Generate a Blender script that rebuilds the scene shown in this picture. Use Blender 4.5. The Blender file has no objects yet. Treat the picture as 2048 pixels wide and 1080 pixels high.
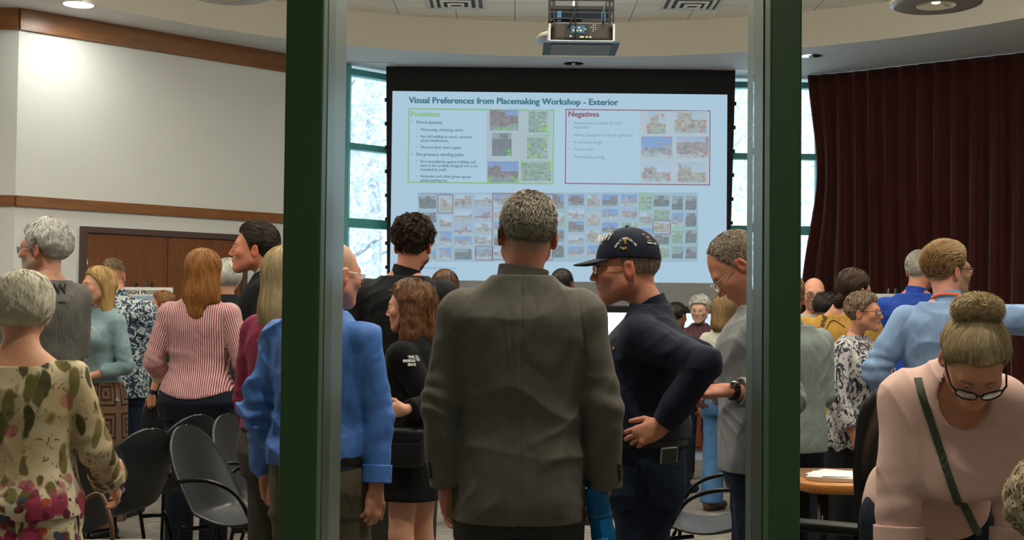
import bpy, math, random
import numpy as np
from mathutils import Vector, Matrix
random.seed(7); RNG = np.random.default_rng(7)
C = bpy.context.scene.collection
pi = math.pi
sc = bpy.context.scene

# ------------------------------------------------------------------ camera
CZ = 1.45; F = 2560.0; PITCH = math.atan(76 / F); ROLL = math.radians(0.62)
r0 = np.array([1., 0, 0]); u0 = np.array([0, -math.sin(PITCH), math.cos(PITCH)]); fw = np.array([0, math.cos(PITCH), math.sin(PITCH)])
RT = math.cos(ROLL) * r0 + math.sin(ROLL) * u0; UP = math.cos(ROLL) * u0 - math.sin(ROLL) * r0
CAM = np.array([0, 0, CZ])
def ray(px, py): return fw + RT * (px - 1024) / F - UP * (py - 540) / F
def at(px, py, Y):
    d = ray(px, py); return CAM + d * (Y / d[1])
def onz(px, py, z):
    d = ray(px, py); return CAM + d * ((z - CZ) / d[2])
cd = bpy.data.cameras.new('camera'); cam = bpy.data.objects.new('camera', cd); C.objects.link(cam)
cd.sensor_width = 36; cd.sensor_fit = 'HORIZONTAL'; cd.lens = 36 * F / 2048; cd.clip_start = 0.05; cd.clip_end = 300
M = Matrix.Identity(4)
for i in range(3): M[i][0] = RT[i]; M[i][1] = UP[i]; M[i][2] = -fw[i]; M[i][3] = CAM[i]
cam.matrix_world = M; sc.camera = cam
cd.dof.use_dof = False

# ------------------------------------------------------------------ materials
MATS = {}
def srgb(h):
    if isinstance(h, str):
        h = h.lstrip('#'); h = [int(h[i:i + 2], 16) for i in (0, 2, 4)]
    o = []
    for v in h[:3]:
        v = v / 255.0; o.append(v / 12.92 if v <= .04045 else ((v + .055) / 1.055) ** 2.4)
    return tuple(o)
class NT:
    def __init__(s, name):
        s.m = bpy.data.materials.new(name); s.m.use_nodes = True; s.t = s.m.node_tree; s.t.nodes.clear()
        s.out = s.n('ShaderNodeOutputMaterial')
    def n(s, typ, **kw):
        nd = s.t.nodes.new(typ)
        for k, v in kw.items():
            if k.startswith('i_'):
                key = k[2:]; key = int(key) if key.isdigit() else key.replace('_', ' ')
                nd.inputs[key].default_value = v
            else: setattr(nd, k, v)
        return nd
    def l(s, a, b): s.t.links.new(a, b)
    def math(s, op, a, b=None, c=None):
        nd = s.n('ShaderNodeMath', operation=op)
        for i, v in enumerate((a, b, c)):
            if v is None: continue
            if isinstance(v, (int, float)): nd.inputs[i].default_value = v
            else: s.l(v, nd.inputs[i])
        return nd.outputs[0]
    def mix(s, fac, a, b, blend='MIX'):
        nd = s.n('ShaderNodeMix', data_type='RGBA', blend_type=blend)
        for i, v in ((0, fac), (6, a), (7, b)):
            if isinstance(v, (int, float)): nd.inputs[i].default_value = v
            elif isinstance(v, tuple): nd.inputs[i].default_value = (v[0], v[1], v[2], 1)
            else: s.l(v, nd.inputs[i])
        return nd.outputs[2]
    def coord(s, kind='Object', scale=(1, 1, 1), attr=None, rot=(0, 0, 0)):
        if attr: o = s.n('ShaderNodeAttribute', attribute_name=attr).outputs['Vector']
        else: o = s.n('ShaderNodeTexCoord').outputs[kind]
        mp = s.n('ShaderNodeMapping'); mp.inputs['Scale'].default_value = scale; mp.inputs['Rotation'].default_value = rot
        s.l(o, mp.inputs[0]); return mp.outputs[0]
    def noise(s, vec, scale=5, detail=3, rough=.5, dist=0):
        nd = s.n('ShaderNodeTexNoise'); nd.inputs['Scale'].default_value = scale; nd.inputs['Detail'].default_value = detail
        nd.inputs['Roughness'].default_value = rough; nd.inputs['Distortion'].default_value = dist
        s.l(vec, nd.inputs['Vector']); return nd.outputs['Fac']
    def ramp(s, fac, stops, interp='LINEAR'):
        nd = s.n('ShaderNodeValToRGB'); nd.color_ramp.interpolation = interp; e = nd.color_ramp.elements
        while len(e) < len(stops): e.new(0.5)
        for i, (p, c) in enumerate(stops):
            e[i].position = p; e[i].color = (c[0], c[1], c[2], 1) if isinstance(c, tuple) else (c, c, c, 1)
        s.l(fac, nd.inputs[0]); return nd.outputs[0]
    def bsdf(s, col, rough=.6, metal=0, spec=.5, bump=None, bstr=.3, bdist=.002, **kw):
        b = s.n('ShaderNodeBsdfPrincipled'); b.inputs['Metallic'].default_value = metal
        b.inputs['Specular IOR Level'].default_value = spec
        if isinstance(rough, (int, float)): b.inputs['Roughness'].default_value = rough
        else: s.l(rough, b.inputs['Roughness'])
        if isinstance(col, tuple): b.inputs['Base Color'].default_value = (col[0], col[1], col[2], 1)
        else: s.l(col, b.inputs['Base Color'])
        for k, v in kw.items(): b.inputs[k.replace('_', ' ')].default_value = v
        if bump is not None:
            bp = s.n('ShaderNodeBump'); bp.inputs['Strength'].default_value = bstr; bp.inputs['Distance'].default_value = bdist
            s.l(bump, bp.inputs['Height']); s.l(bp.outputs[0], b.inputs['Normal'])
        s.l(b.outputs[0], s.out.inputs[0]); return b
def mat(name, col, rough=.6, metal=0, spec=.5, var=.12, nscale=6, bstr=0, bscale=200, bdist=.002, **kw):
    if name in MATS: return MATS[name]
    t = NT(name); c = srgb(col) if isinstance(col, str) else col
    co = t.coord('Object')
    f = t.noise(co, nscale, 4)
    colr = t.mix(f, tuple(v * (1 - var) for v in c), tuple(min(1, v * (1 + var)) for v in c))
    bump = t.noise(co, bscale, 2) if bstr else None
    t.bsdf(colr, rough, metal, spec, bump, bstr, bdist, **kw)
    MATS[name] = t.m; return t.m
def emis(name, col, s):
    t = NT(name); e = t.n('ShaderNodeEmission'); e.inputs[0].default_value = (*col, 1); e.inputs[1].default_value = s
    t.l(e.outputs[0], t.out.inputs[0]); MATS[name] = t.m; return t.m
def wood(name, c1, c2, scale=(1, 1, 1), rough=.45, gs=6.0):
    t = NT(name); co = t.coord('Object', scale)
    n1 = t.noise(co, gs, 6, .6, 1.2)
    n2 = t.noise(co, gs * 5, 3, .6, .3)
    f = t.math('ADD', t.math('MULTIPLY', n1, .7), t.math('MULTIPLY', n2, .3))
    col = t.ramp(f, [(.32, srgb(c1)), (.5, tuple((a + b) / 2 for a, b in zip(srgb(c1), srgb(c2)))), (.68, srgb(c2))])
    t.bsdf(col, rough, bump=n2, bstr=.05); MATS[name] = t.m; return t.m

# ------------------------------------------------------------------ mesh helpers
def tag(o, label=None, cat=None, group=None, kind=None):
    if label: o['label'] = label
    if cat: o['category'] = cat
    if group: o['group'] = group
    if kind: o['kind'] = kind
    return o
def empty(name, loc=(0, 0, 0), rz=0, label=None, cat=None, group=None):
    o = bpy.data.objects.new(name, None); C.objects.link(o); o.location = tuple(loc); o.rotation_euler = (0, 0, rz)
    o.empty_display_size = .1
    return tag(o, label, cat, group)
def obj_from(name, V, Fc, m=None, parent=None, smooth=False, col=None, tc=None):
    me = bpy.data.meshes.new(name)
    V = np.asarray(V, dtype=np.float32)
    if isinstance(Fc, np.ndarray) and len(Fc):
        k = Fc.shape[1]; n = len(Fc)
        me.vertices.add(len(V)); me.vertices.foreach_set('co', V.ravel())
        me.loops.add(n * k); me.loops.foreach_set('vertex_index', Fc.astype(np.int32).ravel())
        me.polygons.add(n); me.polygons.foreach_set('loop_start', np.arange(0, n * k, k, dtype=np.int32))
        me.update(calc_edges=True)
    else:
        me.from_pydata([tuple(map(float, v)) for v in V], [], [tuple(int(i) for i in f) for f in Fc]); me.update()
    if smooth: me.polygons.foreach_set('use_smooth', np.ones(len(me.polygons), dtype=bool))
    if col is not None:
        a = me.color_attributes.new('col', 'FLOAT_COLOR', 'POINT')
        cc = np.ones((len(V), 4), dtype=np.float32); cc[:, :3] = col; a.data.foreach_set('color', cc.ravel())
    if tc is not None:
        a = me.attributes.new('tc', 'FLOAT_VECTOR', 'POINT'); a.data.foreach_set('vector', np.asarray(tc, dtype=np.float32).ravel())
    if m is not None: me.materials.append(m)
    o = bpy.data.objects.new(name, me); C.objects.link(o)
    if parent is not None: o.parent = parent
    return o
class MB:
    """collects boxes, prisms, tubes into one mesh"""
    def __init__(s): s.V = []; s.F = []; s.S = []; s.MI = []; s.mi = 0
    def add(s, V, Fc, smooth=False):
        b = len(s.V); s.V += [tuple(map(float, v)) for v in V]; s.F += [tuple(b + i for i in f) for f in Fc]
        s.S += [smooth] * len(Fc); s.MI += [s.mi] * len(Fc); return s
    def box(s, lo, hi, M=None):
        x0, y0, z0 = lo; x1, y1, z1 = hi
        V = [(x0, y0, z0), (x1, y0, z0), (x1, y1, z0), (x0, y1, z0), (x0, y0, z1), (x1, y0, z1), (x1, y1, z1), (x0, y1, z1)]
        if M is not None: V = [tuple(M @ Vector(v)) for v in V]
        return s.add(V, [(0, 3, 2, 1), (4, 5, 6, 7), (0, 1, 5, 4), (1, 2, 6, 5), (2, 3, 7, 6), (3, 0, 4, 7)])
    def wall(s, a, b, th, z0, z1, side=1):
        """upright slab between plan points a and b, thickness th to the `side` of a->b (left = +1)"""
        a = np.array(a[:2], float); b = np.array(b[:2], float); d = (b - a) / np.linalg.norm(b - a); n = np.array([-d[1], d[0]]) * side * th
        p = [a, b, b + n, a + n]
        V = [(*q, z0) for q in p] + [(*q, z1) for q in p]
        F_ = [(0, 3, 2, 1), (4, 5, 6, 7), (0, 1, 5, 4), (1, 2, 6, 5), (2, 3, 7, 6), (3, 0, 4, 7)]
        if side < 0: F_ = [f[::-1] for f in F_]
        return s.add(V, F_)
    def prism(s, poly, z0, z1, M=None):
        n = len(poly); V = [(x, y, z0) for x, y in poly] + [(x, y, z1) for x, y in poly]
        if M is not None: V = [tuple(M @ Vector(v)) for v in V]
        F_ = [tuple(range(n))[::-1], tuple(range(n, 2 * n))] + [(i, (i + 1) % n, n + (i + 1) % n, n + i) for i in range(n)]
        return s.add(V, F_)
    def tube(s, pts, r, seg=10, closed=False, cap=True):
        pts = [np.array(p, float) for p in pts]; n = len(pts); V = []; F_ = []
        rr = r if hasattr(r, '__len__') else [r] * n
        u = None
        for i, p in enumerate(pts):
            if closed: t = pts[(i + 1) % n] - pts[i - 1]
            else: t = pts[min(i + 1, n - 1)] - pts[max(i - 1, 0)]
            t = t / (np.linalg.norm(t) + 1e-9)
            if u is None:
                u = np.cross(t, [0, 0, 1.]);
                if np.linalg.norm(u) < .1: u = np.cross(t, [1., 0, 0])
            u = u - t * np.dot(u, t); u /= np.linalg.norm(u); w = np.cross(t, u)
            for k in range(seg):
                a = 2 * pi * k / seg; V.append(p + rr[i] * (math.cos(a) * u + math.sin(a) * w))
        m = n if closed else n - 1
        for i in range(m):
            for k in range(seg):
                a, b = i * seg + k, i * seg + (k + 1) % seg; j = (i + 1) % n
                F_.append((a, b, j * seg + (k + 1) % seg, j * seg + k))
        if cap and not closed: F_.append(tuple(range(seg))[::-1]); F_.append(tuple((n - 1) * seg + k for k in range(seg)))
        return s.add(V, F_, True)
    def lathe(s, prof, c=(0, 0, 0), seg=32, smooth=True):
        V = []; F_ = []; n = len(prof)
        for (r, z) in prof:
            for k in range(seg): a = 2 * pi * k / seg; V.append((c[0] + r * math.cos(a), c[1] + r * math.sin(a), c[2] + z))
        for i in range(n - 1):
            for k in range(seg): F_.append((i * seg + k, i * seg + (k + 1) % seg, (i + 1) * seg + (k + 1) % seg, (i + 1) * seg + k))
        return s.add(V, F_, smooth)
    def build(s, name, m, parent=None, bevel=0, bseg=2):
        me = bpy.data.meshes.new(name); me.from_pydata(s.V, [], s.F); me.update()
        me.polygons.foreach_set('use_smooth', s.S)
        for mm in (m if isinstance(m, (list, tuple)) else [m]): me.materials.append(mm)
        me.polygons.foreach_set('material_index', s.MI)
        o = bpy.data.objects.new(name, me); C.objects.link(o)
        if parent is not None: o.parent = parent
        if bevel:
            b = o.modifiers.new('bevel', 'BEVEL'); b.width = bevel; b.segments = bseg; b.limit_method = 'ANGLE'; b.angle_limit = .6
        return o
def struct(o): o['kind'] = 'structure'; return o
def smooth_path(pts, n=8):
    P = [np.array(p, float) for p in pts]; P = [2 * P[0] - P[1]] + P + [2 * P[-1] - P[-2]]; out = []
    for i in range(1, len(P) - 2):
        for k in range(n):
            t = k / n; a, b, c, d = P[i - 1:i + 3]
            out.append(.5 * (2 * b + (c - a) * t + (2 * a - 5 * b + 4 * c - d) * t * t + (3 * b - a - 3 * c + d) * t ** 3))
    out.append(P[-2]); return out
def text_obj(name, body, size, m, parent, loc, rot=(pi / 2, 0, 0), ext=.0005, bold=0, align='LEFT', xs=1.0, mat4=None):
    cu = bpy.data.curves.new(name, 'FONT'); cu.body = body; cu.size = size; cu.extrude = ext; cu.offset = 0; cu.align_x = align
    cu.resolution_u = 2; cu.materials.append(m)
    o = bpy.data.objects.new(name, cu); C.objects.link(o); bpy.context.view_layer.update()
    me = bpy.data.meshes.new_from_object(o.evaluated_get(bpy.context.evaluated_depsgraph_get())); bpy.data.objects.remove(o); bpy.data.curves.remove(cu)
    if bold:   # heavier strokes: the same glyphs laid again a hair to each side
        V = np.empty(len(me.vertices) * 3); me.vertices.foreach_get('co', V); V = V.reshape(-1, 3); Fs = [tuple(q.vertices) for q in me.polygons]; n = len(V); m2 = bpy.data.meshes.new(name)
        VV = np.concatenate([V + np.array([bold * a, bold * c, ext * .02 * k]) for k, (a, c) in enumerate(((-1, 0), (0, .6), (1, 0), (0, -.6)))]); m2.from_pydata(VV.tolist(), [], [tuple(i + n * k for i in f) for k in range(4) for f in Fs]); m2.update(); bpy.data.meshes.remove(me); me = m2
    me.name = name
    if not len(me.materials): me.materials.append(m)
    o = bpy.data.objects.new(name, me); C.objects.link(o); o.parent = parent
    if mat4 is not None: o.matrix_local = mat4
    else: o.location = loc; o.rotation_euler = rot; o.scale = (xs, 1, 1)
    return o
# ================================================================== ROOM
SOF = 4.15; TILE = 4.52
m_wall = mat('wall_paint', '#e0e1de', .75, var=.02, bstr=.05, bscale=300)
m_soffit = mat('soffit_paint', '#dddcd8', .8, var=.02)
m_fascia = mat('fascia_paint', '#cfc9bb', .75, var=.02)
m_trim = wood('oak_trim', '#6a4022', '#946034', (1, 1, 9), .35, 2.0)
m_door = wood('door_veneer', '#5f3518', '#7d4a24', (5, 5, .7), .4, 2.2)
m_doorframe = mat('door_frame_paint', '#4d3a36', .5, var=.06)
m_steel = mat('brushed_steel', '#b9bdc2', .35, 1, var=.05)
m_black = mat('black_plastic', '#0c0c0d', .45)
m_teal = mat('teal_mullion_paint', '#55a6a6', .5, var=.05)
m_post = mat('green_post_paint', '#5b8256', .42, 0, .5, var=.05, nscale=3)
m_postside = mat('green_anodised_side', '#8d9c92', .33, .7, .5, var=.05, nscale=3)
m_gasket = mat('rubber_gasket', '#060706', .7)
m_whitemetal = mat('white_metal', '#d8d6cf', .45)

def carpet():
    t = NT('carpet'); co = t.coord('Object', (1.2, 9, 1)); n = t.noise(co, 9, 4, .7); n2 = t.noise(t.coord('Object'), 240, 2, .6)
    f = t.math('ADD', t.math('MULTIPLY', n, .65), t.math('MULTIPLY', n2, .35))
    col = t.ramp(f, [(.38, srgb('#4a4643')), (.5, srgb('#77716b')), (.6, srgb('#a49d95'))])
    t.bsdf(col, .95, spec=.1, bump=n2, bstr=.5, bdist=.004); return t.m
m_carpet = carpet()
def tiles():
    t = NT('ceiling_tile'); co = t.coord('Object')
    b = t.n('ShaderNodeTexBrick'); b.offset = 0; b.inputs['Scale'].default_value = 1
    b.inputs['Brick Width'].default_value = .61; b.inputs['Row Height'].default_value = .61; b.inputs['Mortar Size'].default_value = .006
    b.inputs['Color1'].default_value = (*srgb('#f1ecdf'), 1); b.inputs['Color2'].default_value = (*srgb('#efe9da'), 1); b.inputs['Mortar'].default_value = (*srgb('#a8a08e'), 1)
    t.l(co, b.inputs['Vector']); t.bsdf(b.outputs[0], .85); return t.m
m_tile = tiles()

XL, XR, YB = -6.2, 8.5, 14.75
# plan points of the left wall from its top trim in the photograph's measured directions
LA = onz(38, 60, 3.95)[:2]; LB = onz(570, 145, 3.95)[:2]
ld = (LB - LA) / np.linalg.norm(LB - LA)
def meet(px):
    d = ray(px, 500)[:2]; A = np.array([[d[0], -ld[0]], [d[1], -ld[1]]]); t, s_ = np.linalg.solve(A, LA); return LA + ld * s_
LE = meet(622)          # where it meets the window wall
LC = np.array([XL, LA[1]])
CURT = [onz(1610, 150, SOF), onz(1700, 143, SOF), onz(1850, 126, SOF), onz(2048, 104, SOF)]
cv = [c[:2] for c in CURT]
cv.append(cv[-1] + (cv[-1] - cv[-2]) * 1.2); cv.append(cv[-1] + np.array([.9, -2.2]))

b = MB(); b.box((XL - .2, -3.2, -.1), (XR + .2, YB + .3, 0)); struct(b.build('floor', m_carpet))
# soffit with a round opening
cx, cy, R = None, None, None
p3 = [onz(697, 91, SOF)[:2], onz(1080, 113, SOF)[:2], onz(2048, 36, SOF)[:2]]
(ax, ay), (bx_, by_), (cx_, cy_) = p3
dd = 2 * (ax * (by_ - cy_) + bx_ * (cy_ - ay) + cx_ * (ay - by_))
cx = ((ax**2 + ay**2) * (by_ - cy_) + (bx_**2 + by_**2) * (cy_ - ay) + (cx_**2 + cy_**2) * (ay - by_)) / dd
cy = ((ax**2 + ay**2) * (cx_ - bx_) + (bx_**2 + by_**2) * (ax - cx_) + (cx_**2 + cy_**2) * (bx_ - ax)) / dd
R = math.hypot(ax - cx, ay - cy)
print('ring', cx, cy, R, 'left wall', LA, LB, LE, 'curtain', cv)
NS = 128; V = []; Fs = []
def rect_hit(a):
    dx, dy = math.cos(a), math.sin(a); ts = []
    if dx: ts += [((XR + .2 if dx > 0 else XL - .2) - cx) / dx]
    if dy: ts += [((YB + .3 if dy > 0 else 2.0) - cy) / dy]
    t = min(x for x in ts if x > 0); return (cx + dx * t, cy + dy * t)
angs = sorted([2 * pi * k / NS for k in range(NS)] + [math.atan2(y - cy, x - cx) % (2 * pi) for x in (XL - .2, XR + .2) for y in (2.0, YB + .3)])
for a in angs:
    o_ = rect_hit(a); i_ = (cx + R * math.cos(a), cy + R * math.sin(a))
    for z in (SOF, SOF + .12): V += [(*i_, z), (*o_, z)]
n = len(angs)
for k in range(n):
    j = (k + 1) % n; a, c = 4 * k, 4 * j
    Fs += [(a, c, c + 1, a + 1), (a + 2, a + 3, c + 3, c + 2), (a + 1, c + 1, c + 3, a + 3)]
struct(obj_from('ceiling', V, Fs, m_soffit))
V = []; Fs = []
for k in range(NS):
    a = 2 * pi * k / NS
    for rr, z in ((R, SOF), (R, TILE + .05), (R + .08, TILE + .05), (R + .08, SOF + .01)): V.append((cx + rr * math.cos(a), cy + rr * math.sin(a), z))
for k in range(NS):
    j = (k + 1) % NS
    for q in range(3): Fs.append((4 * k + q, 4 * k + q + 1, 4 * j + q + 1, 4 * j + q))
struct(obj_from('trim_ceiling_ring', V, Fs, m_fascia, smooth=False))
b = MB(); b.prism([(cx + (R + .1) * math.cos(2 * pi * k / 96), cy + (R + .1) * math.sin(2 * pi * k / 96)) for k in range(96)], TILE, TILE + .06)
struct(b.build('ceiling_tiles', m_tile))

# walls
b = MB(); b.wall(LA, LE, .15, 0, SOF, 1); struct(b.build('wall_left', m_wall))
b = MB(); b.wall(LC, LA, .15, 0, SOF, 1); struct(b.build('wall_left_return', m_wall))
b = MB(); b.box((XL - .2, 2.6, 0), (XL, LA[1] + .15, SOF)); struct(b.build('wall_left_side', m_wall))
b = MB(); b.box((XR, 2.6, 0), (XR + .2, YB + .3, SOF)); struct(b.build('wall_right', m_wall))
# wooden rails
def rail(name, z0, z1, th=.025):
    b = MB(); n_ = np.array([ld[1], -ld[0]]) * th
    b.wall(LA + n_ * 0, LE, th, z0, z1, -1); b.wall(LC, LA, th, z0, z1, -1)
    o = b.build(name, m_trim, bevel=.003); struct(o)
rail('trim_1', 3.95, SOF - .0, .03); rail('trim_2', 2.33, 2.43)
b = MB(); b.wall(LA, LE, .015, 0, .1, -1); b.wall(LC, LA, .015, 0, .1, -1); struct(b.build('baseboard_left', m_gasket))

# double door in the left wall
def on_left(px, z=2.18):
    d = ray(px, 500)[:2]   # intersect viewing direction with the wall line in plan
    # CAM + t*d = LA + s*ld
    A = np.array([[d[0], -ld[0]], [d[1], -ld[1]]]); t, s_ = np.linalg.solve(A, LA); return s_
s0, s1 = on_left(158), on_left(491)
ang = math.atan2(ld[1], ld[0])
door = empty('door_1', (LA[0] + ld[0] * s0, LA[1] + ld[1] * s0, 0), ang); struct(door)
W = s1 - s0; fr = .06
b = MB(); b.box((0, -.05, 0), (fr, 0, 2.18)); b.box((W - fr, -.05, 0), (W, 0, 2.18)); b.box((fr, -.05, 2.18 - fr), (W - fr, 0, 2.18))
b.build('door_frame', m_doorframe, door, bevel=.004)
lw = (W - 2 * fr) / 2
for k in (0, 1):
    b = MB(); b.box((fr + k * lw + .004, -.03, .01), (fr + (k + 1) * lw - .004, -.001, 2.18 - fr - .004)); lf = b.build('door_leaf', m_door, door, bevel=.002)
    x = fr + (lw - .08 if k == 0 else lw + .08)
    b = MB(); b.tube([(x, -.032, .95), (x, -.075, .97), (x, -.075, 1.2), (x, -.032, 1.22)], .011); b.build('door_handle', m_steel, lf)
    for z in (.3, 1.1, 1.82):
        xx = fr + .006 if k == 0 else W - fr - .006
        b = MB(); b.tube([(xx, -.036, z - .06), (xx, -.036, z + .06)], .009); b.build('hinge', m_steel, lf)

# window wall
m_pane = None
def glass(name, tint=(.97, .99, .98), refl=.5):
    t = NT(name); tr = t.n('ShaderNodeBsdfTransparent'); tr.inputs[0].default_value = (*tint, 1)
    g = t.n('ShaderNodeBsdfGlossy'); g.inputs['Roughness'].default_value = .0
    f = t.n('ShaderNodeFresnel'); f.inputs[0].default_value = 1.45
    mx = t.n('ShaderNodeMixShader'); t.l(t.math('MULTIPLY', f.outputs[0], refl), mx.inputs[0]); t.l(tr.outputs[0], mx.inputs[1]); t.l(g.outputs[0], mx.inputs[2])
    t.l(mx.outputs[0], t.out.inputs[0]); return t.m
m_glass = glass('window_glass'); m_glass2 = glass('partition_glass', (.96, .975, .965), .45)
win = empty('window_1', (0, YB, 0)); struct(win)
zs = [.35, 1.42, 2.33, 3.20, 4.03]
WP = [LE - ld * .02, at(694, 400, 14.15)[:2], at(790, 400, 14.62)[:2], np.array([-.4, YB]), np.array([XR, YB])]
def runs(b, z0, z1, y0, y1):
    for p, q in zip(WP[:-1], WP[1:]):
        d = unit(q - p); n_ = np.array([-d[1], d[0]]); b.wall(p + n_ * y0 - d * .02, q + n_ * y0 + d * .02, y1 - y0, z0, z1, 1)
def unit(v): v = np.asarray(v, float); return v / (np.linalg.norm(v) + 1e-12)
win.location = (0, 0, 0)
for z in zs:
    b = MB(); runs(b, z, z + (.1 if z == 2.33 else .07), 0, .12); b.build('window_crossbar', m_teal, win, bevel=.004)
xms = [WP[0], WP[1] - np.array([.02, .01])] + [at(px, 400, YB)[:2] for px in (1100, 1300, 1640)] + [(4.7, YB), (6.2, YB), (7.7, YB)]
for x in xms:
    b = MB(); b.box((x[0] - .035, x[1] - .02, .3), (x[0] + .035, x[1] + .14, SOF)); b.build('window_post', m_teal, win, bevel=.004)
b = MB(); runs(b, .3, SOF, .055, .065); b.build('window_pane', m_glass, win)
b = MB(); runs(b, 0, .35, -.02, .2); struct(b.build('wall_back', m_wall))
b = MB(); runs(b, .35, .39, -.12, -.02); struct(b.build('window_sill', m_wall))

# glass partition in front: two visible green posts
def post(px_a, px_b, inner, side, back):
    """front face between X px_a..px_b, inner face X = inner"""
    xa, xb = [(p - 1024) / F * 2.4 for p in (px_a, px_b)]
    e = empty('partition_post', ((xa + xb) / 2, 2.4, 0)); c_ = (xa + xb) / 2
    b = MB(); b.box((xa - c_, 0, 0), (xb - c_, .055, SOF)); b.build('post_cover', m_post, e, bevel=.004)
    b = MB(); b.box((xa - c_ + .006, .055, 0), (xb - c_ - .006, .075, SOF)); b.build('gasket', m_gasket, e)
    b = MB(); b.box((xa - c_ + .001, .075, 0), (xb - c_ - .001, back - 2.4, SOF)); b.build('post_body', m_postside, e, bevel=.002)
    return e
pl = post(564, 640, 640, 1, 2.74); pr = post(1539, 1603, 1539, -1, 2.64)
tag(pl, 'tall dark green metal post standing left of the suited man', 'post'); tag(pr, 'tall dark green metal post standing right of the suited man', 'post')
pl['kind'] = pr['kind'] = 'structure'
pl.name = 'trim_left_post'; pr.name = 'trim_right_post'
xs_ = [-4.4, (602 - 1024) / F * 2.4, (1571 - 1024) / F * 2.4, 5.4]
for i in range(3):
    b = MB(); b.box((xs_[i] + .03, 2.56, .05), (xs_[i + 1] - .03, 2.572, SOF - .05)); w_ = b.build('window_%d' % (i + 2), m_glass2); struct(w_)
b = MB(); b.box((XL - .2, 2.4, 0), (-4.37, 2.62, SOF)); struct(b.build('wall_front_left', m_wall))
b = MB(); b.box((5.37, 2.4, 0), (XR + .2, 2.62, SOF)); struct(b.build('wall_front_right', m_wall))
b = MB(); b.box((-4.4, 2.4, 0), (5.4, 2.62, .05)); b.box((-4.4, 2.4, SOF - .05), (5.4, 2.62, SOF)); struct(b.build('trim_partition_sill', m_post))
# hallway the camera stands in
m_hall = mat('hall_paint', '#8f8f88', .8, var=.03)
b = MB(); b.box((-5, -3.2, 0), (-4.8, 2.4, 3.0)); struct(b.build('wall_hall_left', m_hall))
b = MB(); b.box((5.6, -3.2, 0), (5.8, 2.4, 3.0)); struct(b.build('wall_hall_right', m_hall))
b = MB(); b.box((-5, -3.4, 0), (5.8, -3.2, 3.0)); struct(b.build('wall_hall_back', m_hall))
b = MB(); b.box((-5, -3.4, 3.0), (5.8, 2.38, 3.1)); struct(b.build('ceiling_hall', m_hall))
b = MB(); b.box((-5, 2.3, 3.0), (5.8, 2.4, SOF + .1)); struct(b.build('wall_hall_header', m_hall))

# ------------------------------------------------------------------ curtains
def curtain_mat():
    t = NT('maroon_velvet'); co = t.coord('Object', (1, 1, .15)); n = t.noise(co, 14, 4, .6)
    col = t.mix(n, srgb('#331212'), srgb('#4c1e1a'))
    b = t.bsdf(col, .85, spec=.15); b.inputs['Sheen Weight'].default_value = .25; b.inputs['Sheen Roughness'].default_value = .4
    return t.m
m_curt = curtain_mat()
def curtain(path, name, label, seed, sharp=1.0):
    P = np.array(smooth_path([(p[0], p[1], 0) for p in path], 24))[:, :2]
    seg = np.linalg.norm(np.diff(P, axis=0), axis=1); s = np.concatenate([[0], np.cumsum(seg)]); L = s[-1]
    n = int(L / .012); ss = np.linspace(0, L, n); X = np.interp(ss, s, P[:, 0]); Y = np.interp(ss, s, P[:, 1])
    tx = np.gradient(X); ty = np.gradient(Y); nn = np.hypot(tx, ty); nx, ny = ty / nn, -tx / nn
    r = np.random.default_rng(seed); ph = np.cumsum(2 * pi / (.15 + .10 * np.interp(ss, np.linspace(0, L, 40), r.random(40))) * (L / n))
    amp = .035 + .035 * np.interp(ss, np.linspace(0, L, 50), r.random(50))
    zs = np.linspace(.04, SOF - .005, 26); V = []
    for z in zs:
        q = ph + .5 * np.sin(z * 1.3 + ss * 3); w = np.sin(q) + .25 * np.sin(2 * q + 1) + .2 * np.sin(3.1 * q + z)
        a = amp * (.22 + .78 * min(1, (SOF - z) / 1.6)) * w
        lean = -.10 * max(0, (2.9 - z) / 2.9) ** 1 * np.clip(1 - ss / .5, 0, 1) + .14 * np.clip(1 - ss / .4, 0, 1) * math.exp(-((z - 3.0) / .9) ** 2)
        V.append(np.stack([X + nx * a + lean, Y + ny * a, np.full(n, z)], 1))
    V = np.concatenate(V); i = np.arange(n - 1); Fs = []
    for k in range(len(zs) - 1):
        a = k * n + i; Fs.append(np.stack([a, a + 1, a + n + 1, a + n], 1))
    o = obj_from(name, V, np.concatenate(Fs), m_curt, smooth=True)
    so = o.modifiers.new('thickness', 'SOLIDIFY'); so.thickness = .004
    return tag(o, label, 'curtain')
curtain(cv, 'curtain', 'long maroon pleated curtain hanging from ceiling on the right', 3)

# ------------------------------------------------------------------ ceiling fixtures
m_lamp_on = emis('lamp_glow', (1, .93, .82), 14)
m_chrome = mat('chrome_reflector', '#c9d3da', .12, 1, var=.02)
def downlight(x, y, z, on, label, r=.09, group=None):
    e = empty('ceiling_downlight', (x, y, z), 0, label, 'light', group)
    b = MB(); b.lathe([(r, -.001), (r + .022, -.006), (r + .026, 0)]); b.build('trim_ring', m_whitemetal, e)
    if on:
        b = MB(); b.lathe([(0.0001, -.004), (r, -.004)]); b.build('lens', m_lamp_on, e)
    else:
        b = MB(); b.lathe([(r, -.002), (r * .95, -.003), (0.0001, -.003)]); b.build('lens', m_chrome, e)
        b = MB(); b.tube([(-.02, 0, -.006), (.02, 0, -.006)], .012); b.build('bulb', m_whitemetal, e)
    return e
p = onz(157, 9, SOF); downlight(p[0], p[1], SOF, True, 'lit round recessed downlight in ceiling above the left wall', .13)
p = onz(1147, 127, SOF); downlight(p[0], p[1], SOF, False, 'unlit round recessed downlight in ceiling above the projection screen', .11)
p = onz(1622, 112, SOF); downlight(p[0], p[1], SOF, False, 'unlit round recessed downlight in ceiling beside the maroon curtain', .11)
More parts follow.
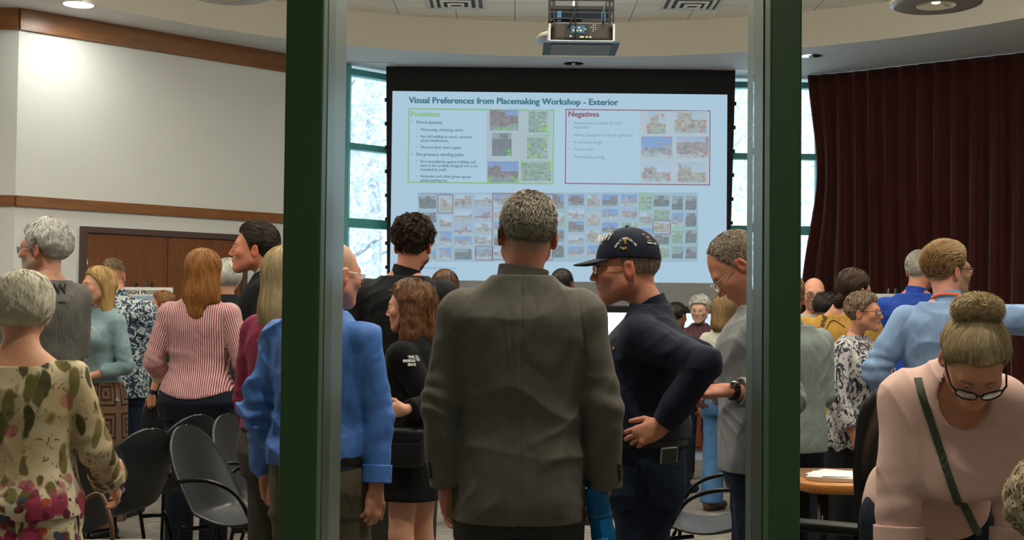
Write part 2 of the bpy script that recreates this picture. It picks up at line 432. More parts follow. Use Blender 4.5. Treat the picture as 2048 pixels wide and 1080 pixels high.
# square air diffusers in tile ceiling
for px, py, lb in ((912, 3, 'square white air vent in ceiling left of the projector'), (1384, 5, 'square white air vent in ceiling right of the projector')):
    p = onz(px, py, TILE); e = empty('air_vent', (p[0], p[1], TILE), 0, lb, 'vent')
    s_ = .30
    for k in range(4):
        a = s_ * (1 - k * .24); c_ = a - .035; z0 = -.012 - .012 * k
        b = MB()
        for (xa, xb, ya, yb) in ((-a, a, -a, -c_), (-a, a, c_, a), (-a, -c_, -c_, c_), (c_, a, -c_, c_)): b.box((xa, ya, z0), (xb, yb, z0 + .01))
        b.build('vent_louver', m_whitemetal, e, bevel=.002)
    b = MB(); b.box((-s_, -s_, -.004), (s_, s_, -.001)); b.build('vent_throat', mat('vent_shadow', '#6d6a63', .8), e)
# hanging disc lamps
m_disc = mat('disc_lamp_metal', '#b9b5ae', .35, .3)
m_disc_in = mat('disc_lamp_reflector', '#e9e2cf', .3, .1)
def disc_lamp(px, py, z, label):
    p = onz(px, py, z); e = empty('ceiling_disc_lamp', p, 0, label, 'light', 'round disc lamps under the tiled ceiling')
    r = .31
    b = MB(); b.lathe([(.135, 0), (r - .03, 0), (r, .012), (r + .005, .03), (r - .02, .055), (.1, .075), (.03, .08)], seg=48); b.build('disc', m_disc, e)
    b = MB(); b.lathe([(.135, .0), (.12, .05), (.0001, .07)], seg=40); b.build('reflector', m_disc_in, e)
    b = MB(); b.tube([(0, 0, .08), (0, 0, TILE - z - .001)], .012); b.build('stem', m_disc, e)
    b = MB()
    for k in range(3):
        a = k * 2.1 + .5; b.tube([(.02 * math.cos(a), .02 * math.sin(a), .04), (.12 * math.cos(a), .12 * math.sin(a), .012)], .004)
    b.build('lamp_clip', m_chrome, e)
    b = MB(); b.lathe([(.0001, .012), (.03, .02), (.03, .045), (.0001, .055)], seg=20); b.build('bulb', MATS.get('disc_glow') or emis('disc_glow', (1, .93, .78), 2.2), e)
def uplight(x, y, z):
    area('added_uplight', (x, y, z + .10), .4, 70, (1, .93, .82), target=(0, 0, 1))  # upward lamp added above a disc to brighten the ceiling tiles
disc_lamp(1872, 12, 3.6, 'round disc lamp with open centre above the maroon curtain')
disc_lamp(1148, 86, 3.6, 'round white disc lamp half hidden behind the projector')
disc_lamp(456, -8, 3.6, 'round pale disc lamp at the top edge above the left wall')

# ------------------------------------------------------------------ projector on its ceiling lift
PY = 9.0; pc = at(1164, 82, PY); k_ = PY / F
proj = empty('ceiling_projector', (pc[0], PY, pc[2]), 0, 'dark ceiling projector lowered on a black lift with grey cover panel', 'projector')
m_proj = mat('projector_shell', '#3a3029', .5, var=.1); m_blue = mat('port_panel_blue', '#31638a', .5); m_port = mat('port_metal', '#d8cfb4', .35, .3)
m_panel = mat('lift_cover_paint', '#8c9199', .6, var=.03); m_panel2 = mat('lift_cover_edge', '#4c6278', .6, var=.03)
b = MB(); b.box((-.27, -.0, -.012), (.27, .46, .0)); b.build('cover_panel', m_panel2, proj)
b = MB(); b.box((-.215, .05, -.018), (.215, .42, -.0125)); b.build('cover_inset', m_panel, proj)
b = MB(); b.box((-.235, .03, 0), (-.222, .40, .13)); b.box((.222, .03, 0), (.235, .40, .13)); b.box((-.235, .03, 0), (.235, .40, .012)); b.build('cradle', m_whitemetal, proj, bevel=.002)
pl_ = [(-.215, .0), (-.19, -.05), (.19, -.05), (.215, 0), (.215, .26), (.18, .3), (-.18, .3), (-.215, .26)]
b = MB(); b.prism([(x, y + .09) for x, y in pl_], .022, .145); bd = b.build('projector_body', m_proj, proj, bevel=.012, bseg=3)
b = MB(); b.box((-.12, .034, .03), (.05, .0395, .13)); pp = b.build('port_panel', m_black, proj)
b = MB(); b.box((-.075, .028, .062), (.02, .033, .115)); b.build('port_label', m_blue, proj)
for (x, z, w) in ((-.06, .08, .012), (-.035, .08, .016), (-.01, .08, .016), (-.05, .1, .01), (-.02, .1, .012), (.025, .09, .008), (-.08, .04, .014), (.0, .034, .03), (.035, .034, .014), (.06, .034, .016)):
    b = MB(); b.box((x - w / 2, .024, z - .005), (x + w / 2, .028, z + .005)); b.build('port', m_port, proj)
for (x, z) in ((.08, .12), (.08, .105), (.08, .09), (.065, .105), (.095, .105), (.08, .075), (.095, .12), (.095, .09)):
    b = MB(); b.box((x - .003, .034, z - .003), (x + .003, .039, z + .003)); b.build('button', m_whitemetal, proj)
b = MB(); b.tube(smooth_path([(-.045, .02, .36), (-.05, .0, .25), (-.045, .01, .13), (-.045, .02, .02)]), .005); b.build('cable', m_black, proj); b = MB(); b.tube(smooth_path([(-.03, .05, .3), (-.07, .02, .16), (-.1, .03, .1)]), .005); b.build('cable', m_black, proj)
b = MB(); b.tube(smooth_path([(.17, .06, .3), (.15, .01, .2), (.15, .03, .13)]), .006); b.build('cable', m_black, proj)
b = MB()
for x in (-.225, -.195, .195, .225):
    for y in (.06, .38): b.box((x - .006, y - .006, .145), (x + .006, y + .006, TILE - pc[2] + .0))
for z in (.16, .21, .235, .30):
    for y in (.06, .38): b.box((-.23, y - .008, z), (.23, y + .008, z + .014))
b.box((-.20, .04, .165), (.0, .42, .175)); b.box((-.22, .05, .24), (.22, .4, .262))
for z in (.30, .45, .6): b.tube([(-.22, .06, z), (.22, .06, z + .12)], .006); b.tube([(.22, .06, z), (-.22, .06, z + .12)], .006)
b.build('lift_frame', m_black, proj)
b = MB()
for x in (-.16, .155): b = MB(); b.box((x - .015, .05, .15), (x + .015, .07, .225)); b.build('lift_clamp', m_blue, proj)

# ------------------------------------------------------------------ projection screen and its slide
YS = 14.3
scr = empty('projection_screen', (0, YS, 0), 0, 'large projection screen showing a workshop slide, hanging before the windows', 'screen')
def S(px, py): q = at(px, py, YS); return q[0], q[2]
TL = S(785, 182); TR = S(1455, 189.5); BL = S(780, 559); BR = S(1452, 567)
x0, x1 = (TL[0] + BL[0]) / 2, (TR[0] + BR[0]) / 2; zt = (TL[1] + TR[1]) / 2; zb = (BL[1] + BR[1]) / 2
zg = S(1300, 612)[1]; zbar = S(1300, 626)[1]
m_scrblack = mat('screen_black_border', '#0a0b0d', .8); m_scrgrey = mat('screen_grey_fabric', '#9fa0a3', .8, var=.02)
b = MB()
V = [(x0 - .075, 0, SOF - .002), (x1 + .09, 0, SOF - .002), (x1 + .085, 0, zt), (x0 - .07, 0, zt), (x0 - .03, 0, zg), (x1 + .03, 0, zg)]
V2 = [(v[0], .012, v[2]) for v in V]
b.add(V + V2, [(0, 3, 2, 1), (3, 4, 5, 2), (6, 7, 8, 9), (9, 8, 11, 10), (0, 6, 9, 3), (3, 9, 10, 4), (1, 2, 8, 7), (2, 5, 11, 8), (4, 10, 11, 5), (0, 1, 7, 6)])
b.build('screen_border', m_scrblack, scr)
b = MB()
for k in range(9):
    z = zt - .1 - k * (zt - zg - .1) / 8.5; f = (zt - z) / (zt - zg)
    for xx in (x0 - .07 + .04 * f, x1 + .085 - .055 * f): b = MB(); b.box((xx - .018, -.01, z - .02), (xx + .018, .02, z + .02)); b.build('tension_tab', m_scrblack, scr)
b = MB(); b.box((x0, -.002, zg), (x1, -.0, zb)); b.build('screen_fabric', m_scrgrey, scr)
b = MB(); b.box((x0 - .06, -.03, zbar), (x1 + .06, .03, zg)); b.build('bottom_bar', m_black, scr, bevel=.01)
def em_attr(name, s):
    t = NT(name); a = t.n('ShaderNodeAttribute', attribute_name='col'); e = t.n('ShaderNodeEmission'); e.inputs[1].default_value = s
    t.l(a.outputs['Color'], e.inputs[0]); t.l(e.outputs[0], t.out.inputs[0]); return t.m
ES = .93
m_slide = emis('slide_white', srgb('#b9d5ec'), ES)
b = MB(); b.box((x0, -.004, zb), (x1, -.0021, zt)); b.build('slide_image', m_slide, scr)
m_pic = em_attr('slide_pictures', ES)
def es(name, c): return emis(name, srgb(c), ES)
e_title, e_green, e_text, e_red, e_nt = es('slide_title', '#4e7f94'), es('slide_green', '#8fc98c'), es('slide_text', '#6289a0'), es('slide_red', '#9a6a80'), es('slide_pale_text', '#8cb0c8')
def lbox(b, pa, pb, w=2.2):
    (xa, za), (xb, zb_) = S(*pa), S(*pb); w = w * YS / F; y0, y1 = -.006, -.0041
    zt_, zl = max(za, zb_), min(za, zb_)
    b.box((xa, y0, zt_ - w), (xb, y1, zt_)); b.box((xa, y0, zl), (xb, y1, zl + w)); b.box((xa, y0, zl + w), (xa + w, y1, zt_ - w)); b.box((xb - w, y0, zl + w), (xb, y1, zt_ - w))
b = MB(); lbox(b, (817, 216.5), (1107, 369), 2.6); b.build('slide_green_frame', e_green, scr)
b = MB(); lbox(b, (1131, 218), (1420, 371), 2); b.build('slide_red_frame', e_red, scr)
def st(txt, px, py, h, m, xs=1.0, bold=0, name='slide_text', px1=None):
    """baseline-left at px,py, size in pixels, optionally fitted to end at px1"""
    x, z = S(px, py); o = text_obj(name, txt, h * YS / F, m, scr, (x, -.006, z), ext=.0004, bold=bold, xs=xs)
    if px1: bpy.context.view_layer.update(); o.scale = ((S(px1, py)[0] - x) / (o.dimensions.x / xs), 1, 1)
    return o
st('Visual Preferences from Placemaking Workshop - Exterior', 818, 206, 17.5, e_title, 1.06, .0045, 'slide_title', 1238)
st('Positives', 821, 233, 16, e_green, 1.07, .004, 'slide_heading', 880); st('Negatives', 1136, 233, 15.5, e_red, 1.03, .0038, 'slide_heading', 1198)
for tx, px, py, h, bl in [('Wood elements', 832, 247.5, 9.2, 822), ('Welcoming, sheltering, warm', 841, 262, 8, 832), ('Not full building as wood, concerns', 841, 275.5, 8, 832), ('about timelessness', 841, 283.5, 8, 0),
        ('Wood & black steel in gyms', 841, 297, 8, 832), ('Site greenery, winding paths', 832, 311.5, 9.2, 822), ('Not immediately against building, and', 841, 325.5, 8, 832), ('have to be carefully designed not to be', 841, 333.5, 8, 0),
        ('trampled by youth', 841, 341.5, 8, 0), ('Bioswales and other green spaces', 841, 355, 8, 832), ('amidst parking lots', 841, 363, 8, 0)]:
    st(tx, px, py, h, e_text, 1.0, .0012, px1={'Wood elements': 885, 'Welcoming, sheltering, warm': 926, 'Not full building as wood, concerns': 943, 'about timelessness': 897, 'Wood & black steel in gyms': 922, 'Site greenery, winding paths': 927, 'Not immediately against building, and': 951, 'have to be carefully designed not to be': 955, 'trampled by youth': 893, 'Bioswales and other green spaces': 942, 'amidst parking lots': 895}[tx])
    if bl: st('\u2022', bl, py, h, e_text)
for tx, px, py, bl in [('Institutional aesthetic & cold', 1147, 248.5, 1136), ('materials', 1147, 257, 0), ('Heavy, inorganic forms & rigid lines', 1147, 272.5, 1136), ('A concrete jungle', 1147, 287, 1136), ('\u201cIck to brick\u201d', 1147, 301.5, 1136), ('Permeable paving', 1147, 316.5, 1136)]:
    st(tx, px, py, 9.2, e_nt, .97, .0008, px1={'Institutional aesthetic & cold': 1241, 'materials': 1177, 'Heavy, inorganic forms & rigid lines': 1265, 'A concrete jungle': 1205, '\u201cIck to brick\u201d': 1188, 'Permeable paving': 1208}[tx])
    if bl: st('\u2022', bl, py, 9.2, e_nt)
st('LOOK AND FEEL - EXTERIOR', 838, 389.5, 5, e_text, 1.0); st('MONSON', 849, 538.5, 7.5, e_nt, 1.1, .0006); st('|  DESIGN', 882, 538.5, 7, e_nt, 1.0)
# pictures: each a small mosaic of coloured cells
pr_ = np.random.default_rng(11)
def pal(*cs): return [np.array(srgb(c)) for c in cs]
HAZE = np.array(srgb('#b9d5ec'))
def picture(b, col, x, y, w, h, kind, tilt=0.0):
    nx, ny = max(8, int(w / 2.2)), max(6, int(h / 2.2)); r = pr_
    sky, mid, gnd = {'b': pal('#7f9fd6', '#9a9aa4', '#b8c2c6'), 'w': pal('#b7cbe2', '#a79f9c', '#aeb9bb'), 'g': pal('#a9c3b5', '#8aa398', '#97a98b'), 'r': pal('#a8b5d2', '#a09092', '#b3b9bf'),
        'd': pal('#7f98cf', '#84716c', '#8f979a'), 'n': pal('#8fa0a6', '#75706e', '#6d7678'), 'y': pal('#b3c5d6', '#aea494', '#a8afa5')}[kind]
    hz = r.uniform(.25, .6); hb = r.uniform(.15, .35); bx0, bx1 = sorted(r.uniform(-.1, 1, 2)); bx1 = max(bx1, bx0 + .45); rf = np.convolve(r.normal(0, .12, nx + 4), np.ones(4) / 4, 'same')[:nx]; sl = r.uniform(-.25, .25); ns_ = np.kron(r.normal(0, .16, (ny // 2 + 1, nx // 3 + 1)), np.ones((2, 3)))[:ny, :nx]
    g = r.normal(0, .05, (ny, nx)); gg = r.random((ny, nx))
    for j in range(ny):
        for i in range(nx):
            u, v = (i + .5) / nx, (j + .5) / ny
            if kind in 'g': c = (mid if gg[j, i] < .55 else gnd) * (1.0 if gg[j, i] < .8 else 1.25) * (1 + ns_[j, i]); c = sky if v < .12 else c
            elif v < hz and not (bx0 < u < bx1 and v > hz - hb + rf[i] + sl * (u - .5)): c = sky * (1 + .12 * (v / hz))
            elif v < .78 + rf[i]: c = mid * (1 + ns_[j, i] + (.1 if (i + j) % 3 == 0 else 0))
            else: c = gnd * (1 + ns_[j, i] * .6)
            c = np.clip(c * (1 + g[j, i]), 0, 1) * .72 + HAZE * .24  # projector haze is mixed into each cell's colour
            q = [S(x + w * (i + a) / nx + tilt * h * (j + bb) / ny * .1, y + h * (j + bb) / ny) for a, bb in ((0, 0), (0, 1), (1, 1), (1, 0))]
            b.add([(p[0], -.0065, p[1]) for p in q], [(0, 1, 2, 3)]); col.extend([c] * 4)
def flat(b, col, x, y, w, h, c, yy=-.0052):
    q = [S(x, y), S(x, y + h), S(x + w, y + h), S(x + w, y)]; b.add([(p[0], yy, p[1]) for p in q], [(0, 1, 2, 3)]); col.extend([np.array(srgb(c))] * 4)
def disc(b, col, x, y, r, c):
    n = 10; x_, z_ = S(x, y); r = r * YS / F; b.add([(x_ + r * math.cos(k * 2 * pi / n), -.0072, z_ + r * math.sin(k * 2 * pi / n)) for k in range(n)], [tuple(range(n))]); col.extend([np.array(srgb(c))] * n)
b = MB(); col = []
flat(b, col, 973, 220, 131, 146, '#b7c9d6'); flat(b, col, 1279, 221, 138, 148, '#bccddb')
for a in [(979.5, 220, 57, 41, 'd'), (1057, 219, 38, 46, 'g'), (984, 266, 39, 46, 'n'), (1054, 269, 41, 48, 'g'), (975, 323, 62, 42, 'd'), (1042, 321.5, 60, 40, 'g')]: picture(b, col, *a)
for a in [(1294, 222, 37, 46, 'y'), (1349, 222, 64, 44, 'y'), (1282.5, 273, 62, 43, 'b'), (1353, 273, 64, 43, 'r'), (1284, 322.5, 58, 40, 'w'), (1355, 325, 57, 40, 'y')]: picture(b, col, *a)
for x, y in [(997, 258), (1007, 258.5), (1016, 256), (1029, 255), (1086, 257), (1093, 255), (1089, 262), (1095, 271), (1056, 289), (1088, 291), (1018, 301.5), (1018, 309.5), (982, 356), (978, 361), (1025, 356), (1034, 360), (1045, 325), (1100, 325), (1100, 336), (1066, 314), (1084, 314)]: disc(b, col, x, y, 2.8, '#86d66c')
for x, y in [(1325, 231), (1295, 255), (1297, 264), (1408, 249), (1368, 261), (1403, 262), (1338, 276), (1318, 288), (1338, 309), (1412, 278), (1410, 306), (1405, 313), (1291, 353), (1337, 352), (1338, 358), (1359, 360), (1406, 354), (1407, 361)]: disc(b, col, x, y, 2.6, '#d08888')
b.build('slide_photos', m_pic, scr); o = C.objects[-1] if False else bpy.data.objects['slide_photos']
a = o.data.color_attributes.new('col', 'FLOAT_COLOR', 'POINT'); cc = np.ones((len(col), 4), dtype=np.float32); cc[:, :3] = np.array(col); a.data.foreach_set('color', cc.ravel())
b = MB(); col = []
flat(b, col, 835, 385, 561, 139, '#a9c3d8')
cols_ = [(838, 34, [('n', 392, 25), ('n', 425, 20), ('w', 452, 22), ('w', 478, 22), ('b', 502, 21)]), (879, 24, [('y', 393, 30), ('w', 430, 28), ('b', 463, 27), ('b', 496, 25)]),
    (909, 34, [('w', 390, 26), ('w', 419, 24), ('r', 447, 22), ('b', 473, 21), ('n', 498, 21)]), (949, 34, [('w', 388, 25), ('r', 417, 24), ('w', 444, 23), ('w', 470, 21), ('b', 497, 20)]),
    (988, 34, [('b', 388, 25), ('w', 417, 24), ('b', 444, 23), ('n', 470, 21), ('w', 497, 20)]), (1030, 34, [('b', 388, 25), ('w', 417, 24), ('b', 444, 23), ('n', 470, 21), ('w', 497, 20)]), (1072, 30, [('b', 388, 25), ('w', 417, 24), ('b', 444, 23), ('n', 470, 21), ('w', 497, 20)]),
    (1105, 23, [('d', 388, 30), ('y', 425, 28), ('d', 458, 26), ('n', 490, 25)]), (1137, 31, [('d', 389, 22), ('w', 417, 21), ('d', 443, 21), ('w', 469, 20), ('b', 493, 20)]), (1175, 24, [('w', 390, 28), ('y', 425, 27), ('y', 459, 26), ('b', 491, 22)]),
    (1205, 31, [('d', 389, 23), ('b', 418, 21), ('d', 445, 20), ('n', 470, 21), ('w', 495, 20)]), (1243, 31, [('b', 389, 23), ('r', 417, 21), ('g', 444, 20), ('n', 470, 21), ('w', 495, 20)]), (1280, 24, [('g', 389, 30), ('w', 424, 26), ('b', 457, 26), ('w', 490, 28)]),
    (1308, 31, [('n', 391, 22), ('g', 419, 21), ('y', 444, 20), ('n', 470, 19), ('g', 495, 20)]), (1345, 22, [('n', 392, 28), ('b', 426, 27), ('g', 460, 26), ('n', 493, 24)]), (1372, 22, [('n', 392, 28), ('n', 426, 27), ('n', 460, 26), ('n', 493, 24)])]
for x, w, rows in cols_:
    for kd, y, h in rows: picture(b, col, x, y, w, h, kd, (1040 - x) / 500)
o = b.build('slide_collage', m_pic, scr)
a = o.data.color_attributes.new('col', 'FLOAT_COLOR', 'POINT'); cc = np.ones((len(col), 4), dtype=np.float32); cc[:, :3] = np.array(col); a.data.foreach_set('color', cc.ravel())
for q in (((875, 388.5), (906, 427)), ((985, 386), (1105, 521)), ((951, 492.5), (986, 521)), ((1305, 440), (1341, 469))): b = MB(); lbox(b, *q, 1.4); b.build('slide_red_mark', e_red, scr).location.y = -.002
for q in (((1100, 421.5), (1131, 455)), ((1278, 386.5), (1306, 421)), ((1342, 454), (1395, 489)), ((1305, 490), (1343, 516))): b = MB(); lbox(b, *q, 1.4); b.build('slide_green_mark', e_green, scr).location.y = -.002
# ceiling slot cover beside the screen
for px, py, lb in ((738, 128, 'flat white access panel in ceiling left of the projection screen'), (1480, 142, 'flat white access panel in ceiling right of the projection screen')):
    p = onz(px, py, SOF); b = MB(); b.box((p[0] - .3, p[1] - .12, SOF - .006), (p[0] + .3, p[1] + .12, SOF)); tag(b.build('access_panel', m_whitemetal, bevel=.002), lb, 'panel')

# ------------------------------------------------------------------ outside
t = NT('overexposed_leaf'); co = t.coord('Object'); nz = t.noise(co, 3, 3); cl_ = t.mix(nz, srgb('#bcc6d2'), srgb('#f4f7fb')); df = t.n('ShaderNodeBsdfDiffuse'); tl_ = t.n('ShaderNodeBsdfTranslucent'); t.l(cl_, df.inputs[0]); t.l(cl_, tl_.inputs[0]); ms = t.n('ShaderNodeMixShader'); ms.inputs[0].default_value = .55; t.l(df.outputs[0], ms.inputs[1]); t.l(tl_.outputs[0], ms.inputs[2]); t.l(ms.outputs[0], t.out.inputs[0]); m_leaf = t.m  # leaf colour paled to carry the overexposed daylight
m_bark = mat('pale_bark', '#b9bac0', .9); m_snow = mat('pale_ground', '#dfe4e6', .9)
b = MB(); b.box((-30, YB + .4, -.3), (34, 60, -.05)); struct(b.build('ground_outside', m_snow))
tr_r = np.random.default_rng(5)
def tree(x, y, h, w, label):
    e = empty('tree', (x, y, -.05), 0, label, 'tree', 'pale trees beyond the windows')
    b = MB(); b.tube(smooth_path([(0, 0, 0), (.1, 0, h * .3), (-.05, .05, h * .6), (0, 0, h * .9)]), [.16 * (1 - i / 30) + .01 for i in range(25)], 8)
    for k in range(9):
        a = k * 2.4; z = h * (.25 + .07 * k); b.tube(smooth_path([(0, 0, z), (w * .25 * math.cos(a), w * .25 * math.sin(a), z + .5), (w * .42 * math.cos(a), w * .42 * math.sin(a), z + .9)], 4), .03, 6)
    b.build('trunk', m_bark, e)
    n = 9000; d = tr_r.normal(size=(n, 3)); d /= np.linalg.norm(d, axis=1)[:, None]; rr = tr_r.random(n) ** .45
    P = d * rr[:, None] * np.array([w / 2, w / 2, h * .44]) + np.array([0, 0, h * .58])
    cl = np.sin(P[:, 0] * 5) * np.sin(P[:, 2] * 4 + 1) * np.sin(P[:, 1] * 5 + 2); P = P[cl > -.35]; n = len(P)
    a = tr_r.normal(size=(n, 3)); a /= np.linalg.norm(a, axis=1)[:, None]; c = np.cross(a, tr_r.normal(size=(n, 3))); c /= np.linalg.norm(c, axis=1)[:, None]
    s_ = tr_r.uniform(.03, .075, (n, 1)); V = np.stack([P - a * s_, P + c * s_ * .6, P + a * s_, P - c * s_ * .6], 1).reshape(-1, 3)
    obj_from('foliage', V, np.arange(4 * n).reshape(n, 4), m_leaf, e)
k = 0
for x, y, h, w, lb in ((-3.2, 18.2, 6.4, 3.2, 'pale tree nearest the window left of the screen'), (-6.6, 19.6, 7.5, 3.4, 'pale tree outside, furthest left'), (-2.6, 23.2, 9.5, 5.4, 'large pale tree behind the nearest tree left of the screen'), (2.9, 20, 8, 4.4, 'pale tree seen in the narrow window right of the screen'), (7.4, 20, 8.5, 4.2, 'pale tree outside behind the maroon curtain'), (3.6, 26, 10, 5.6, 'large pale tree further off right of the screen'), (-8.2, 26, 10, 5.4, 'large pale tree far off at left outside')):
    tree(x, y, h, w, lb)

# ------------------------------------------------------------------ lights
w = bpy.data.worlds.new('sky'); sc.world = w; w.use_nodes = True; nt = w.node_tree; bg = nt.nodes['Background']
bg.inputs[0].default_value = (.66, .83, 1.0, 1); bg.inputs[1].default_value = 2.4
def area(name, loc, size, power, color=(1, .9, .76), target=(0, 0, -1), shape='DISK', spread=pi):
    l = bpy.data.lights.new(name, 'AREA'); l.energy = power; l.color = color; l.shape = shape; l.size = size; l.spread = spread
    o = bpy.data.objects.new(name, l); C.objects.link(o); o.location = loc
    o.rotation_euler = Vector(target).to_track_quat('-Z', 'Y').to_euler(); return o
DL = [(-2.9, 5.2, 0), (.35, 3.35, 0), (2.6, 4.4, 0), (-4.6, 8.2, 0), (5.6, 7.2, 0)]
for i, (x, y, _) in enumerate(DL):
    downlight(x, y, SOF, True, 'lit round recessed downlight in ceiling behind the glass partition', .13, 'recessed downlights out of the picture')
    area('downlight_lamp', (x, y, SOF - .02), .24, 36, (1, .9, .78), spread=2.6)
p = onz(157, 9, SOF); area('downlight_lamp', (p[0], p[1], SOF - .02), .26, 13, (1, .96, .9), spread=2.9)
# lit square ceiling panels in the tiled ceiling
def troffer(x, y):
    e = empty('ceiling_panel_light', (x, y, TILE), 0, 'square lit panel light in the tiled ceiling', 'light', 'panel lights in the tiled ceiling')
    b = MB(); b.box((-.3, -.3, -.012), (.3, .3, 0)); b.build('diffuser', m_lamp_on2, e)
    area('panel_lamp', (x, y, TILE - .02), .58, 34, (1, .93, .82), shape='SQUARE')
for px_, py_ in ((1872, 12), (1148, 86), (456, -8)): p = onz(px_, py_, 3.6); uplight(p[0], p[1], 3.62)
disc_lamp(1500, -330, 3.6, 'round disc lamp added out of view under the middle of the tiled ceiling'); p = onz(1500, -330, 3.6); uplight(p[0], p[1], 3.62)  # unseen extra disc, added to carry one more uplight
m_lamp_on2 = emis('panel_glow', (1, .95, .86), 4)
for x, y in ((-1.9, 6.2), (.45, 6.0), (2.8, 6.2), (-1.9, 9.0), (3.0, 9.2), (.45, 8.6)): troffer(x, y)
area('hall_lamp', (.6, .3, 2.95), .5, 10, (1, .95, .85))
sun = bpy.data.lights.new('sun', 'SUN'); sun.energy = 6; sun.angle = .05; so = bpy.data.objects.new('sun', sun); C.objects.link(so); so.rotation_euler = (math.radians(40), math.radians(-10), 0)
vs = sc.view_settings; vs.view_transform = 'Standard'; vs.look = 'None'; vs.exposure = 0; vs.gamma = 1; vs.use_curve_mapping = False
# ================================================================== implicit modelling for the people
f32 = np.float32
def vec(*a): return np.array(a if len(a) > 1 else a[0], dtype=np.float64)
def unit(v): v = np.asarray(v, float); return v / (np.linalg.norm(v) + 1e-12)
def rotx(a): c, s = math.cos(a), math.sin(a); return np.array([[1, 0, 0], [0, c, -s], [0, s, c]])
def roty(a): c, s = math.cos(a), math.sin(a); return np.array([[c, 0, s], [0, 1, 0], [-s, 0, c]])
def rotz(a): c, s = math.cos(a), math.sin(a); return np.array([[c, -s, 0], [s, c, 0], [0, 0, 1]])
def ln(p): return np.sqrt(np.einsum('...i,...i->...', p, p))
class Cone:
    def __init__(s, a, b, ra, rb, k=.02, flat=0, sq=None, sub=False, off=0):
        s.a, s.b, s.ra, s.rb, s.k, s.flat, s.sub = vec(a), vec(b), ra, rb, k, flat, sub
        s.c = (s.a + s.b) / 2; s.r = np.linalg.norm(s.b - s.a) / 2 + max(ra, rb); s.sq = sq   # sq=(axis, factor): thinner along axis
    def __call__(s, p):
        p = p - s.a.astype(f32); ba = (s.b - s.a).astype(f32)
        if s.sq is not None:
            ax = unit(s.sq[0]).astype(f32); d = p @ ax; p = p + np.multiply.outer(d, ax) * f32(1 / s.sq[1] - 1)
            bd = ba @ ax; ba = ba + ax * bd * f32(1 / s.sq[1] - 1)
        L2 = float(ba @ ba) + 1e-9; t = (p @ ba) / L2; h = np.clip(t, 0, 1)
        d = ln(p - h[..., None] * ba) - (s.ra + (s.rb - s.ra) * h)
        if s.sq is not None: d = d * (.5 + .5 * s.sq[1])
        L = math.sqrt(L2)
        if s.flat & 1: d = np.maximum(d, -t * L)
        if s.flat & 2: d = np.maximum(d, (t - 1) * L)
        return d
class Ell:
    def __init__(s, c, rad, R=None, k=.02, sub=False):
        s.c, s.rad, s.R, s.k, s.sub = vec(c), vec(rad), R, k, sub; s.r = max(rad)
    def __call__(s, p):
        q = p - s.c.astype(f32)
        if s.R is not None: q = q @ s.R.astype(f32)
        k0 = ln(q / s.rad.astype(f32)); k1 = ln(q / (s.rad ** 2).astype(f32))
        return k0 * (k0 - 1) / np.maximum(k1, 1e-6)
class Loft:
    """stack of superelliptic sections along z of a frame (o, R): rows z, half width, half depth, y offset"""
    def __init__(s, rows, o=(0, 0, 0), R=np.eye(3), n=2.3, k=.03, off=0, scale=1.0, xo=None):
        T = np.array(sorted(rows), float); s.z = T[:, 0] * scale; s.w = T[:, 1] * scale + off; s.d = T[:, 2] * scale + off; s.y = T[:, 3] * scale
        zz = np.linspace(s.z[0], s.z[-1], 80)
        def sm(v):
            q = np.interp(zz, s.z, v); ker = np.array([1, 2, 3, 2, 1]) / 9.; e = np.concatenate([[q[0]] * 2, q, [q[-1]] * 2]); return np.convolve(e, ker, 'valid')
        s.w, s.d, s.y = sm(s.w), sm(s.d), sm(s.y); s.z = zz
        s.o, s.R, s.n, s.k, s.sub = vec(o), R, n, k, False
        s.c = s.o + R @ vec(0, 0, (zz[0] + zz[-1]) / 2); s.r = math.hypot((zz[-1] - zz[0]) / 2, max(s.w.max(), s.d.max() + abs(s.y).max()))
    def __call__(s, p):
        q = (p - s.o.astype(f32)) @ s.R.astype(f32)
        z = q[..., 2]; sh = z.shape; w = np.interp(z.ravel(), s.z, s.w).reshape(sh).astype(f32); d = np.interp(z.ravel(), s.z, s.d).reshape(sh).astype(f32); y = np.interp(z.ravel(), s.z, s.y).reshape(sh).astype(f32)
        n = s.n; t = (np.abs(q[..., 0] / w) ** n + np.abs((q[..., 1] - y) / d) ** n) ** f32(1 / n)
        e = (t - 1) * np.minimum(w, d) * .9
        return np.maximum(np.maximum(e, z - f32(s.z[-1])), f32(s.z[0]) - z)
class Fn:
    def __init__(s, f, c, r, k=.0, sub=False): s.f, s.c, s.r, s.k, s.sub = f, vec(c), r, k, sub
    def __call__(s, p): return s.f(p)
def smin(a, b, k):
    if k <= 0: return np.minimum(a, b)
    h = np.maximum(k - np.abs(a - b), 0) / k; return np.minimum(a, b) - h * h * k * .25
def smax(a, b, k): return -smin(-a, -b, k)
def field(prims, p, mod=None):
    D = np.full(p.shape[:-1], 1.0, f32)
    for q in prims:
        d = q(p); D = smax(D, -d, q.k) if q.sub else smin(D, d, q.k)
    return mod(p, D) if mod is not None else D
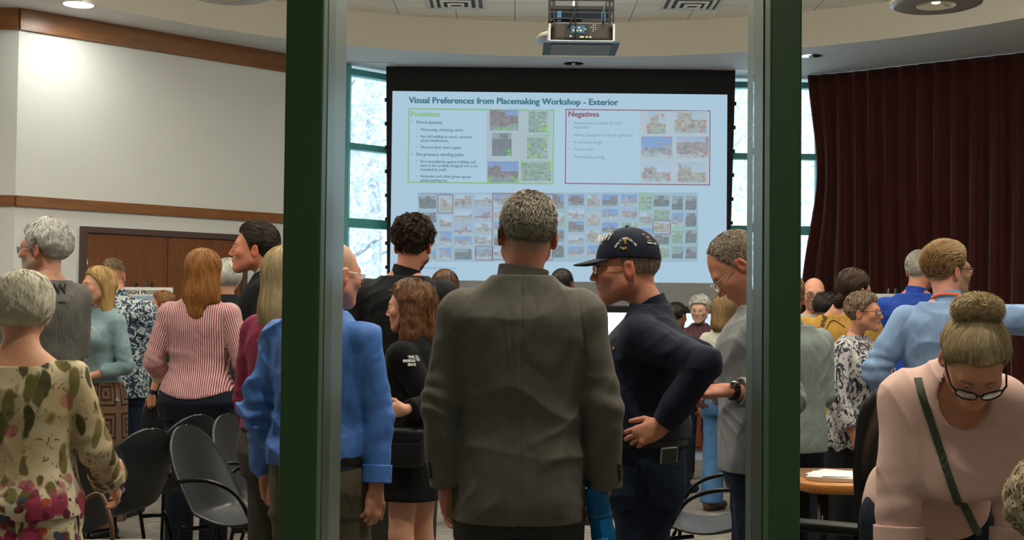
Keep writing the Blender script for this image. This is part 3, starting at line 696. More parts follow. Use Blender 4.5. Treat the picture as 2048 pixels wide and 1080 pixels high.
def mesh_sdf(prims, cell, mod=None, lo=None, hi=None, pad=.02, nb=12):
    """surface nets over a sparse block grid; returns V (N,3) and quads"""
    pos = [q for q in prims if not q.sub]
    L = np.min([q.c - q.r for q in pos], axis=0) - pad; H = np.max([q.c + q.r for q in pos], axis=0) + pad
    if lo is not None: L = np.maximum(L, lo)
    if hi is not None: H = np.minimum(H, hi)
    bs = cell * nb; L = np.floor(L / cell) * cell; nbk = np.maximum(1, np.ceil((H - L) / bs).astype(int))
    I = np.stack(np.meshgrid(*[np.arange(n) for n in nbk], indexing='ij'), -1).reshape(-1, 3)
    ctr = L + (I + .5) * bs; br = bs * .87
    # bound check with prims
    near = np.zeros(len(I), bool); dist = []
    for q in prims:
        dd = ln(ctr - q.c) - q.r - br - pad - q.k; dist.append(dd < 0)
        if not q.sub: near |= dd < 0
    I = I[near]; ctr = ctr[near]; dist = [d[near] for d in dist]
    dc = field(prims, ctr.astype(f32), mod); keep = np.abs(dc) < br * 1.5 + .02
    I = I[keep]; ctr = ctr[keep]; dist = [d[keep] for d in dist]
    if not len(I): return np.zeros((0, 3)), np.zeros((0, 4), int)
    g = np.arange(nb + 1); G = np.stack(np.meshgrid(g, g, g, indexing='ij'), -1).reshape(-1, 3)
    B = len(I); M_ = len(G)
    vs_, ids_, cs = [], [], []; edges = []
    dims = nbk * nb + 2
    CH = max(1, 600000 // M_)
    off8 = np.array([(i, j, k) for i in (0, 1) for j in (0, 1) for k in (0, 1)]); st = np.array([(nb + 1) ** 2, nb + 1, 1])
    cg = np.arange(nb); CG = np.stack(np.meshgrid(cg, cg, cg, indexing='ij'), -1).reshape(-1, 3); cbase = CG @ st
    E12 = [(a, b) for a in range(8) for b in range(a + 1, 8) if bin(a ^ b).count('1') == 1]
    for s0_ in range(0, B, CH):
        ib = I[s0_:s0_ + CH]; P = (L + (ib[:, None, :] * nb + G[None]) * cell).astype(f32)
        D = np.full(P.shape[:2], 1.0, f32)
        for q, dm in zip(prims, dist):
            ix = np.nonzero(dm[s0_:s0_ + CH])[0]
            if not len(ix): continue
            d = q(P[ix]); D[ix] = smax(D[ix], -d, q.k) if q.sub else smin(D[ix], d, q.k)
        if mod is not None: D = mod(P, D)
        c8 = D[:, cbase[:, None] + (off8 @ st)[None, :]]      # B,ncell,8
        neg = c8 < 0; act = neg.any(-1) & ~neg.all(-1); bi, ci = np.nonzero(act)
        if not len(bi): continue
        v8 = c8[bi, ci]; n8 = neg[bi, ci]
        acc = np.zeros((len(bi), 3), f32); cnt = np.zeros(len(bi), f32)
        for a, b_ in E12:
            m = n8[:, a] != n8[:, b_]; t = v8[:, a] / np.where(m, v8[:, a] - v8[:, b_], 1)
            pt = off8[a] + (off8[b_] - off8[a]) * t[:, None]; acc[m] += pt[m]; cnt[m] += 1
        gc = ib[bi] * nb + CG[ci]
        vs_.append(L + (gc + acc / cnt[:, None]) * cell); ids_.append((gc[:, 0] * dims[1] + gc[:, 1]) * dims[2] + gc[:, 2]); edges.append(n8[:, [0, 4, 2, 1]])
    if not vs_: return np.zeros((0, 3)), np.zeros((0, 4), int)
    V = np.concatenate(vs_); ids = np.concatenate(ids_); e = np.concatenate(edges)
    o = np.argsort(ids); V, ids, e = V[o], ids[o], e[o]
    sx, sy, sz = dims[1] * dims[2], dims[2], 1; Q = []
    def look(x): j = np.clip(np.searchsorted(ids, x), 0, len(ids) - 1); return np.where(ids[j] == x, j, -1)
    for ax, (p1, p2) in enumerate(((sy, sz), (sz, sx), (sx, sy))):
        m = np.nonzero(e[:, 0] != e[:, ax + 1])[0]; b0 = ids[m]
        q = np.stack([m, look(b0 - p1), look(b0 - p1 - p2), look(b0 - p2)], 1); ok = (q >= 0).all(1); q = q[ok]; fl = ~e[m[ok], 0]
        q[fl] = q[fl][:, ::-1]; Q.append(q)
    Q = np.concatenate(Q)[:, ::-1] if False else np.concatenate(Q)
    return V, Q
def join(parts):
    V, Q, n = [], [], 0
    for v, q in parts:
        if len(v): V.append(v); Q.append(q + n); n += len(v)
    return np.concatenate(V), np.concatenate(Q)
def wob(p, s, seed):
    a = seed * 1.7; x, y, z = p[..., 0] * s, p[..., 1] * s, p[..., 2] * s
    return np.sin(x + 1.3 * np.sin(y * 1.1 + a) + a) * np.cos(y * .9 + 1.1 * np.sin(z + 2 * a)) + .5 * np.sin(z * 1.9 + 1.7 * np.sin(x * 1.3 + a) + 3 * a)
def folds(p, seed, s=9., amp=.004, dirv=(0, 0, 1), sharp=1.0):
    """soft creases running across direction dirv"""
    d = unit(dirv).astype(f32); t = p @ d; w = wob(p, s * .45, seed)
    ph = t * s * 2.6 + 2.8 * w + 1.1 * wob(p, s * 1.1, seed + 9); r = 1 - np.abs(np.sin(ph)); m = np.clip(.50 + .7 * wob(p, s * .55, seed + 5), .06, 1)
    return 1.35 * amp * (r ** (1 + sharp)) * m
def normals(fn, P, e=.0015):
    g = np.stack([fn(P + np.eye(3)[i] * e) - fn(P - np.eye(3)[i] * e) for i in range(3)], -1); return g / (ln(g)[..., None] + 1e-9)

# ------------------------------------------------------------------ head
AZ = np.radians([0, 35, 55, 70, 84, 100, 125, 150, 180])
HAIRLINES = {'normal': [.076, .074, .052, .03, -.012, .02, -.03, -.055, -.060],
    'high': [.100, .098, .080, .045, -.005, .02, -.03, -.05, -.055],
    'bald': [.30, .30, .30, .05, .0, .02, -.0, .03, .03], 'none': [.4] * 9,
    'low': [.070, .068, .045, .0, -.03, -.05, -.06, -.07, -.075]}
def head_prims(hs=1.0, w=1.0, jaw=1.0, nose=1.0, fem=False):
    """adult head, eyes at z=0, crown at z=.118, chin at z=-.115, facing +y"""
    j = jaw
    P = [Ell((0, -.018, .030), (.0755 * w, .096, .088), k=.0), Ell((0, .02, -.02), (.066 * w, .073, .085), k=.03),
         Cone((-.050 * w * j, .0, -.058), (-.012, .066, -.096), .022, .018, .035), Cone((.050 * w * j, .0, -.058), (.012, .066, -.096), .022, .018, .035),
         Ell((0, .074, -.098), (.021, .017, .015), k=.02), Cone((-.034, .073, .019), (.034, .073, .019), .0125, .0125, .02),
         Ell((-.041, .060, -.024), (.022, .021, .018), k=.025), Ell((.041, .060, -.024), (.022, .021, .018), k=.025),
         Ell((0, .073, -.058), (.031, .02, .026), k=.02)]
    S_ = [Ell((-.031, .0985, .0), (.0165, .015, .0105), k=.012, sub=True), Ell((.031, .0985, .0), (.0165, .015, .0105), k=.012, sub=True)]
    E = []
    for s in (-1, 1):
        E += [Ell((s * .031, .0755, .000), (.0135, .0135, .0125), k=.002),
              Cone((s * .018, .0865, .0058), (s * .031, .0905, .0078), .0028, .003, .004), Cone((s * .031, .0905, .0078), (s * .044, .0835, .0045), .003, .0026, .004),
              Cone((s * .020, .086, -.0065), (s * .040, .084, -.0065), .0025, .0025, .005)]
    N = [Cone((0, .090, .010), (0, .1075 + .004 * (nose - 1), -.026), .0068, .0082 * nose, .010), Ell((0, .1085 + .006 * (nose - 1), -.0315), (.0088 * nose, .009 * nose, .008), k=.006),
         Ell((-.0115, .0985, -.035), (.0068 * nose, .009, .0065), k=.006), Ell((.0115, .0985, -.035), (.0068 * nose, .009, .0065), k=.006)]
    Lp = [Cone((-.019, .0855, -.0615), (0, .0945, -.0585), .0038, .0052, .006), Cone((.019, .0855, -.0615), (0, .0945, -.0585), .0038, .0052, .006),
          Cone((-.016, .086, -.0685), (.016, .086, -.0685), .0045, .0045, .006), Ell((0, .0895, -.0695), (.012, .006, .0052), k=.005),
          Cone((-.022, .0935, -.0645), (.022, .0935, -.0645), .0012, .0012, .0025, sub=True)]
    Er = []
    for s in (-1, 1):
        R = rotz(s * .42) @ rotx(-.18)
        Er += [Ell((s * .0815 * w, -.012, -.012), (.0085, .019, .033), R.copy(), k=.006), Ell((s * .090 * w, -.010, -.008), (.006, .010, .017), R, k=.004, sub=True)]
        Er += [Cone((s * .087 * w, -.022, .014), (s * .086 * w, -.026, -.016), .0035, .003, .005)]
    return P, S_, E + N + Lp, Er
def xform(prims, o, R, sc_=1.0):
    """move primitives from head space into body space"""
    out = []
    for q in prims:
        if isinstance(q, Cone):
            n = Cone(o + R @ (q.a * sc_), o + R @ (q.b * sc_), q.ra * sc_, q.rb * sc_, q.k * sc_, q.flat, None if q.sq is None else (R @ unit(q.sq[0]), q.sq[1]), q.sub)
        else:
            n = Ell(o + R @ (q.c * sc_), q.rad * sc_, R if q.R is None else R @ q.R, q.k * sc_, q.sub)
        out.append(n)
    return out
def hand_prims(w, d, n, side, curl=.5, spread=.25, s=1.0, fk=.003, thumb=.6, pinch=None):
    """wrist w, direction d of the palm, palm normal n (palm faces n), side +1 = thumb on +u"""
    d = unit(d); n = unit(n - d * (n @ d)); u = unit(np.cross(d, n)) * side
    P = [Cone(w, w + d * .035 * s, .025 * s, .029 * s, .012, sq=(n, .62)), Cone(w + d * .03 * s - u * .016 * s, w + d * .082 * s - u * .022 * s, .019 * s, .0145 * s, .015, sq=(n, .75)),
         Cone(w + d * .03 * s + u * .014 * s, w + d * .088 * s + u * .022 * s, .020 * s, .0145 * s, .015, sq=(n, .75)), Cone(w + d * .05 * s - u * .012 * s, w + d * .088 * s + u * .012 * s, .018 * s, .015 * s, .012, sq=(n, .7))]
    for i, (uo, L, r) in enumerate(((.027, .040, .0088), (.009, .045, .009), (-.009, .042, .0086), (-.026, .033, .0076))):
        b = w + d * (.086 - .006 * abs(i - 1)) * s + u * uo * s; a = curl * (1.0 + .12 * i); sp = spread * (uo / .027) * .45
        dirv = unit(d * math.cos(sp) + u * math.sin(sp)); pt = b
        for j, (ll, rr) in enumerate(((1, 1), (.62, .92), (.5, .84))):
            dj = unit(dirv * math.cos(a * (.7 + j * .95)) + n * math.sin(a * (.7 + j * .95))); q = pt + dj * L * ll * s
            P.append(Cone(pt, q, r * rr * s, r * (rr - .06) * s, fk if j == 0 else .002)); pt = q
    b = w + d * .022 * s + u * .022 * s + n * .006 * s; d1 = unit(d * .72 + u * .62 + n * .25 * thumb); d2 = unit(d * .9 + u * .22 + n * .45 * thumb)
    P += [Cone(b, b + d1 * .040 * s, .0135 * s, .0105 * s, .010), Cone(b + d1 * .040 * s, b + d1 * .040 * s + d2 * .030 * s, .0102 * s, .0092 * s, .003), Cone(b + d1 * .04 * s + d2 * .03 * s, b + d1 * .04 * s + d2 * .056 * s, .0092 * s, .0072 * s, .002)]
    return P
# ------------------------------------------------------------------ materials for people
def m_attr(name, rough=.5, sss=0, spec=.4, bscale=0, bstr=.2, var=.06, sheen=0, metal=0):
    t = NT(name); a = t.n('ShaderNodeAttribute', attribute_name='col'); co = t.coord('Object'); n = t.noise(co, 60, 3)
    f = t.math('ADD', t.math('MULTIPLY', n, 2 * var), 1 - var); cx_ = t.n('ShaderNodeCombineColor'); [t.l(f, cx_.inputs[i]) for i in range(3)]
    col = t.mix(1.0, a.outputs['Color'], cx_.outputs[0], 'MULTIPLY')
    b = t.bsdf(col, rough, metal, spec, t.noise(co, bscale, 2) if bscale else None, bstr, .001)
    if sss: b.inputs['Subsurface Weight'].default_value = sss; b.inputs['Subsurface Radius'].default_value = (1, .35, .2); b.inputs['Subsurface Scale'].default_value = .008
    if sheen: b.inputs['Sheen Weight'].default_value = sheen * .2
    return t.m
m_skin = m_attr('skin', .48, .12, .4, 900, .12, .07)
m_hair = m_attr('hair', .42, 0, .35, 0, 0, .16)
def cloth(name, c1, c2=None, rough=.85, scale=(1, 1, 1), ns=40, bstr=.15, bscale=700, sheen=.0, pattern=None, wr=.5):
    if name in MATS: return MATS[name]
    t = NT(name); co = t.coord('Object', scale); c1 = srgb(c1); c2 = srgb(c2) if c2 else tuple(v * .8 for v in c1)
    col = t.mix(t.ramp(t.noise(co, ns, 4, .6), [(.35, 0.), (.65, 1.)]), c1, c2)
    if pattern: col = pattern(t, col)
    w1 = t.noise(t.coord('Object', (1, 1, .55), rot=(.3, .5, 0)), 6, 1.4, .5, 1.4); w1 = t.math('ABSOLUTE', t.math('SUBTRACT', w1, .5)); w1 = t.math('ADD', t.math('MULTIPLY', w1, wr * 17), t.math('MULTIPLY', t.noise(t.coord('Object'), bscale, 2), bstr))
    b = t.bsdf(col, rough, spec=.25, bump=w1, bstr=.8, bdist=.0022)
    if sheen: b.inputs['Sheen Weight'].default_value = sheen * .2
    MATS[name] = t.m; return t.m

# torso sections for a 1.75 m figure: z, half width, half depth, forward offset
T_MAN = [(.74, .168, .115, -.005), (.86, .172, .122, -.008), (.95, .168, .118, -.005), (1.05, .158, .112, .0), (1.15, .162, .116, .004), (1.25, .176, .124, .004), (1.33, .190, .122, .0),
         (1.375, .190, .108, -.008), (1.405, .178, .092, -.012), (1.435, .148, .078, -.016), (1.465, .110, .068, -.018), (1.492, .078, .060, -.018), (1.515, .060, .056, -.014), (1.54, .045, .045, -.01)]
T_WOM = [(.74, .165, .118, -.012), (.86, .178, .126, -.015), (.93, .172, .118, -.012), (1.03, .140, .098, .0), (1.09, .134, .094, .004), (1.17, .145, .104, .010), (1.25, .160, .124, .022), (1.31, .165, .114, .012),
         (1.355, .160, .092, -.004), (1.385, .148, .080, -.010), (1.415, .120, .070, -.014), (1.445, .090, .060, -.014), (1.470, .064, .052, -.014), (1.495, .050, .046, -.01), (1.525, .035, .035, -.008)]
def scaled(T, w=1, d=1, belly=0, bust=0, hip=0):
    o = []; w_, d_ = w, d
    for z, a, b, y in T:
        fd = min(1, max(.15, (1.46 - z) / .10)); w = 1 + (w_ - 1) * fd; d = 1 + (d_ - 1) * fd
        g = math.exp(-((z - 1.06) / .13) ** 2) * belly; h = math.exp(-((z - .86) / .1) ** 2) * hip; bu = math.exp(-((z - 1.25) / .06) ** 2) * bust
        o.append((z, a * w + g * .5 + h, b * d + g * .8 + bu * .5 + h * .5, y + g * .6 + bu * .5))
    return o
class Person:
    def __init__(s, px, py, Y, yaw=0, man=True, tone='#c99a80', w=1, d=1, belly=0, bust=0, hip=0, lean=0, side=0, twist=0, head=(0, 0, 0), hs=1.0, arms=None, legs=None, label='', res=1.0,
                 ztop=None, hw=1.0, jaw=1.0, nose=1.0, headshift=(0, 0, 0), height=None, hunch=0, legcurve=0):
        s.man = man; s.tone = np.minimum(np.array(srgb(tone)) * np.array([1.22, 1.27, 1.27]), .92); s.Y = Y; s.yaw = math.radians(yaw)
        q = at(px, py, Y); zt = q[2] if ztop is None else ztop
        s.h = zt if height is None else height; s.k = s.h / 1.733; k = s.k
        s.e = empty('person', (q[0], Y, 0), s.yaw, label, 'person'); s.res = res; s.cell = max(.0042, Y * .00105) / res
        s.hcell = max(.0022, Y * .00052) / res
        Ls, Ss, Tw = math.radians(lean), math.radians(side), math.radians(twist)
        s.R = rotz(Tw) @ roty(Ss) @ rotx(-Ls); s.piv = vec(0, 0, .93 * k)
        s.TT = scaled(T_MAN if man else T_WOM, w, d, belly, bust, hip)
        s.sw = (.178 if man else .152) * w          # shoulder joint half spacing
        s.tp = lambda p: s.piv + s.R @ (vec(p) * k - s.piv)
        s.shz = 1.385 if man else 1.358
        s.sh = {i: s.tp((i * s.sw, -.012 + hunch * .03, s.shz)) for i in (-1, 1)}
        hy, hp, hr = [math.radians(a) for a in head]
        s.RH = rotz(Tw * .6) @ rotx(-Ls * .5) @ rotz(hy) @ rotx(-hp) @ roty(hr); s.hs = hs * k * (1.0 if man else .965)
        nb_ = s.tp((0, -.015, 1.50 if man else 1.475)); s.nb = nb_
        hc = nb_ + (rotz(Tw) @ rotx(-Ls * .75)) @ (vec(0, .035 + hunch * .05, .118) * k) + vec(headshift) * k
        s.hc = hc; s.hk = hw, jaw, nose
        s.P, s.S, s.Fe, s.Er = head_prims(1, hw, jaw, nose)
        s.headskull = xform(s.P, hc, s.RH, s.hs)
        s.headall = xform(s.P + s.S + s.Fe + s.Er, hc, s.RH, s.hs)
        s.neck = [Cone(nb_ - s.R @ vec(0, 0, .03) * k, hc + s.RH @ vec(0, -.030, -.045) * s.hs, (.055 if man else .046) * k * w ** .5, (.055 if man else .045) * k, .03)]
        # arms: directions for upper arm and forearm
        arms = arms or {}
        s.el, s.wr, s.hd = {}, {}, {}
        for i in (-1, 1):
            a = dict(arms.get(i, {}))
            for q_ in ('ua', 'fa', 'hd', 'hn'):
                if q_ in a: a[q_] = rotz(-s.yaw) @ unit(a[q_])      # arm directions are given in the room's axes
            ua = unit(a.get('ua', (i * .16, -.02, -1))); fa = unit(a.get('fa', (i * .05, .22, -1)))
            s.el[i] = s.sh[i] + ua * .285 * k * a.get('ul', 1); s.wr[i] = s.el[i] + fa * .255 * k * a.get('fl', 1); s.hd[i] = dict(d=unit(a.get('hd', fa)), n=unit(a.get('hn', (-i, .0, 0))), curl=a.get('curl', .45), spread=a.get('spread', .2), thumb=a.get('thumb', .6))
        lg = legs or {}
        s.hip, s.kn, s.an = {}, {}, {}
        for i in (-1, 1):
            s.hip[i] = vec(i * .088, -.0, .90) * k; t_ = lg.get(i, (0, 0)); s.kn[i] = vec(i * (.10 + t_[0] * .5), t_[1] * .5 + .01, .49) * k; s.an[i] = vec(i * (.10 + t_[0]), t_[1] - .01, .085) * k
    def torso(s, off=0, zmin=None, zmax=None, n=2.3, k=.03, T=None):
        T = T or s.TT
        T2 = [r for r in T if (zmin is None or r[0] >= zmin - .05) and (zmax is None or r[0] <= zmax + .08)]
        T2 = [(z, w, d, y) for z, w, d, y in T2]
        return Loft(T2, s.piv - s.R @ s.piv, s.R, n, k, off, s.k)
    def body(s, bare_legs=False, bare_arms=(), chest=False, hair_paint=None, facial=None, brow='#5b4330', eye='#4a5a66', hands=(-1, 1), feet=False, fmat=None, legr=1.0, browk=1.0, lipc=None, elz=False, hz=1.0):
        k = s.k; parts = []
        # coarse hidden core
        core = [s.torso(-.016, .90), Cone(s.nb, s.hc + s.RH @ vec(0, -.03, -.03) * s.hs, .036 * k, .036 * k, .02)]
        for i in (-1, 1):
            core += [Cone(s.sh[i], s.el[i], .036 * k, .030 * k, .02), Cone(s.el[i], s.wr[i], .028 * k, .018 * k, .02)]
            lr = (.078 if bare_legs else .070) * k * legr
            core += [Cone(s.hip[i], s.kn[i], lr, .050 * k * legr, .03), Cone(s.kn[i], s.an[i], .049 * k * legr, .032 * k, .02), Cone(s.an[i], s.an[i] + vec(0, .12, -.045) * k, .03 * k, .028 * k, .02)]
            if bare_legs: core += [Ell(s.kn[i] * .72 + s.an[i] * .28 + vec(0, -.014, 0) * k, (.047 * k * legr, .050 * k * legr, .11 * k), k=.03)]
        parts.append(mesh_sdf(core, .008 if bare_legs else .014))
        # head and neck
        up = s.headall + s.neck + ([s.torso(0)] if chest else [])
        hi = s.hc + .2; lo = s.hc - .17 * np.ones(3); lo[2] = min(lo[2], s.nb[2] - .03)
        if chest: lo = s.nb - vec(.32, .3, .16); hi = s.hc + .3
        else: lo = np.minimum(lo, s.nb - vec(.1, .1, .04))
        hv = mesh_sdf(up, s.hcell, lo=lo, hi=hi); parts.append(hv)
        for i in hands:
            h = s.hd[i]; hp = hand_prims(s.wr[i], h['d'], h['n'], i, h['curl'], h['spread'], k * (.98 if s.man else .9), thumb=h['thumb'])
            fr_ = [Cone(s.el[i], s.wr[i] + unit(s.hd[i]['d']) * .01, (.040 if s.man else .035) * k, (.026 if s.man else .022) * k, .015)]
            fr_ += [Cone(s.sh[i], s.el[i], .043 * k, .038 * k, .02)] if i in bare_arms else []
            parts.append(mesh_sdf(fr_ + hp, s.hcell * 1.0 if s.Y < 6 else s.hcell))
        V, Q = join(parts)
        # skin colour
        n = len(V); col = np.tile(s.tone, (n, 1)); L = ((V - s.hc) @ s.RH) / s.hs; hm = (ln(L - vec(0, 0, 0)) < .16)
        x, y, z = L[:, 0], L[:, 1], L[:, 2]
        def g(c, r): return np.exp(-(((x - c[0]) / r[0]) ** 2 + ((y - c[1]) / r[1]) ** 2 + ((z - c[2]) / r[2]) ** 2)) * hm
        def blend(m, c): m = np.clip(m, 0, 1)[:, None]; col[:] = col * (1 - m) + np.array(c) * m
        red = s.tone * np.array([1.03, .72, .68])
        blend(.55 * (g((-.045, .07, -.03), (.025, .03, .022)) + g((.045, .07, -.03), (.025, .03, .022))), red)
        blend(.6 * g((0, .108, -.03), (.018, .02, .014)), red)
        for sg in (-1, 1): blend(.75 * g((sg * .088, -.012, -.01), (.012, .03, .04)), s.tone * np.array([1.0, .60, .55]))
        lc = np.array(srgb(lipc)) if lipc else s.tone * np.array([.95, .52, .52])
        blend(1.3 * g((0, .092, -.0635), (.019, .014, .0075)), lc)
        for sg in (-1, 1):
            dx, dz = x - sg * .031, z
            eyeb = hm & (y > .070) & ((dx / .0125) ** 2 + (dz / .0048) ** 2 < 1)
            col[eyeb] = (.62, .58, .55)
            ir = hm & (y > .07) & (dx ** 2 + dz ** 2 < .0056 ** 2) & eyeb; col[ir] = srgb(eye); pu = ir & (dx ** 2 + dz ** 2 < .0026 ** 2); col[pu] = (.01, .01, .01)
            lid = hm & (y > .07) & (np.abs(dx) < .0145) & (np.abs(z - (.0062 - 22 * dx ** 2)) < .0016); col[lid] = s.tone * .25
            bz = .0195 - 6.0 * (dx + sg * -.004) ** 2; bm = np.clip(1.3 - np.abs(z - bz) / .0045, 0, 1) * np.clip(1.5 - (np.abs(dx) / .017) ** 4, 0, 1) * (y > .06) * hm * .85 * browk
            blend(bm, srgb(brow))
        if hair_paint:
            hl, hc_ = hair_paint; az = np.abs(np.arctan2(x, y)); zl = np.interp(az, AZ, HAIRLINES[hl]); m = np.clip((z - zl) / .008 + .5, 0, 1) * hm * (np.abs(x) < .079 * s.hk[0]); blend(m * .5, srgb(hc_))
        if facial:
            c, a = facial; az = np.abs(np.arctan2(x, y)); m = np.clip((-.035 - z) / .01, 0, 1) * (az < 1.5) * np.clip((z + .125) / .01, 0, 1) * hm * (1 - np.clip(1.5 * g((0, .092, -.0635), (.022, .02, .007)), 0, 1)); blend(m * a, srgb(c))
        s.bodyo = obj_from('body', V, Q, fmat or m_skin, s.e, True, col); return s.bodyo
    def part(s, name, prims, m, cell=None, mod=None, parent=None, tcf=None, lo=None, hi=None, colf=None):
        V, Q = mesh_sdf(prims, cell or s.cell, mod, lo, hi)
        if not len(V): print('EMPTY', name); return None
        return obj_from(name, V, Q, m, parent or s.e, True, colf(V) if colf else None, tcf(V) if tcf else None)
    # ---------------- clothes
    def top(s, name, m, hem=.86, off=.012, sleeve=1.0, r=(.062, .054, .043), seed=1, famp=.005, fs=8., neck=1.47, k=.035, T=None, tails=0, cuffs=True, mod2=None, n=2.3, sides=(-1, 1), open_neck=None, shoulder=.060, cellk=1.0, blouse=0, tcf='arm', hemR=None, ak=.018):
        K = s.k; T_ = [(z, w + off * f_, d + off * f_, y) for z, w, d, y in (T or s.TT) for f_ in [min(1, max(.6, (1.50 - z) / .10))]]; P = [s.torso(0, hem - .16, None, n, .0, T_)]
        arms = []
        for i in sides:
            a, b, c = s.sh[i], s.el[i], s.wr[i]; ax = i * unit(s.R @ vec(1, 0, 0))
            P.append(Ell(a - s.R @ vec(0, 0, .008) * K, (shoulder * K, shoulder * K * .98, shoulder * K), k=k))
            if sleeve <= .5:
                e = a + (b - a) * sleeve * 2; arms.append((i, a, e)); P.append(Cone(a, e, r[0] * K, (r[0] * .4 + r[1] * .6) * K, k, flat=2))
            else:
                f = (sleeve - .5) * 2; e = b + (c - b) * f; P.append(Cone(a, b, r[0] * K, r[1] * K, ak)); P.append(Cone(b, e, r[1] * K, (r[1] + (r[2] - r[1]) * f) * K, .010, flat=2))
        ud = unit(s.R @ vec(0, 0, 1)); uR = s.R; piv = s.piv; zh = hem * K; zn = neck * K
        def mod(p, D):
            q = (p - piv.astype(f32)) @ uR.astype(f32); z = q[..., 2] + f32(piv[2]); xx, yy = q[..., 0], q[..., 1]
            tor = np.clip(1.3 - np.abs(xx) / (s.sw * K + .03), 0, 1)
            sd = 1 if seed % 2 else -1; fo = .55 * folds(p, seed, fs * 1.1, famp, (.55 * sd, .2, 1), .6) + .8 * folds(p, seed + 3, fs * .9, famp * .9, (1, .3, .35 * sd), .4) + .5 * folds(p, seed + 7, fs * 1.7, famp * .8, (-.7 * sd, .3, .7), .6)
            D = D - fo + famp * .5 + wob(p, 26, seed) * famp * .12
            for i in sides:   # creases round the elbow
                e = s.el[i].astype(f32); de = ln(p - e); w_ = np.exp(-(de / .085) ** 2); ax_ = unit(s.wr[i] - s.sh[i]).astype(f32); t = (p - e) @ ax_
                D = D - w_ * famp * .75 * np.sin(t * 105 + 3.2 * wob(p, 11, seed + i) + 9 * p[..., 0] * i) * np.clip(.55 + .6 * wob(p, 9, seed + 4), 0, 1)
            if blouse: D = D - blouse * np.exp(-((z - zh - .05) / .05) ** 2) * tor
            hz_ = zh if hemR is None else zh + hemR(xx, yy)
            D = np.where(np.abs(xx) < (s.sw + .04) * K if sleeve > .5 else True, np.maximum(D, np.where(_armfar(p), -1., hz_ - z)), D)
            if open_neck is not None: D = open_neck(q + piv.astype(f32), D)
            else: D = np.maximum(D, z - zn - .0)
            return mod2(p, D) if mod2 else D
        def _armfar(p):
            # points that belong to a sleeve rather than the torso body
            m_ = np.zeros(p.shape[:-1], bool)
            for i in sides:
                for a, b, rr in ((s.sh[i], s.el[i], r[0]), (s.el[i], s.wr[i], r[1])):
                    ba = b - a; t = np.clip(((p - a.astype(f32)) @ ba.astype(f32)) / float(ba @ ba), 0, 1); m_ |= ln(p - a.astype(f32) - t[..., None] * ba.astype(f32)) < (rr * K + .012)
            return m_
        def tc(V):
            q = (V - piv) @ uR; u = q[:, 0].copy(); v = q[:, 2].copy(); kk = np.zeros(len(V))
            for i in sides:
                dmin = None
                for a, b in ((s.sh[i], s.el[i]), (s.el[i], s.wr[i])):
                    ba = b - a; t = ((V - a) @ ba) / (ba @ ba); tt = np.clip(t, -.0, 1); dd = ln(V - a - tt[:, None] * ba)
                    ub = unit(ba); pr = unit(np.cross(ub, vec(0, 1, 0)) + 1e-6); qq = np.cross(ub, pr)
                    ms = (dd < r[0] * K + .02) & (i * q[:, 0] > s.sw * K - .01 if a is s.sh[i] else (dd < r[1] * K + .012))
                    w_ = (V - a) @ pr; w2 = (V - a) @ qq; an_ = np.arctan2(w2, w_) * r[1] * K
                    u[ms] = an_[ms]; v[ms] = ((V - a) @ ub)[ms]; kk[ms] = 1
            return np.stack([u, v, kk], 1)
        s.top_prims, s.top_mod = P, mod
        s.topo = s.part(name, P, m, s.cell * cellk, mod, tcf=tc if tcf else None); s.topr = r; s.topsl = sleeve; return s.topo
    def collar(s, m, kind='shirt', name='collar', h=.035, r=.064, off=0, parent=None, tilt=-.25, wing=False, th=.006, z=1.468):
        K = s.k; ax = unit(s.hc + s.RH @ vec(0, -.03, -.05) * s.hs - s.nb) * .6 + unit(s.R @ vec(0, 0, 1)) * .4; ax = unit(ax)
        c = s.tp((0, -.014, z)); b = c + ax * h * K
        def f(p):
            q = p - c.astype(f32); t = q @ ax.astype(f32); rad = ln((q - t[..., None] * ax.astype(f32)) * np.array([1, 1.06, 1], f32)); fl = r * K + .25 * np.maximum(h * K * .5 - t, 0) * (1 if kind == 'shirt' else .2)
            fr = (s.R.T @ vec(0, 0, 0)); yq = (q @ s.R.astype(f32))[..., 1]
            top = h * K * (1 - (.45 if kind in ('shirt',) else .2) * np.clip(yq / (r * K), 0, 1))
            return np.maximum(np.abs(rad - fl - (.004 if t is None else 0)) - th * .5, np.maximum(t - top, -t - .03))
        return s.part(name, [Fn(f, c, .13, 0)], m, min(.0032, s.cell * .6) if s.Y < 7 else .004, parent=parent or s.topo)
    def band(s, name, m, c, ax, r, h, th=.004, parent=None, cell=None, sq=None):
        """cuff / belt like ring"""
        ax = unit(ax).astype(f32); c = vec(c)
        def f(p):
            q = p - c.astype(f32); t = q @ ax; rad = ln(q - t[..., None] * ax); return np.maximum(np.abs(rad - r) - th, np.abs(t) - h / 2)
        return s.part(name, [Fn(f, c, r + h + .02, 0)], m, cell or s.cell * .7, parent=parent or s.topo)
    def cuff(s, i, m, at_=1.0, h=.045, r=None, th=.004, name='cuff'):
        K = s.k
        if at_ > .5: f = (at_ - .5) * 2; c = s.el[i] + (s.wr[i] - s.el[i]) * f; ax = s.wr[i] - s.el[i]
        else: c = s.sh[i] + (s.el[i] - s.sh[i]) * at_ * 2; ax = s.el[i] - s.sh[i]
        return s.band(name, m, c - unit(ax) * h * .3, ax, (r or s.topr[2]) * K, h, th)
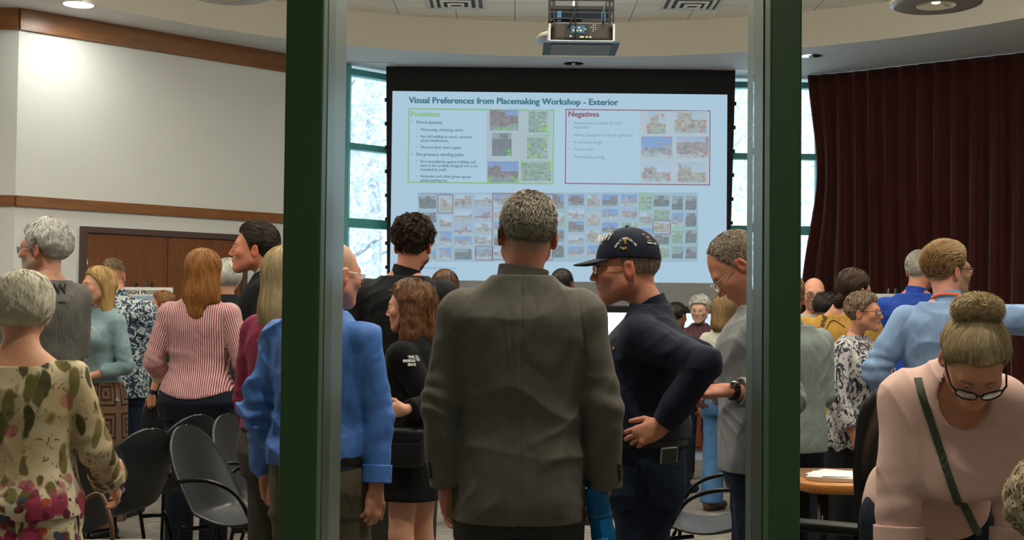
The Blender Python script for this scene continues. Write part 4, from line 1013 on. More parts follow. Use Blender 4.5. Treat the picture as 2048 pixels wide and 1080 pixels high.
    def trousers(s, m, name='trousers', top=.98, r=(.098, .072, .060), seed=2, famp=.004, length=1.0, off=.004, T=None, ckl=1.3, hipk=1.0):
        K = s.k; T_ = T or s.TT; T2 = [(z, w * hipk, d * hipk, y) for z, w, d, y in T_ if z < 1.12]; T2 = [(.76, T2[0][1] * .96, T2[0][2] * .9, T2[0][3]), (.80, T2[0][1] * .98, T2[0][2], T2[0][3])] + [t for t in T2 if t[0] > .82]
        P = [Loft(T2, s.piv - s.R @ s.piv, s.R, 2.3, 0, off, K) if abs(s.R[2, 1]) < .3 else Loft(T2, (0, 0, 0), np.eye(3), 2.3, 0, off, K)]
        for i in (-1, 1):
            P.append(Cone(s.hip[i] - vec(0, 0, .03) * K, s.kn[i], r[0] * K, r[1] * K, .035)); e = s.kn[i] + (s.an[i] - vec(0, 0, .03) * K - s.kn[i]) * (length if length < 1 else 1); P.append(Cone(s.kn[i], e, r[1] * K, r[2] * K, .03, flat=2))
        if length < .5:
            P = P[:1]
            for i in (-1, 1): e = s.hip[i] + (s.kn[i] - s.hip[i]) * length * 2; P.append(Cone(s.hip[i] - vec(0, 0, .03) * K, e, r[0] * K, r[1] * K * 1.15, .035, flat=2))
        zt = top * K
        def mod(p, D):
            D = D - folds(p, seed, 6, famp, (.2, .2, 1)) - .8 * folds(p, seed + 2, 8, famp, (.7, 0, .7)) + famp * .5
            return np.maximum(D, p[..., 2] - zt)
        s.bot_prims, s.bot_mod = P, mod; s.bot = s.part(name, P, m, s.cell * ckl, mod); return s.bot
    def skirt(s, m, name='skirt', top=.99, hem=.5, flare=1.0, seed=4, T=None, nf=7, amp=.006, wb=None):
        K = s.k; w0, d0 = [(w, d) for z, w, d, y in s.TT if z >= .84][0]
        rows = [(hem - .02, w0 * flare, d0 * flare * 1.05, 0), (hem + (0.8 - hem) * .5, w0 * (1 + (flare - 1) * .5) * 1.01, d0 * (1 + (flare - 1) * .5) * 1.05, -.005), (.80, w0 * 1.02, d0 * 1.02, -.01)] + [(z, w, d, y) for z, w, d, y in s.TT if .84 < z < 1.1]
        P = [Loft(rows, (0, 0, 0), np.eye(3), 2.1, 0, .010, K)]; zt = top * K; zb = hem * K
        def mod(p, D):
            a = np.arctan2(p[..., 0], p[..., 1]); g = np.clip((zt - p[..., 2]) / (zt - zb), 0, 1); D = D - amp * g * np.sin(a * nf + 1.3 * np.sin(3 * a + seed) + p[..., 2] * 2)
            return np.maximum(np.maximum(D, p[..., 2] - zt), zb - p[..., 2])
        s.bot = s.part(name, P, m, s.cell * 1.2, mod); return s.bot
    def shoes(s, m, name='shoe', heel=0):
        for i in (-1, 1):
            a = s.an[i]; P = [Ell(vec(a[0], a[1] - .03, .045), (.036, .05, .05), k=0), Cone(vec(a[0], a[1] + .0, .045), vec(a[0] + i * .012, a[1] + .15, .032), .042, .034, .03, sq=((0, 0, 1), .9))]
            s.part(name, P, m, .007, lambda p, D: np.maximum(D, -p[..., 2] + .002))
    def belt(s, m, z=.985, off=.010, h=.036, T=None):
        K = s.k; T2 = [(t[0], *t[1:]) for t in (T or s.TT) if .84 < t[0] < 1.16]; P = [Loft(T2, s.piv - s.R @ s.piv, s.R, 2.3, 0, off, K)]
        zt, zb = (z + h / 2) * K, (z - h / 2) * K; piv = s.piv; R = s.R
        def mod(p, D): zz = ((p - piv.astype(f32)) @ R.astype(f32))[..., 2] + f32(piv[2]); return np.maximum(np.maximum(D, zz - zt), zb - zz)
        return s.part('belt', P, m, s.cell * .9, mod)
    # ---------------- hair
    def hair(s, line='normal', t=.012, color='#5a4030', color2=None, extra=None, n=3500, L=.03, lift=.15, flow=None, wave=0., sw=.0011, cut=None, tmod=None, base=True, tips=None, clump=.5, seed=1, cell=None, rr=None, ck=.18, noisy=.0, back=None, name='hair', part=None):
        """shell over the skull plus strands following it; extra = primitives in head space (unit head)"""
        skull = s.headskull; hc, RH, hs = s.hc, s.RH, s.hs; c1 = np.array(srgb(color)); c2 = np.array(srgb(color2 or color)); line_ = HAIRLINES[line] if isinstance(line, str) else line
        ex = xform(extra or [], hc, RH, hs)
        def shell(p):
            D = field(skull, p); L_ = (p - hc.astype(f32)) @ RH.astype(f32) / f32(hs); x, y, z = L_[..., 0], L_[..., 1], L_[..., 2]
            az = np.abs(np.arctan2(x, y)); zl = np.interp(az.ravel(), AZ, line_).reshape(az.shape); g = np.clip((z - zl) / .010 + .5, 0, 1); th = np.full(az.shape, t, f32) * (.25 + .75 * np.clip((z - zl) / .045, 0, 1) ** .7)
            if tmod: th = th * tmod(x, y, z, az)
            return D - (th * g - .010 * (1 - g)) * hs
        pr_ = ([Fn(shell, hc, .16 * hs, 0)] if base else []) + ex
        def mod(p, D):
            if noisy: D = D - noisy * hs * (wob(p, 60 / hs, seed) + .6 * wob(p, 120 / hs, seed + 1))
            if cut: D = cut((p - hc.astype(f32)) @ RH.astype(f32) / f32(hs), D)
            return D
        cell = cell or max(.0032, s.hcell * 1.25)
        V, Q = mesh_sdf(pr_, cell, mod)
        if not len(V): print('no hair', s.e['label']); return
        rng = np.random.default_rng(seed)
        Lh = (V - hc) @ RH / hs
        vcol = (c1 * .62)[None] * np.ones((len(V), 1)) if color2 is None else (c1 * .45 + c2 * .2)[None] * np.ones((len(V), 1))
        tri = V[Q]; ar = ln(np.cross(tri[:, 1] - tri[:, 0], tri[:, 3] - tri[:, 0])); pick = rng.choice(len(Q), n, p=ar / ar.sum()); uv = rng.random((n, 2))
        P = tri[pick, 0] + (tri[pick, 1] - tri[pick, 0]) * uv[:, :1] + (tri[pick, 3] - tri[pick, 0]) * uv[:, 1:]
        fn = lambda q: mod(q.astype(f32), _fold(pr_, q.astype(f32)))
        def _fold(pp, q):
            D = np.full(q.shape[:-1], 1., f32)
            for z_ in pp: D = smin(D, z_(q), z_.k)
            return D
        crown = vec(part or (0, -.035, .13)); flow = flow or (lambda l: l - crown)
        rnd = rng.normal(size=(n, 3)); LL = L * hs * rng.uniform(.6, 1.25, n); nseg = 5; pts = [P]
        cl = wob(P, 55 / hs, seed)[:, None] ; cl2 = wob(P[:, [1, 2, 0]], 55 / hs, seed + 2)[:, None]; Nn = normals(fn, P)
        cur = P.copy(); ph = 6 * wob(P, 18 / hs, seed + 3)
        for j in range(nseg):
            lc = (cur - hc) @ RH / hs; fl = flow(lc) @ RH.T; fl = fl / (ln(fl)[:, None] + 1e-9)
            N_ = normals(fn, cur) if lift < .5 else Nn
            fl = fl + clump * .45 * (cl * np.cross(N_, fl) + .3 * cl2 * N_ * lift) + rnd * ck
            if wave: fl = fl + wave * np.cross(N_, fl) * np.sin(ph + j * 1.9)[:, None]
            tn = fl - (fl * N_).sum(1)[:, None] * N_; tn = tn / (ln(tn)[:, None] + 1e-9); dr = tn * (1 - lift) + N_ * lift; dr = dr / (ln(dr)[:, None] + 1e-9)
            cur = cur + dr * (LL / nseg)[:, None]
            if lift < .5:
                dd = fn(cur)[:, None]; cur = cur - N_ * (dd - .0010 - (LL * lift * (j + 1) / nseg * .8)[:, None]) * .8
            pts.append(cur.copy())
        pts = np.stack(pts, 1)
        if cut:
            Lp_ = ((pts - hc) @ RH / hs).astype(f32); ok = (cut(Lp_, np.full(Lp_.shape[:2], -10., f32)) < .003).all(1); pts, P, rnd, Nn = pts[ok], P[ok], rnd[ok], Nn[ok]; n = len(pts)
        W = sw * rng.uniform(.7, 1.3, n); side_ = np.cross(pts[:, -1] - pts[:, 0], Nn + rnd * .5); side_ = side_ / (ln(side_)[:, None] + 1e-9)
        wf = np.array([.8, 1, 1, .9, .7, .15])[None, :, None]; A = pts - side_[:, None] * W[:, None, None] * wf; B = pts + side_[:, None] * W[:, None, None] * wf
        SV = np.stack([A, B], 2).reshape(-1, 3); m_ = nseg + 1; base_i = (np.arange(n) * m_ * 2)[:, None] + (np.arange(nseg) * 2)[None]
        SQ = np.stack([base_i, base_i + 1, base_i + 3, base_i + 2], -1).reshape(-1, 4)
        u = rng.random(n); mm = np.clip(.5 + .5 * wob(P, 30 / hs, seed + 9) * .6 + .35 * (u - .5), 0, 1)[:, None]
        sc_ = c1 * (1 - mm) + c2 * mm; sc_ = sc_ * rng.uniform(.72, 1.25, n)[:, None]; scol = np.repeat(sc_, m_ * 2, axis=0)
        if tips is not None:
            tt = np.tile(np.repeat(np.linspace(0, 1, m_), 2), n)[:, None]; scol = scol * (1 - tt * .7) + np.array(srgb(tips)) * tt * .7
        VV, QQ = join([(V, Q), (SV, SQ)]); cc = np.concatenate([vcol, scol])
        o = obj_from(name, VV, QQ, m_hair, s.e, True, cc); s.hairo = o; return o
    def hp(s, p): return s.hc + s.RH @ (vec(p) * s.hs)
    def glasses(s, m, lens=None, w=.024, h=.017, style='full', y=.108, r=.0013, temple=True, z0=.0):
        b = MB(); cs = []
        for sg in (-1, 1):
            pts = []
            for k in range(20):
                a = 2 * pi * k / 20; e = 2.6; ca, sa = math.cos(a), math.sin(a); x = abs(ca) ** (2 / e) * math.copysign(1, ca) * w; z = abs(sa) ** (2 / e) * math.copysign(1, sa) * h
                pts.append(s.hp((sg * .033 + x, y - .012 * ((sg * .033 + x) / .05) ** 2, z0 + z - .003)))
            if style == 'full': b.tube(pts, r, 6, closed=True)
            elif style == 'half': b.tube(pts[:11], r, 6)
            cs.append(pts)
            if temple: b.tube([s.hp(q) for q in ((sg * .058, y - .012, z0 + .006), (sg * .072, y - .03, z0 + .007), (sg * .079 * s.hk[0], .03, z0 + .006), (sg * .082 * s.hk[0], -.005, z0 + .006), (sg * .084 * s.hk[0], -.022, z0 - .012))], r * 1.1, 6)
        b.tube([s.hp(q) for q in ((-.010, y, z0 + .002), (0, y + .002, z0 + .005), (.010, y, z0 + .002))], r, 6)
        g = b.build('glasses', m, s.e)
        if lens:
            for pts in cs:
                b = MB(); n = len(pts); off = s.RH @ vec(0, .0008, 0); b.add(pts + [p + off for p in pts], [tuple(range(n))[::-1], tuple(range(n, 2 * n))] + [(i, (i + 1) % n, n + (i + 1) % n, n + i) for i in range(n)]); b.build('lens', lens, g)
        return g

from mathutils.bvhtree import BVHTree
def hit(p, px, py, o=None):
    """where the line of sight through a photo point meets a garment, with its smooth normal, in the person's frame"""
    o = o or p.topo; me = o.data; V = np.empty(len(me.vertices) * 3, np.float32); me.vertices.foreach_get('co', V); V = V.reshape(-1, 3)
    Q = np.empty(len(me.loops), np.int32); me.loops.foreach_get('vertex_index', Q); Q = Q.reshape(-1, 4)
    L = np.array(p.e.location); Rz = rotz(-p.yaw); org = Rz @ (CAM - L); d = Rz @ unit(ray(px, py)); t = BVHTree.FromPolygons(V.tolist(), Q.tolist())
    loc, n, i, dist = t.ray_cast(Vector(org), Vector(d))
    if loc is None: print('MISS', p.e['label'], px, py); return None
    loc = np.array(loc); w = np.nonzero(ln(V - loc) < .03)[0]; A, B, C_, D_ = [V[Q[i, k]] for k in range(4)]
    nn = np.zeros(3)
    for j in range(0, len(Q), 1) if False else []: pass
    n = np.array(n); sel = np.isin(Q[:, 0], w); q = V[Q[sel]]; nn = np.cross(q[:, 1] - q[:, 0], q[:, 3] - q[:, 0]).sum(0); nn = unit(nn); nn = nn if nn @ d < 0 else -nn
    return loc, nn
def decal_frame(p, px, py, tilt=0, lift=.003, o=None):
    h_ = hit(p, px, py, o)
    if h_ is None: return None
    loc, n_ = h_; up = unit(vec(0, 0, 1) - n_ * n_[2]); ri = np.cross(up, n_); t = math.radians(tilt); r2 = ri * math.cos(t) + up * math.sin(t); u2 = up * math.cos(t) - ri * math.sin(t); pos = loc + n_ * lift
    return Matrix([[r2[i], u2[i], n_[i], pos[i]] for i in range(3)] + [[0, 0, 0, 1]])
def cloth_text(p, name, body, size, m, px, py, tilt=0, ext=.003, bold=0, lift=.002, align='CENTER', o=None):
    M4 = decal_frame(p, px, py, tilt, lift, o)
    if M4 is None: return
    return text_obj(name, body, size, m, o or p.topo, None, ext=ext, bold=bold, align=align, mat4=M4)
# ================================================================== THE PEOPLE
PPL = []
def who(f): PPL.append(f); return f
m_lens = glass('spectacle_lens', (.9, .93, .95), .8)
m_gun = mat('gunmetal', '#3a3a3c', .3, .9); m_silver = mat('silver_wire', '#c8c8c6', .25, 1); m_gold = mat('gold_wire', '#9a7a45', .3, .9); m_darkframe = mat('dark_spectacle_frame', '#15110f', .3)
m_leather = mat('black_leather', '#0d0d0e', .42, var=.1, bstr=.2, bscale=400); m_brownleather = mat('brown_leather', '#5a3a22', .5); m_shoe = mat('dark_shoe_leather', '#141214', .35)
def weave(cw):
    def pat(t, col):
        c = t.n('ShaderNodeAttribute', attribute_name='tc').outputs['Vector']; s_ = t.n('ShaderNodeSeparateXYZ'); t.l(c, s_.inputs[0])
        mp = t.n('ShaderNodeMapping'); mp.inputs['Scale'].default_value = (900, 35, 1); t.l(c, mp.inputs[0]); n = t.noise(mp.outputs[0], 1, 2, .5)
        return t.mix(t.math('MULTIPLY', n, .5), col, cw)
    return pat
m_suit = cloth('suit_wool', '#5f5a51', '#69635a', .8, bstr=.1, pattern=weave(srgb('#4b4a45')), sheen=.15, wr=.28)
m_suit2 = cloth('suit_trouser_wool', '#3a3833', '#312f2b', .8, wr=.3)
m_navy = cloth('navy_polo_knit', '#131a33', '#0f1529', .8, sheen=.2); m_jean = cloth('dark_denim', '#15253c', '#0e1a2c', .85, ns=60); m_ltjean = cloth('blue_denim', '#4f79a8', '#3f6590', .85, ns=14)
m_blue = cloth('blue_dress_shirt', '#4b7ac4', '#4470b8', .55, sheen=.1, wr=.65); m_khaki = cloth('olive_khaki', '#5b5343', '#4f4839', .8)

@who
def suit_man():
    p = Person(1046, 383, 3.8, yaw=-1, tone='#b8775f', w=.95, d=1.0, belly=.01, head=(10, 0, 3), label='grey-haired person in a dark olive grey suit seen from behind at centre', res=1.0, hs=.95, hw=1.0, headshift=(.012, .005, -.004),
               arms={-1: dict(ua=(-.22, -.02, -1), fa=(.10, .10, -1), hd=(.16, .12, -1), hn=(.5, -.8, 0), curl=.42, spread=.3, ul=.95, fl=.88), 1: dict(ul=.95, fl=.88, ua=(.22, -.02, -1), fa=(.05, .12, -1), hd=(.0, .16, -1), hn=(-1, .1, 0), curl=.85, thumb=.9)})
    p.body(hair_paint=('normal', '#8d8578'))
    T = [(z, w * (1.0 if z < 1.3 else 1), d * 1.04, y) for z, w, d, y in p.TT]
    K = p.k
    def vent(q, D):
        x = (q - p.piv.astype(f32)) @ p.R.astype(f32); c = np.abs(x[..., 0]); back = x[..., 1] < 0; zz = x[..., 2] + f32(p.piv[2])
        D = D + np.where(back, .0022 * np.exp(-(c / .0025) ** 2), 0)                                # centre seam
        D = D + .0025 * np.exp(-((np.abs(x[..., 0]) - p.sw * K * (1.04 - .12 * np.clip((zz - 1.3 * K) / .15, -1, 1))) / .004) ** 2) * (zz > 1.22 * K) * (zz < 1.46 * K)   # armhole seam
        return D
    p.top('suit_jacket', m_suit, hem=.80, off=.020, sleeve=1.02, r=(.066, .060, .056), seed=3, famp=.0075, fs=5.5, neck=1.492, T=T, mod2=vent, shoulder=.068, k=.05, n=2.5)
    p.collar(m_suit, 'jacket', 'jacket_collar', h=.040, r=.068, th=.010, z=1.474)
    for i in (-1, 1):
        b = MB()
        for j in range(4):
            c = p.wr[i] * (1 - .0) + (p.el[i] - p.wr[i]) * (.10 + .055 * j) + vec(i * .048, -.034, 0); b = MB(); b.lathe([(.0001, .003), (.007, .003), (.008, 0), (.007, -.003), (.0001, -.003)], seg=12)
            o = b.build('cuff_button', m_black, p.topo); o.location = c; o.rotation_euler = (pi / 2, 0, i * .9)
    p.trousers(m_suit2, r=(.100, .078, .070), seed=5, famp=.004); p.shoes(m_shoe)
    p.hair('normal', .007, '#5d4f3e', '#a89a85', n=13000, L=.015, lift=.30, sw=.0009, seed=4, ck=.18, tips='#c2b7a4', tmod=lambda x, y, z, az: 1 + .6 * np.clip(z / .1, -1, 1), flow=lambda l: l * vec(1.2, 1, .3) + vec(.0, .25, .1) * .12 - vec(0, 0, .05), clump=.3)
    b = MB(); b.tube(smooth_path([p.hp(q) for q in ((-.082, .02, .006), (-.088, -.016, .012), (-.090, -.030, -.004), (-.088, -.034, -.022))], 5), .0034, 8); b.build('hearing_aid', m_gun, p.e)
    # blue water bottle in the right hand
    return p

@who
def cap_man():
    p = Person(1292, 470, 4.45, yaw=84, tone='#bd7f66', w=1.0, d=1.1, belly=.04, head=(0, 4, 0), label='older person in a navy baseball cap and navy long-sleeved polo, hand on hip', hs=1.07, headshift=(0, .0, .0), hunch=1, jaw=1.0, nose=1.25,
               arms={-1: dict(ua=(.50, -.50, -.24), fa=(-.42, .28, -.70), hd=(-.75, .25, -.35), hn=(-.2, .9, -.3), curl=.5, spread=.2), 1: dict(ua=(.72, .40, -.26), fa=(-.5, -.4, -.8), hd=(-.5, -.5, -.5), hn=(-.5, -.6, 0))})
    p.body(brow='#a59c92')
    T = [(z, w * 1.02, d * 1.05, y) for z, w, d, y in p.TT]
    p.top('polo_shirt', m_navy, hem=1.025, off=.014, sleeve=.97, r=(.070, .058, .044), seed=8, famp=.006, fs=6.5, neck=1.49, T=T, k=.04, blouse=.010)
    p.collar(m_navy, 'shirt', 'collar', h=.046, r=.074, th=.005, z=1.462)
    M4 = decal_frame(p, 1228, 698, 0, .002)
    if M4 is not None: b = MB(); b.lathe([(.0001, .002), (.006, .001), (.004, -.001)], seg=6); b.lathe([(.0001, .002), (.003, .001), (.002, -.001)], (0, .009, 0), seg=5); o = b.build('chest_emblem', m_gold, p.topo); o.matrix_local = M4
    p.trousers(m_jean, top=1.04, r=(.108, .082, .074), seed=6, famp=.006, hipk=1.03); p.shoes(m_shoe); p.belt(m_leather, 1.02, .018)
    p.hair([.3, .3, .3, .05, -.01, .02, -.05, -.055, -.058], .004, '#8f7a68', '#b5a696', n=2500, L=.012, lift=.1, sw=.0008, seed=2)
    p.glasses(m_gun, m_lens, w=.023, h=.014, r=.0012)
    # moustache
    mo = p.part('moustache', xform([Cone((-.020, .089, -.055), (0, .099, -.049), .004, .005, .004), Cone((.020, .089, -.055), (0, .099, -.049), .004, .005, .004)], p.hc, p.RH, p.hs), mat('grey_moustache', '#c9beb2', .8, bstr=.4, bscale=500), .0016)
    # cap
    capc = cloth('navy_cap_twill', '#141a2e', '#10162a', .75)
    hc, RH, hs = p.hc, p.RH, p.hs
    def crown(q):
        l = (q - hc.astype(f32)) @ RH.astype(f32) / f32(hs); x, y, z = l[..., 0], l[..., 1], l[..., 2]
        k0 = ln(np.stack([x / .087, (y + .012) / .109, (z - .025) / .108], -1)); d = (k0 - 1) * .095
        sm_ = np.minimum(np.abs(x), np.abs(np.abs(x) * .55 - np.abs(y + .012) * .8)); d = d + .0012 * np.exp(-(sm_ / .0022) ** 2) * (z > .03)
        zl = .030 - .30 * np.clip(-y, 0, 1) * .35; d = np.maximum(d, (zl + .0 * x) - z); d = np.maximum(d, -(ln(np.stack([x, (y + .118), (z - .036)], -1)) - .026))
        return d * hs
    cp = p.part('baseball_cap', [Fn(crown, hc, .16, 0)], capc, .0028)
    def brim(q):
        l = (q - hc.astype(f32)) @ RH.astype(f32) / f32(hs); x, y, z = l[..., 0], l[..., 1], l[..., 2]
        zz = .036 - 2.6 * x * x - .20 * (y - .08); e = np.maximum(np.abs(z - zz) - .0025, np.maximum(ln(np.stack([x / .078, (y - .075) / .098], -1)) * .085 - .085, .055 - y)); return e * hs
    p.part('cap_brim', [Fn(brim, hc + RH @ vec(0, .12, .03), .12, 0)], capc, .0025, parent=cp)
    b = MB(); b.lathe([(.0001, .006), (.006, .004), (.008, -.002)], seg=12); o = b.build('cap_button', capc, cp); o.location = p.hp((0, -.012, .134))
    cm_w = mat('cap_white_thread', '#e4e0d2', .7); cm_y = mat('cap_gold_thread', '#c09a4c', .7); cm_r = mat('cap_red_thread', '#b5523f', .7)
    def on_cap(az, el, body, size, m, tilt=0, name='cap_lettering'):
        """text laid on the side of the cap: azimuth from the front towards the near side, elevation"""
        a = math.radians(az); e_ = math.radians(el); n_ = vec(-math.sin(a) * math.cos(e_), math.cos(a) * math.cos(e_), math.sin(e_)); pos = vec(n_[0] * .0895, n_[1] * .112 - .012, n_[2] * .112 + .025)
        n2 = unit(vec(n_[0] / .087, n_[1] / .109, n_[2] / .108)); up = unit(vec(0, 0, 1) - n2 * n2[2]); ri = np.cross(up, n2)
        t_ = math.radians(tilt); ri2 = ri * math.cos(t_) + up * math.sin(t_); up2 = up * math.cos(t_) - ri * math.sin(t_)
        Rm = RH @ np.stack([ri2, up2, n2], 1); M4 = Matrix([[*Rm[i], p.hp(pos)[i]] for i in range(3)] + [[0, 0, 0, 1]])
        return text_obj(name, body, size, m, cp, None, ext=.0008, bold=.0004, align='CENTER', mat4=M4)
    on_cap(22, 36, 'NAVY', .046, cm_w, 0); on_cap(24, 26, '\u2014', .03, cm_y)
    s_ = "DON'T TREAD ON ME"
    for j, ch in enumerate(s_):
        u = (j / (len(s_) - 1) - .5); on_cap(86 + u * 34, 30 + 15 * math.cos(u * 3.0) - 10, ch, .0115, cm_w, -u * 100)
    for j, (az, el, ch) in enumerate(((84, 31, 'S'), (86, 26, 'S'), (83, 17, 'S'), (88, 19, 'S'))): on_cap(az, el, ch, .022, cm_y, j * 50 - 40, 'cap_snake')
    for r_ in range(4): on_cap(136, 38 - r_ * 3.2, '\u2014', .016, cm_r if r_ % 2 == 0 else cm_w, -8, 'cap_flag_stripe')
    on_cap(129, 40, '*', .014, cm_w, 0, 'cap_flag_star'); on_cap(140, 23, 'NAVY VET', .009, cm_w, -8)
    # phone in the back pocket
    b = MB(); b.box((-.036, -.0045, -.07), (.036, .0045, .07)); o = b.build('smartphone', m_silver, None, bevel=.004); tag(o, 'silver edged phone poking from the back pocket of dark jeans', 'phone')
    h_ = hit(p, 1334, 936, p.bot); loc = rotz(p.yaw) @ (h_[0] + h_[1] * .004) + vec(*p.e.location); nw = rotz(p.yaw) @ h_[1]; o.location = loc - vec(0, 0, .0); o.rotation_euler = (.10, 0, math.atan2(nw[0], -nw[1]))
    for (px_, py_, w_) in ((1334, 925, .078), (1240, 930, .07)):
        M4 = decal_frame(p, px_, py_, 0, 0, p.bot)
        if M4 is None: continue
        A = np.array(M4); ri, up, nn, o0 = A[:3, 0], A[:3, 1], A[:3, 2], A[:3, 3]
        def pocket(q, ri=ri, up=up, nn=nn, o0=o0, w_=w_):
            d = p.bot_mod(q, field(p.bot_prims, q)); v = q - o0.astype(f32); x, z = v @ ri.astype(f32), v @ up.astype(f32)
            return np.maximum(np.maximum(np.abs(d - .010) - .002, np.abs(x) - w_ * np.clip(1 - .0 * z, .8, 1)), np.maximum(np.maximum(z - .0, -z - .16 + np.abs(x) * .35), -.05 - v @ nn.astype(f32)))
        p.part('back_pocket', [Fn(pocket, o0 - up * .08, .14, 0)], m_jean, .0035, parent=p.bot)
    return p

@who
def blue_shirt_man():
    p = Person(650, 484, 4.5, yaw=-24, tone='#c48a72', w=1.0, d=1.05, belly=.03, head=(-22, 6, 0), label='bald person in a bright blue dress shirt beside the left green post', headshift=(.02, .02, 0), nose=1.1,
               arms={1: dict(ua=(.20, .05, -1), fa=(-.02, -.12, -1), hd=(-.12, -.1, -1), hn=(-.6, .7, 0), curl=.7), -1: dict(ua=(-.27, -.0, -1), fa=(.05, .35, -1))})
    p.body(hair_paint=('bald', '#9c8a7d'), brow='#8a7a6c')
    p.top('dress_shirt', m_blue, hem=.93, off=.018, sleeve=.93, r=(.070, .064, .052), seed=12, famp=.020, fs=5.5, neck=1.485, k=.045, blouse=.02)
    p.collar(m_blue, 'shirt', h=.040, r=.066); p.cuff(1, m_blue, .93, .062, .050); p.cuff(-1, m_blue, .93, .062, .050)
    p.trousers(m_khaki, r=(.112, .088, .080), famp=.008, seed=3, hipk=1.04); p.belt(m_leather, .955, .018); p.shoes(m_shoe)
    p.glasses(m_silver, m_lens, w=.025, h=.015, r=.0013)
    b = MB(); b.tube(smooth_path([p.hp(q) for q in ((.084, -.022, .016), (.092, -.034, .008), (.091, -.038, -.012), (.086, -.034, -.024))], 5), .0042, 8); b.build('hearing_aid', mat('beige_plastic', '#c9b9a0', .4), p.e)
    return p
# ------------------------------------------------------------------ people on the left
def floral(name, base):
    t = NT(name); co = t.coord('Object'); b0, b1 = srgb('#e4d6b6'), srgb('#b7a27a')
    col = t.mix(t.ramp(t.noise(co, 5, 3), [(.4, 0.), (.62, 1.)]), b0, b1)
    wn = t.n('ShaderNodeTexNoise'); wn.inputs['Scale'].default_value = 7; wn.inputs['Detail'].default_value = 3; t.l(co, wn.inputs['Vector']); wa = t.n('ShaderNodeVectorMath', operation='MULTIPLY_ADD'); t.l(wn.outputs['Color'], wa.inputs[0]); wa.inputs[1].default_value = (.07, .07, .07); t.l(co, wa.inputs[2]); co = wa.outputs[0]
    def leaves(col, scale, rot, c, th, seed, st=(1, 1, .35)):
        mp = t.n('ShaderNodeMapping'); mp.inputs['Scale'].default_value = st; mp.inputs['Rotation'].default_value = (0, rot, 0); mp.inputs['Location'].default_value = (seed, seed * .7, seed * .3); t.l(co, mp.inputs[0])
        v = t.n('ShaderNodeTexVoronoi'); v.inputs['Scale'].default_value = scale; v.inputs['Randomness'].default_value = 1; t.l(mp.outputs[0], v.inputs['Vector'])
        return t.mix(t.ramp(v.outputs['Distance'], [(th * .82, 1.), (th, 0.)]), col, t.mix(t.noise(co, 60, 2), tuple(x * .55 for x in srgb(c)), srgb(c)))
    z = t.n('ShaderNodeSeparateXYZ'); t.l(co, z.inputs[0]); low = t.ramp(t.math('ADD', z.outputs[2], t.math('MULTIPLY', t.noise(co, 6, 2), .25)), [(1.0, 1.), (1.16, 0.)])
    low = t.math('SUBTRACT', 1.0, t.ramp(t.math('MULTIPLY', t.math('ADD', z.outputs[2], t.math('MULTIPLY', t.noise(co, 6, 2), .25)), .5), [(.5, 0.), (.56, 1.)]))
    st_ = (1, 1, .33); wv_ = t.noise(co, 9, 3)
    col = leaves(col, 13, .75, '#77703a', .31, 1.0, st_); col = leaves(col, 15, -.85, '#8c8050', .30, 4.0, st_); col = leaves(col, 12, .15, '#55512f', .25, 7.0, st_); col = leaves(col, 17, 1.3, '#6a5f35', .25, 2.0, st_)
    col = t.mix(t.ramp(t.noise(co, 26, 2, .5, 2.5), [(.64, 0.), (.68, 1.)]), col, srgb('#6b5c3a'))
    a = leaves(col, 11, .0, '#b23a58', .26, 3, (1, 1, 1)); a = leaves(a, 21, .4, '#7d2f45', .16, 9, (1, 1, 1)); col = t.mix(t.math('ADD', t.math('MULTIPLY', t.ramp(t.math('MULTIPLY', z.outputs[2], .5), [(.58, 1.), (.64, 0.)]), .6), t.math('MULTIPLY', low, .4)), col, a)
    r_ = leaves(col, 14, 1, '#c65a34', .26, 12, (1, 1, 1)); r_ = leaves(r_, 10, 1, '#b0405e', .40, 15, (1, 1, .6)); r_ = leaves(r_, 22, 1, '#7e2c48', .34, 5, (1, 1, 1)); r_ = leaves(r_, 16, 1, '#44586b', .25, 18, (1, 1, 1)); col = t.mix(low, col, r_)
    t.bsdf(col, .75, spec=.25, bump=t.noise(co, 300, 2), bstr=.1, bdist=.001); return t.m
@who
def floral_woman():
    m = floral('floral_print', '#c9b58c')
    p = Person(45, 546, 4.15, yaw=14, man=False, tone='#c98f72', w=1.16, d=1.15, belly=.03, head=(14, 4, 0), label='person with short white blond hair in a floral print top at lower left', hs=1.03,
               arms={1: dict(ua=(.32, .1, -1), fa=(.02, .75, -.6)), -1: dict(ua=(-.3, .1, -1), fa=(-.02, .75, -.6))})
    p.body(chest=True, hair_paint=('normal', '#b9a987'))
    def neck_(q, D):
        z = q[..., 2]; lim = 1.392 * p.k + .30 * np.clip(-q[..., 1] - .0, -.1, .02) + .55 * np.clip(np.abs(q[..., 0]) - .07, 0, .03); return np.maximum(D, z - lim)
    p.top('floral_blouse', m, hem=.86, off=.022, sleeve=.88, r=(.066, .066, .058), seed=21, famp=.008, fs=6, open_neck=neck_, k=.04, blouse=.018)
    for i in (-1, 1): p.cuff(i, m, .86, .05, .062, .006)
    p.skirt(m, 'floral_skirt', top=.95, hem=.45, flare=1.28, nf=9, amp=.012, seed=3); p.shoes(m_shoe)
    p.hair('low', .028, '#c2af82', '#f3ebd0', n=15000, L=.055, lift=.10, wave=.35, sw=.0011, seed=6, ck=.16, clump=.8, tips='#f3eee0', noisy=.0016, tmod=lambda x, y, z, az: 1 + .25 * np.clip(z / .1, -1, 1) - .3 * np.clip((-.04 - z) / .03, 0, 1))
    return p
m_greytee = cloth('heather_grey_jersey', '#67645f', '#5b5854', .85)
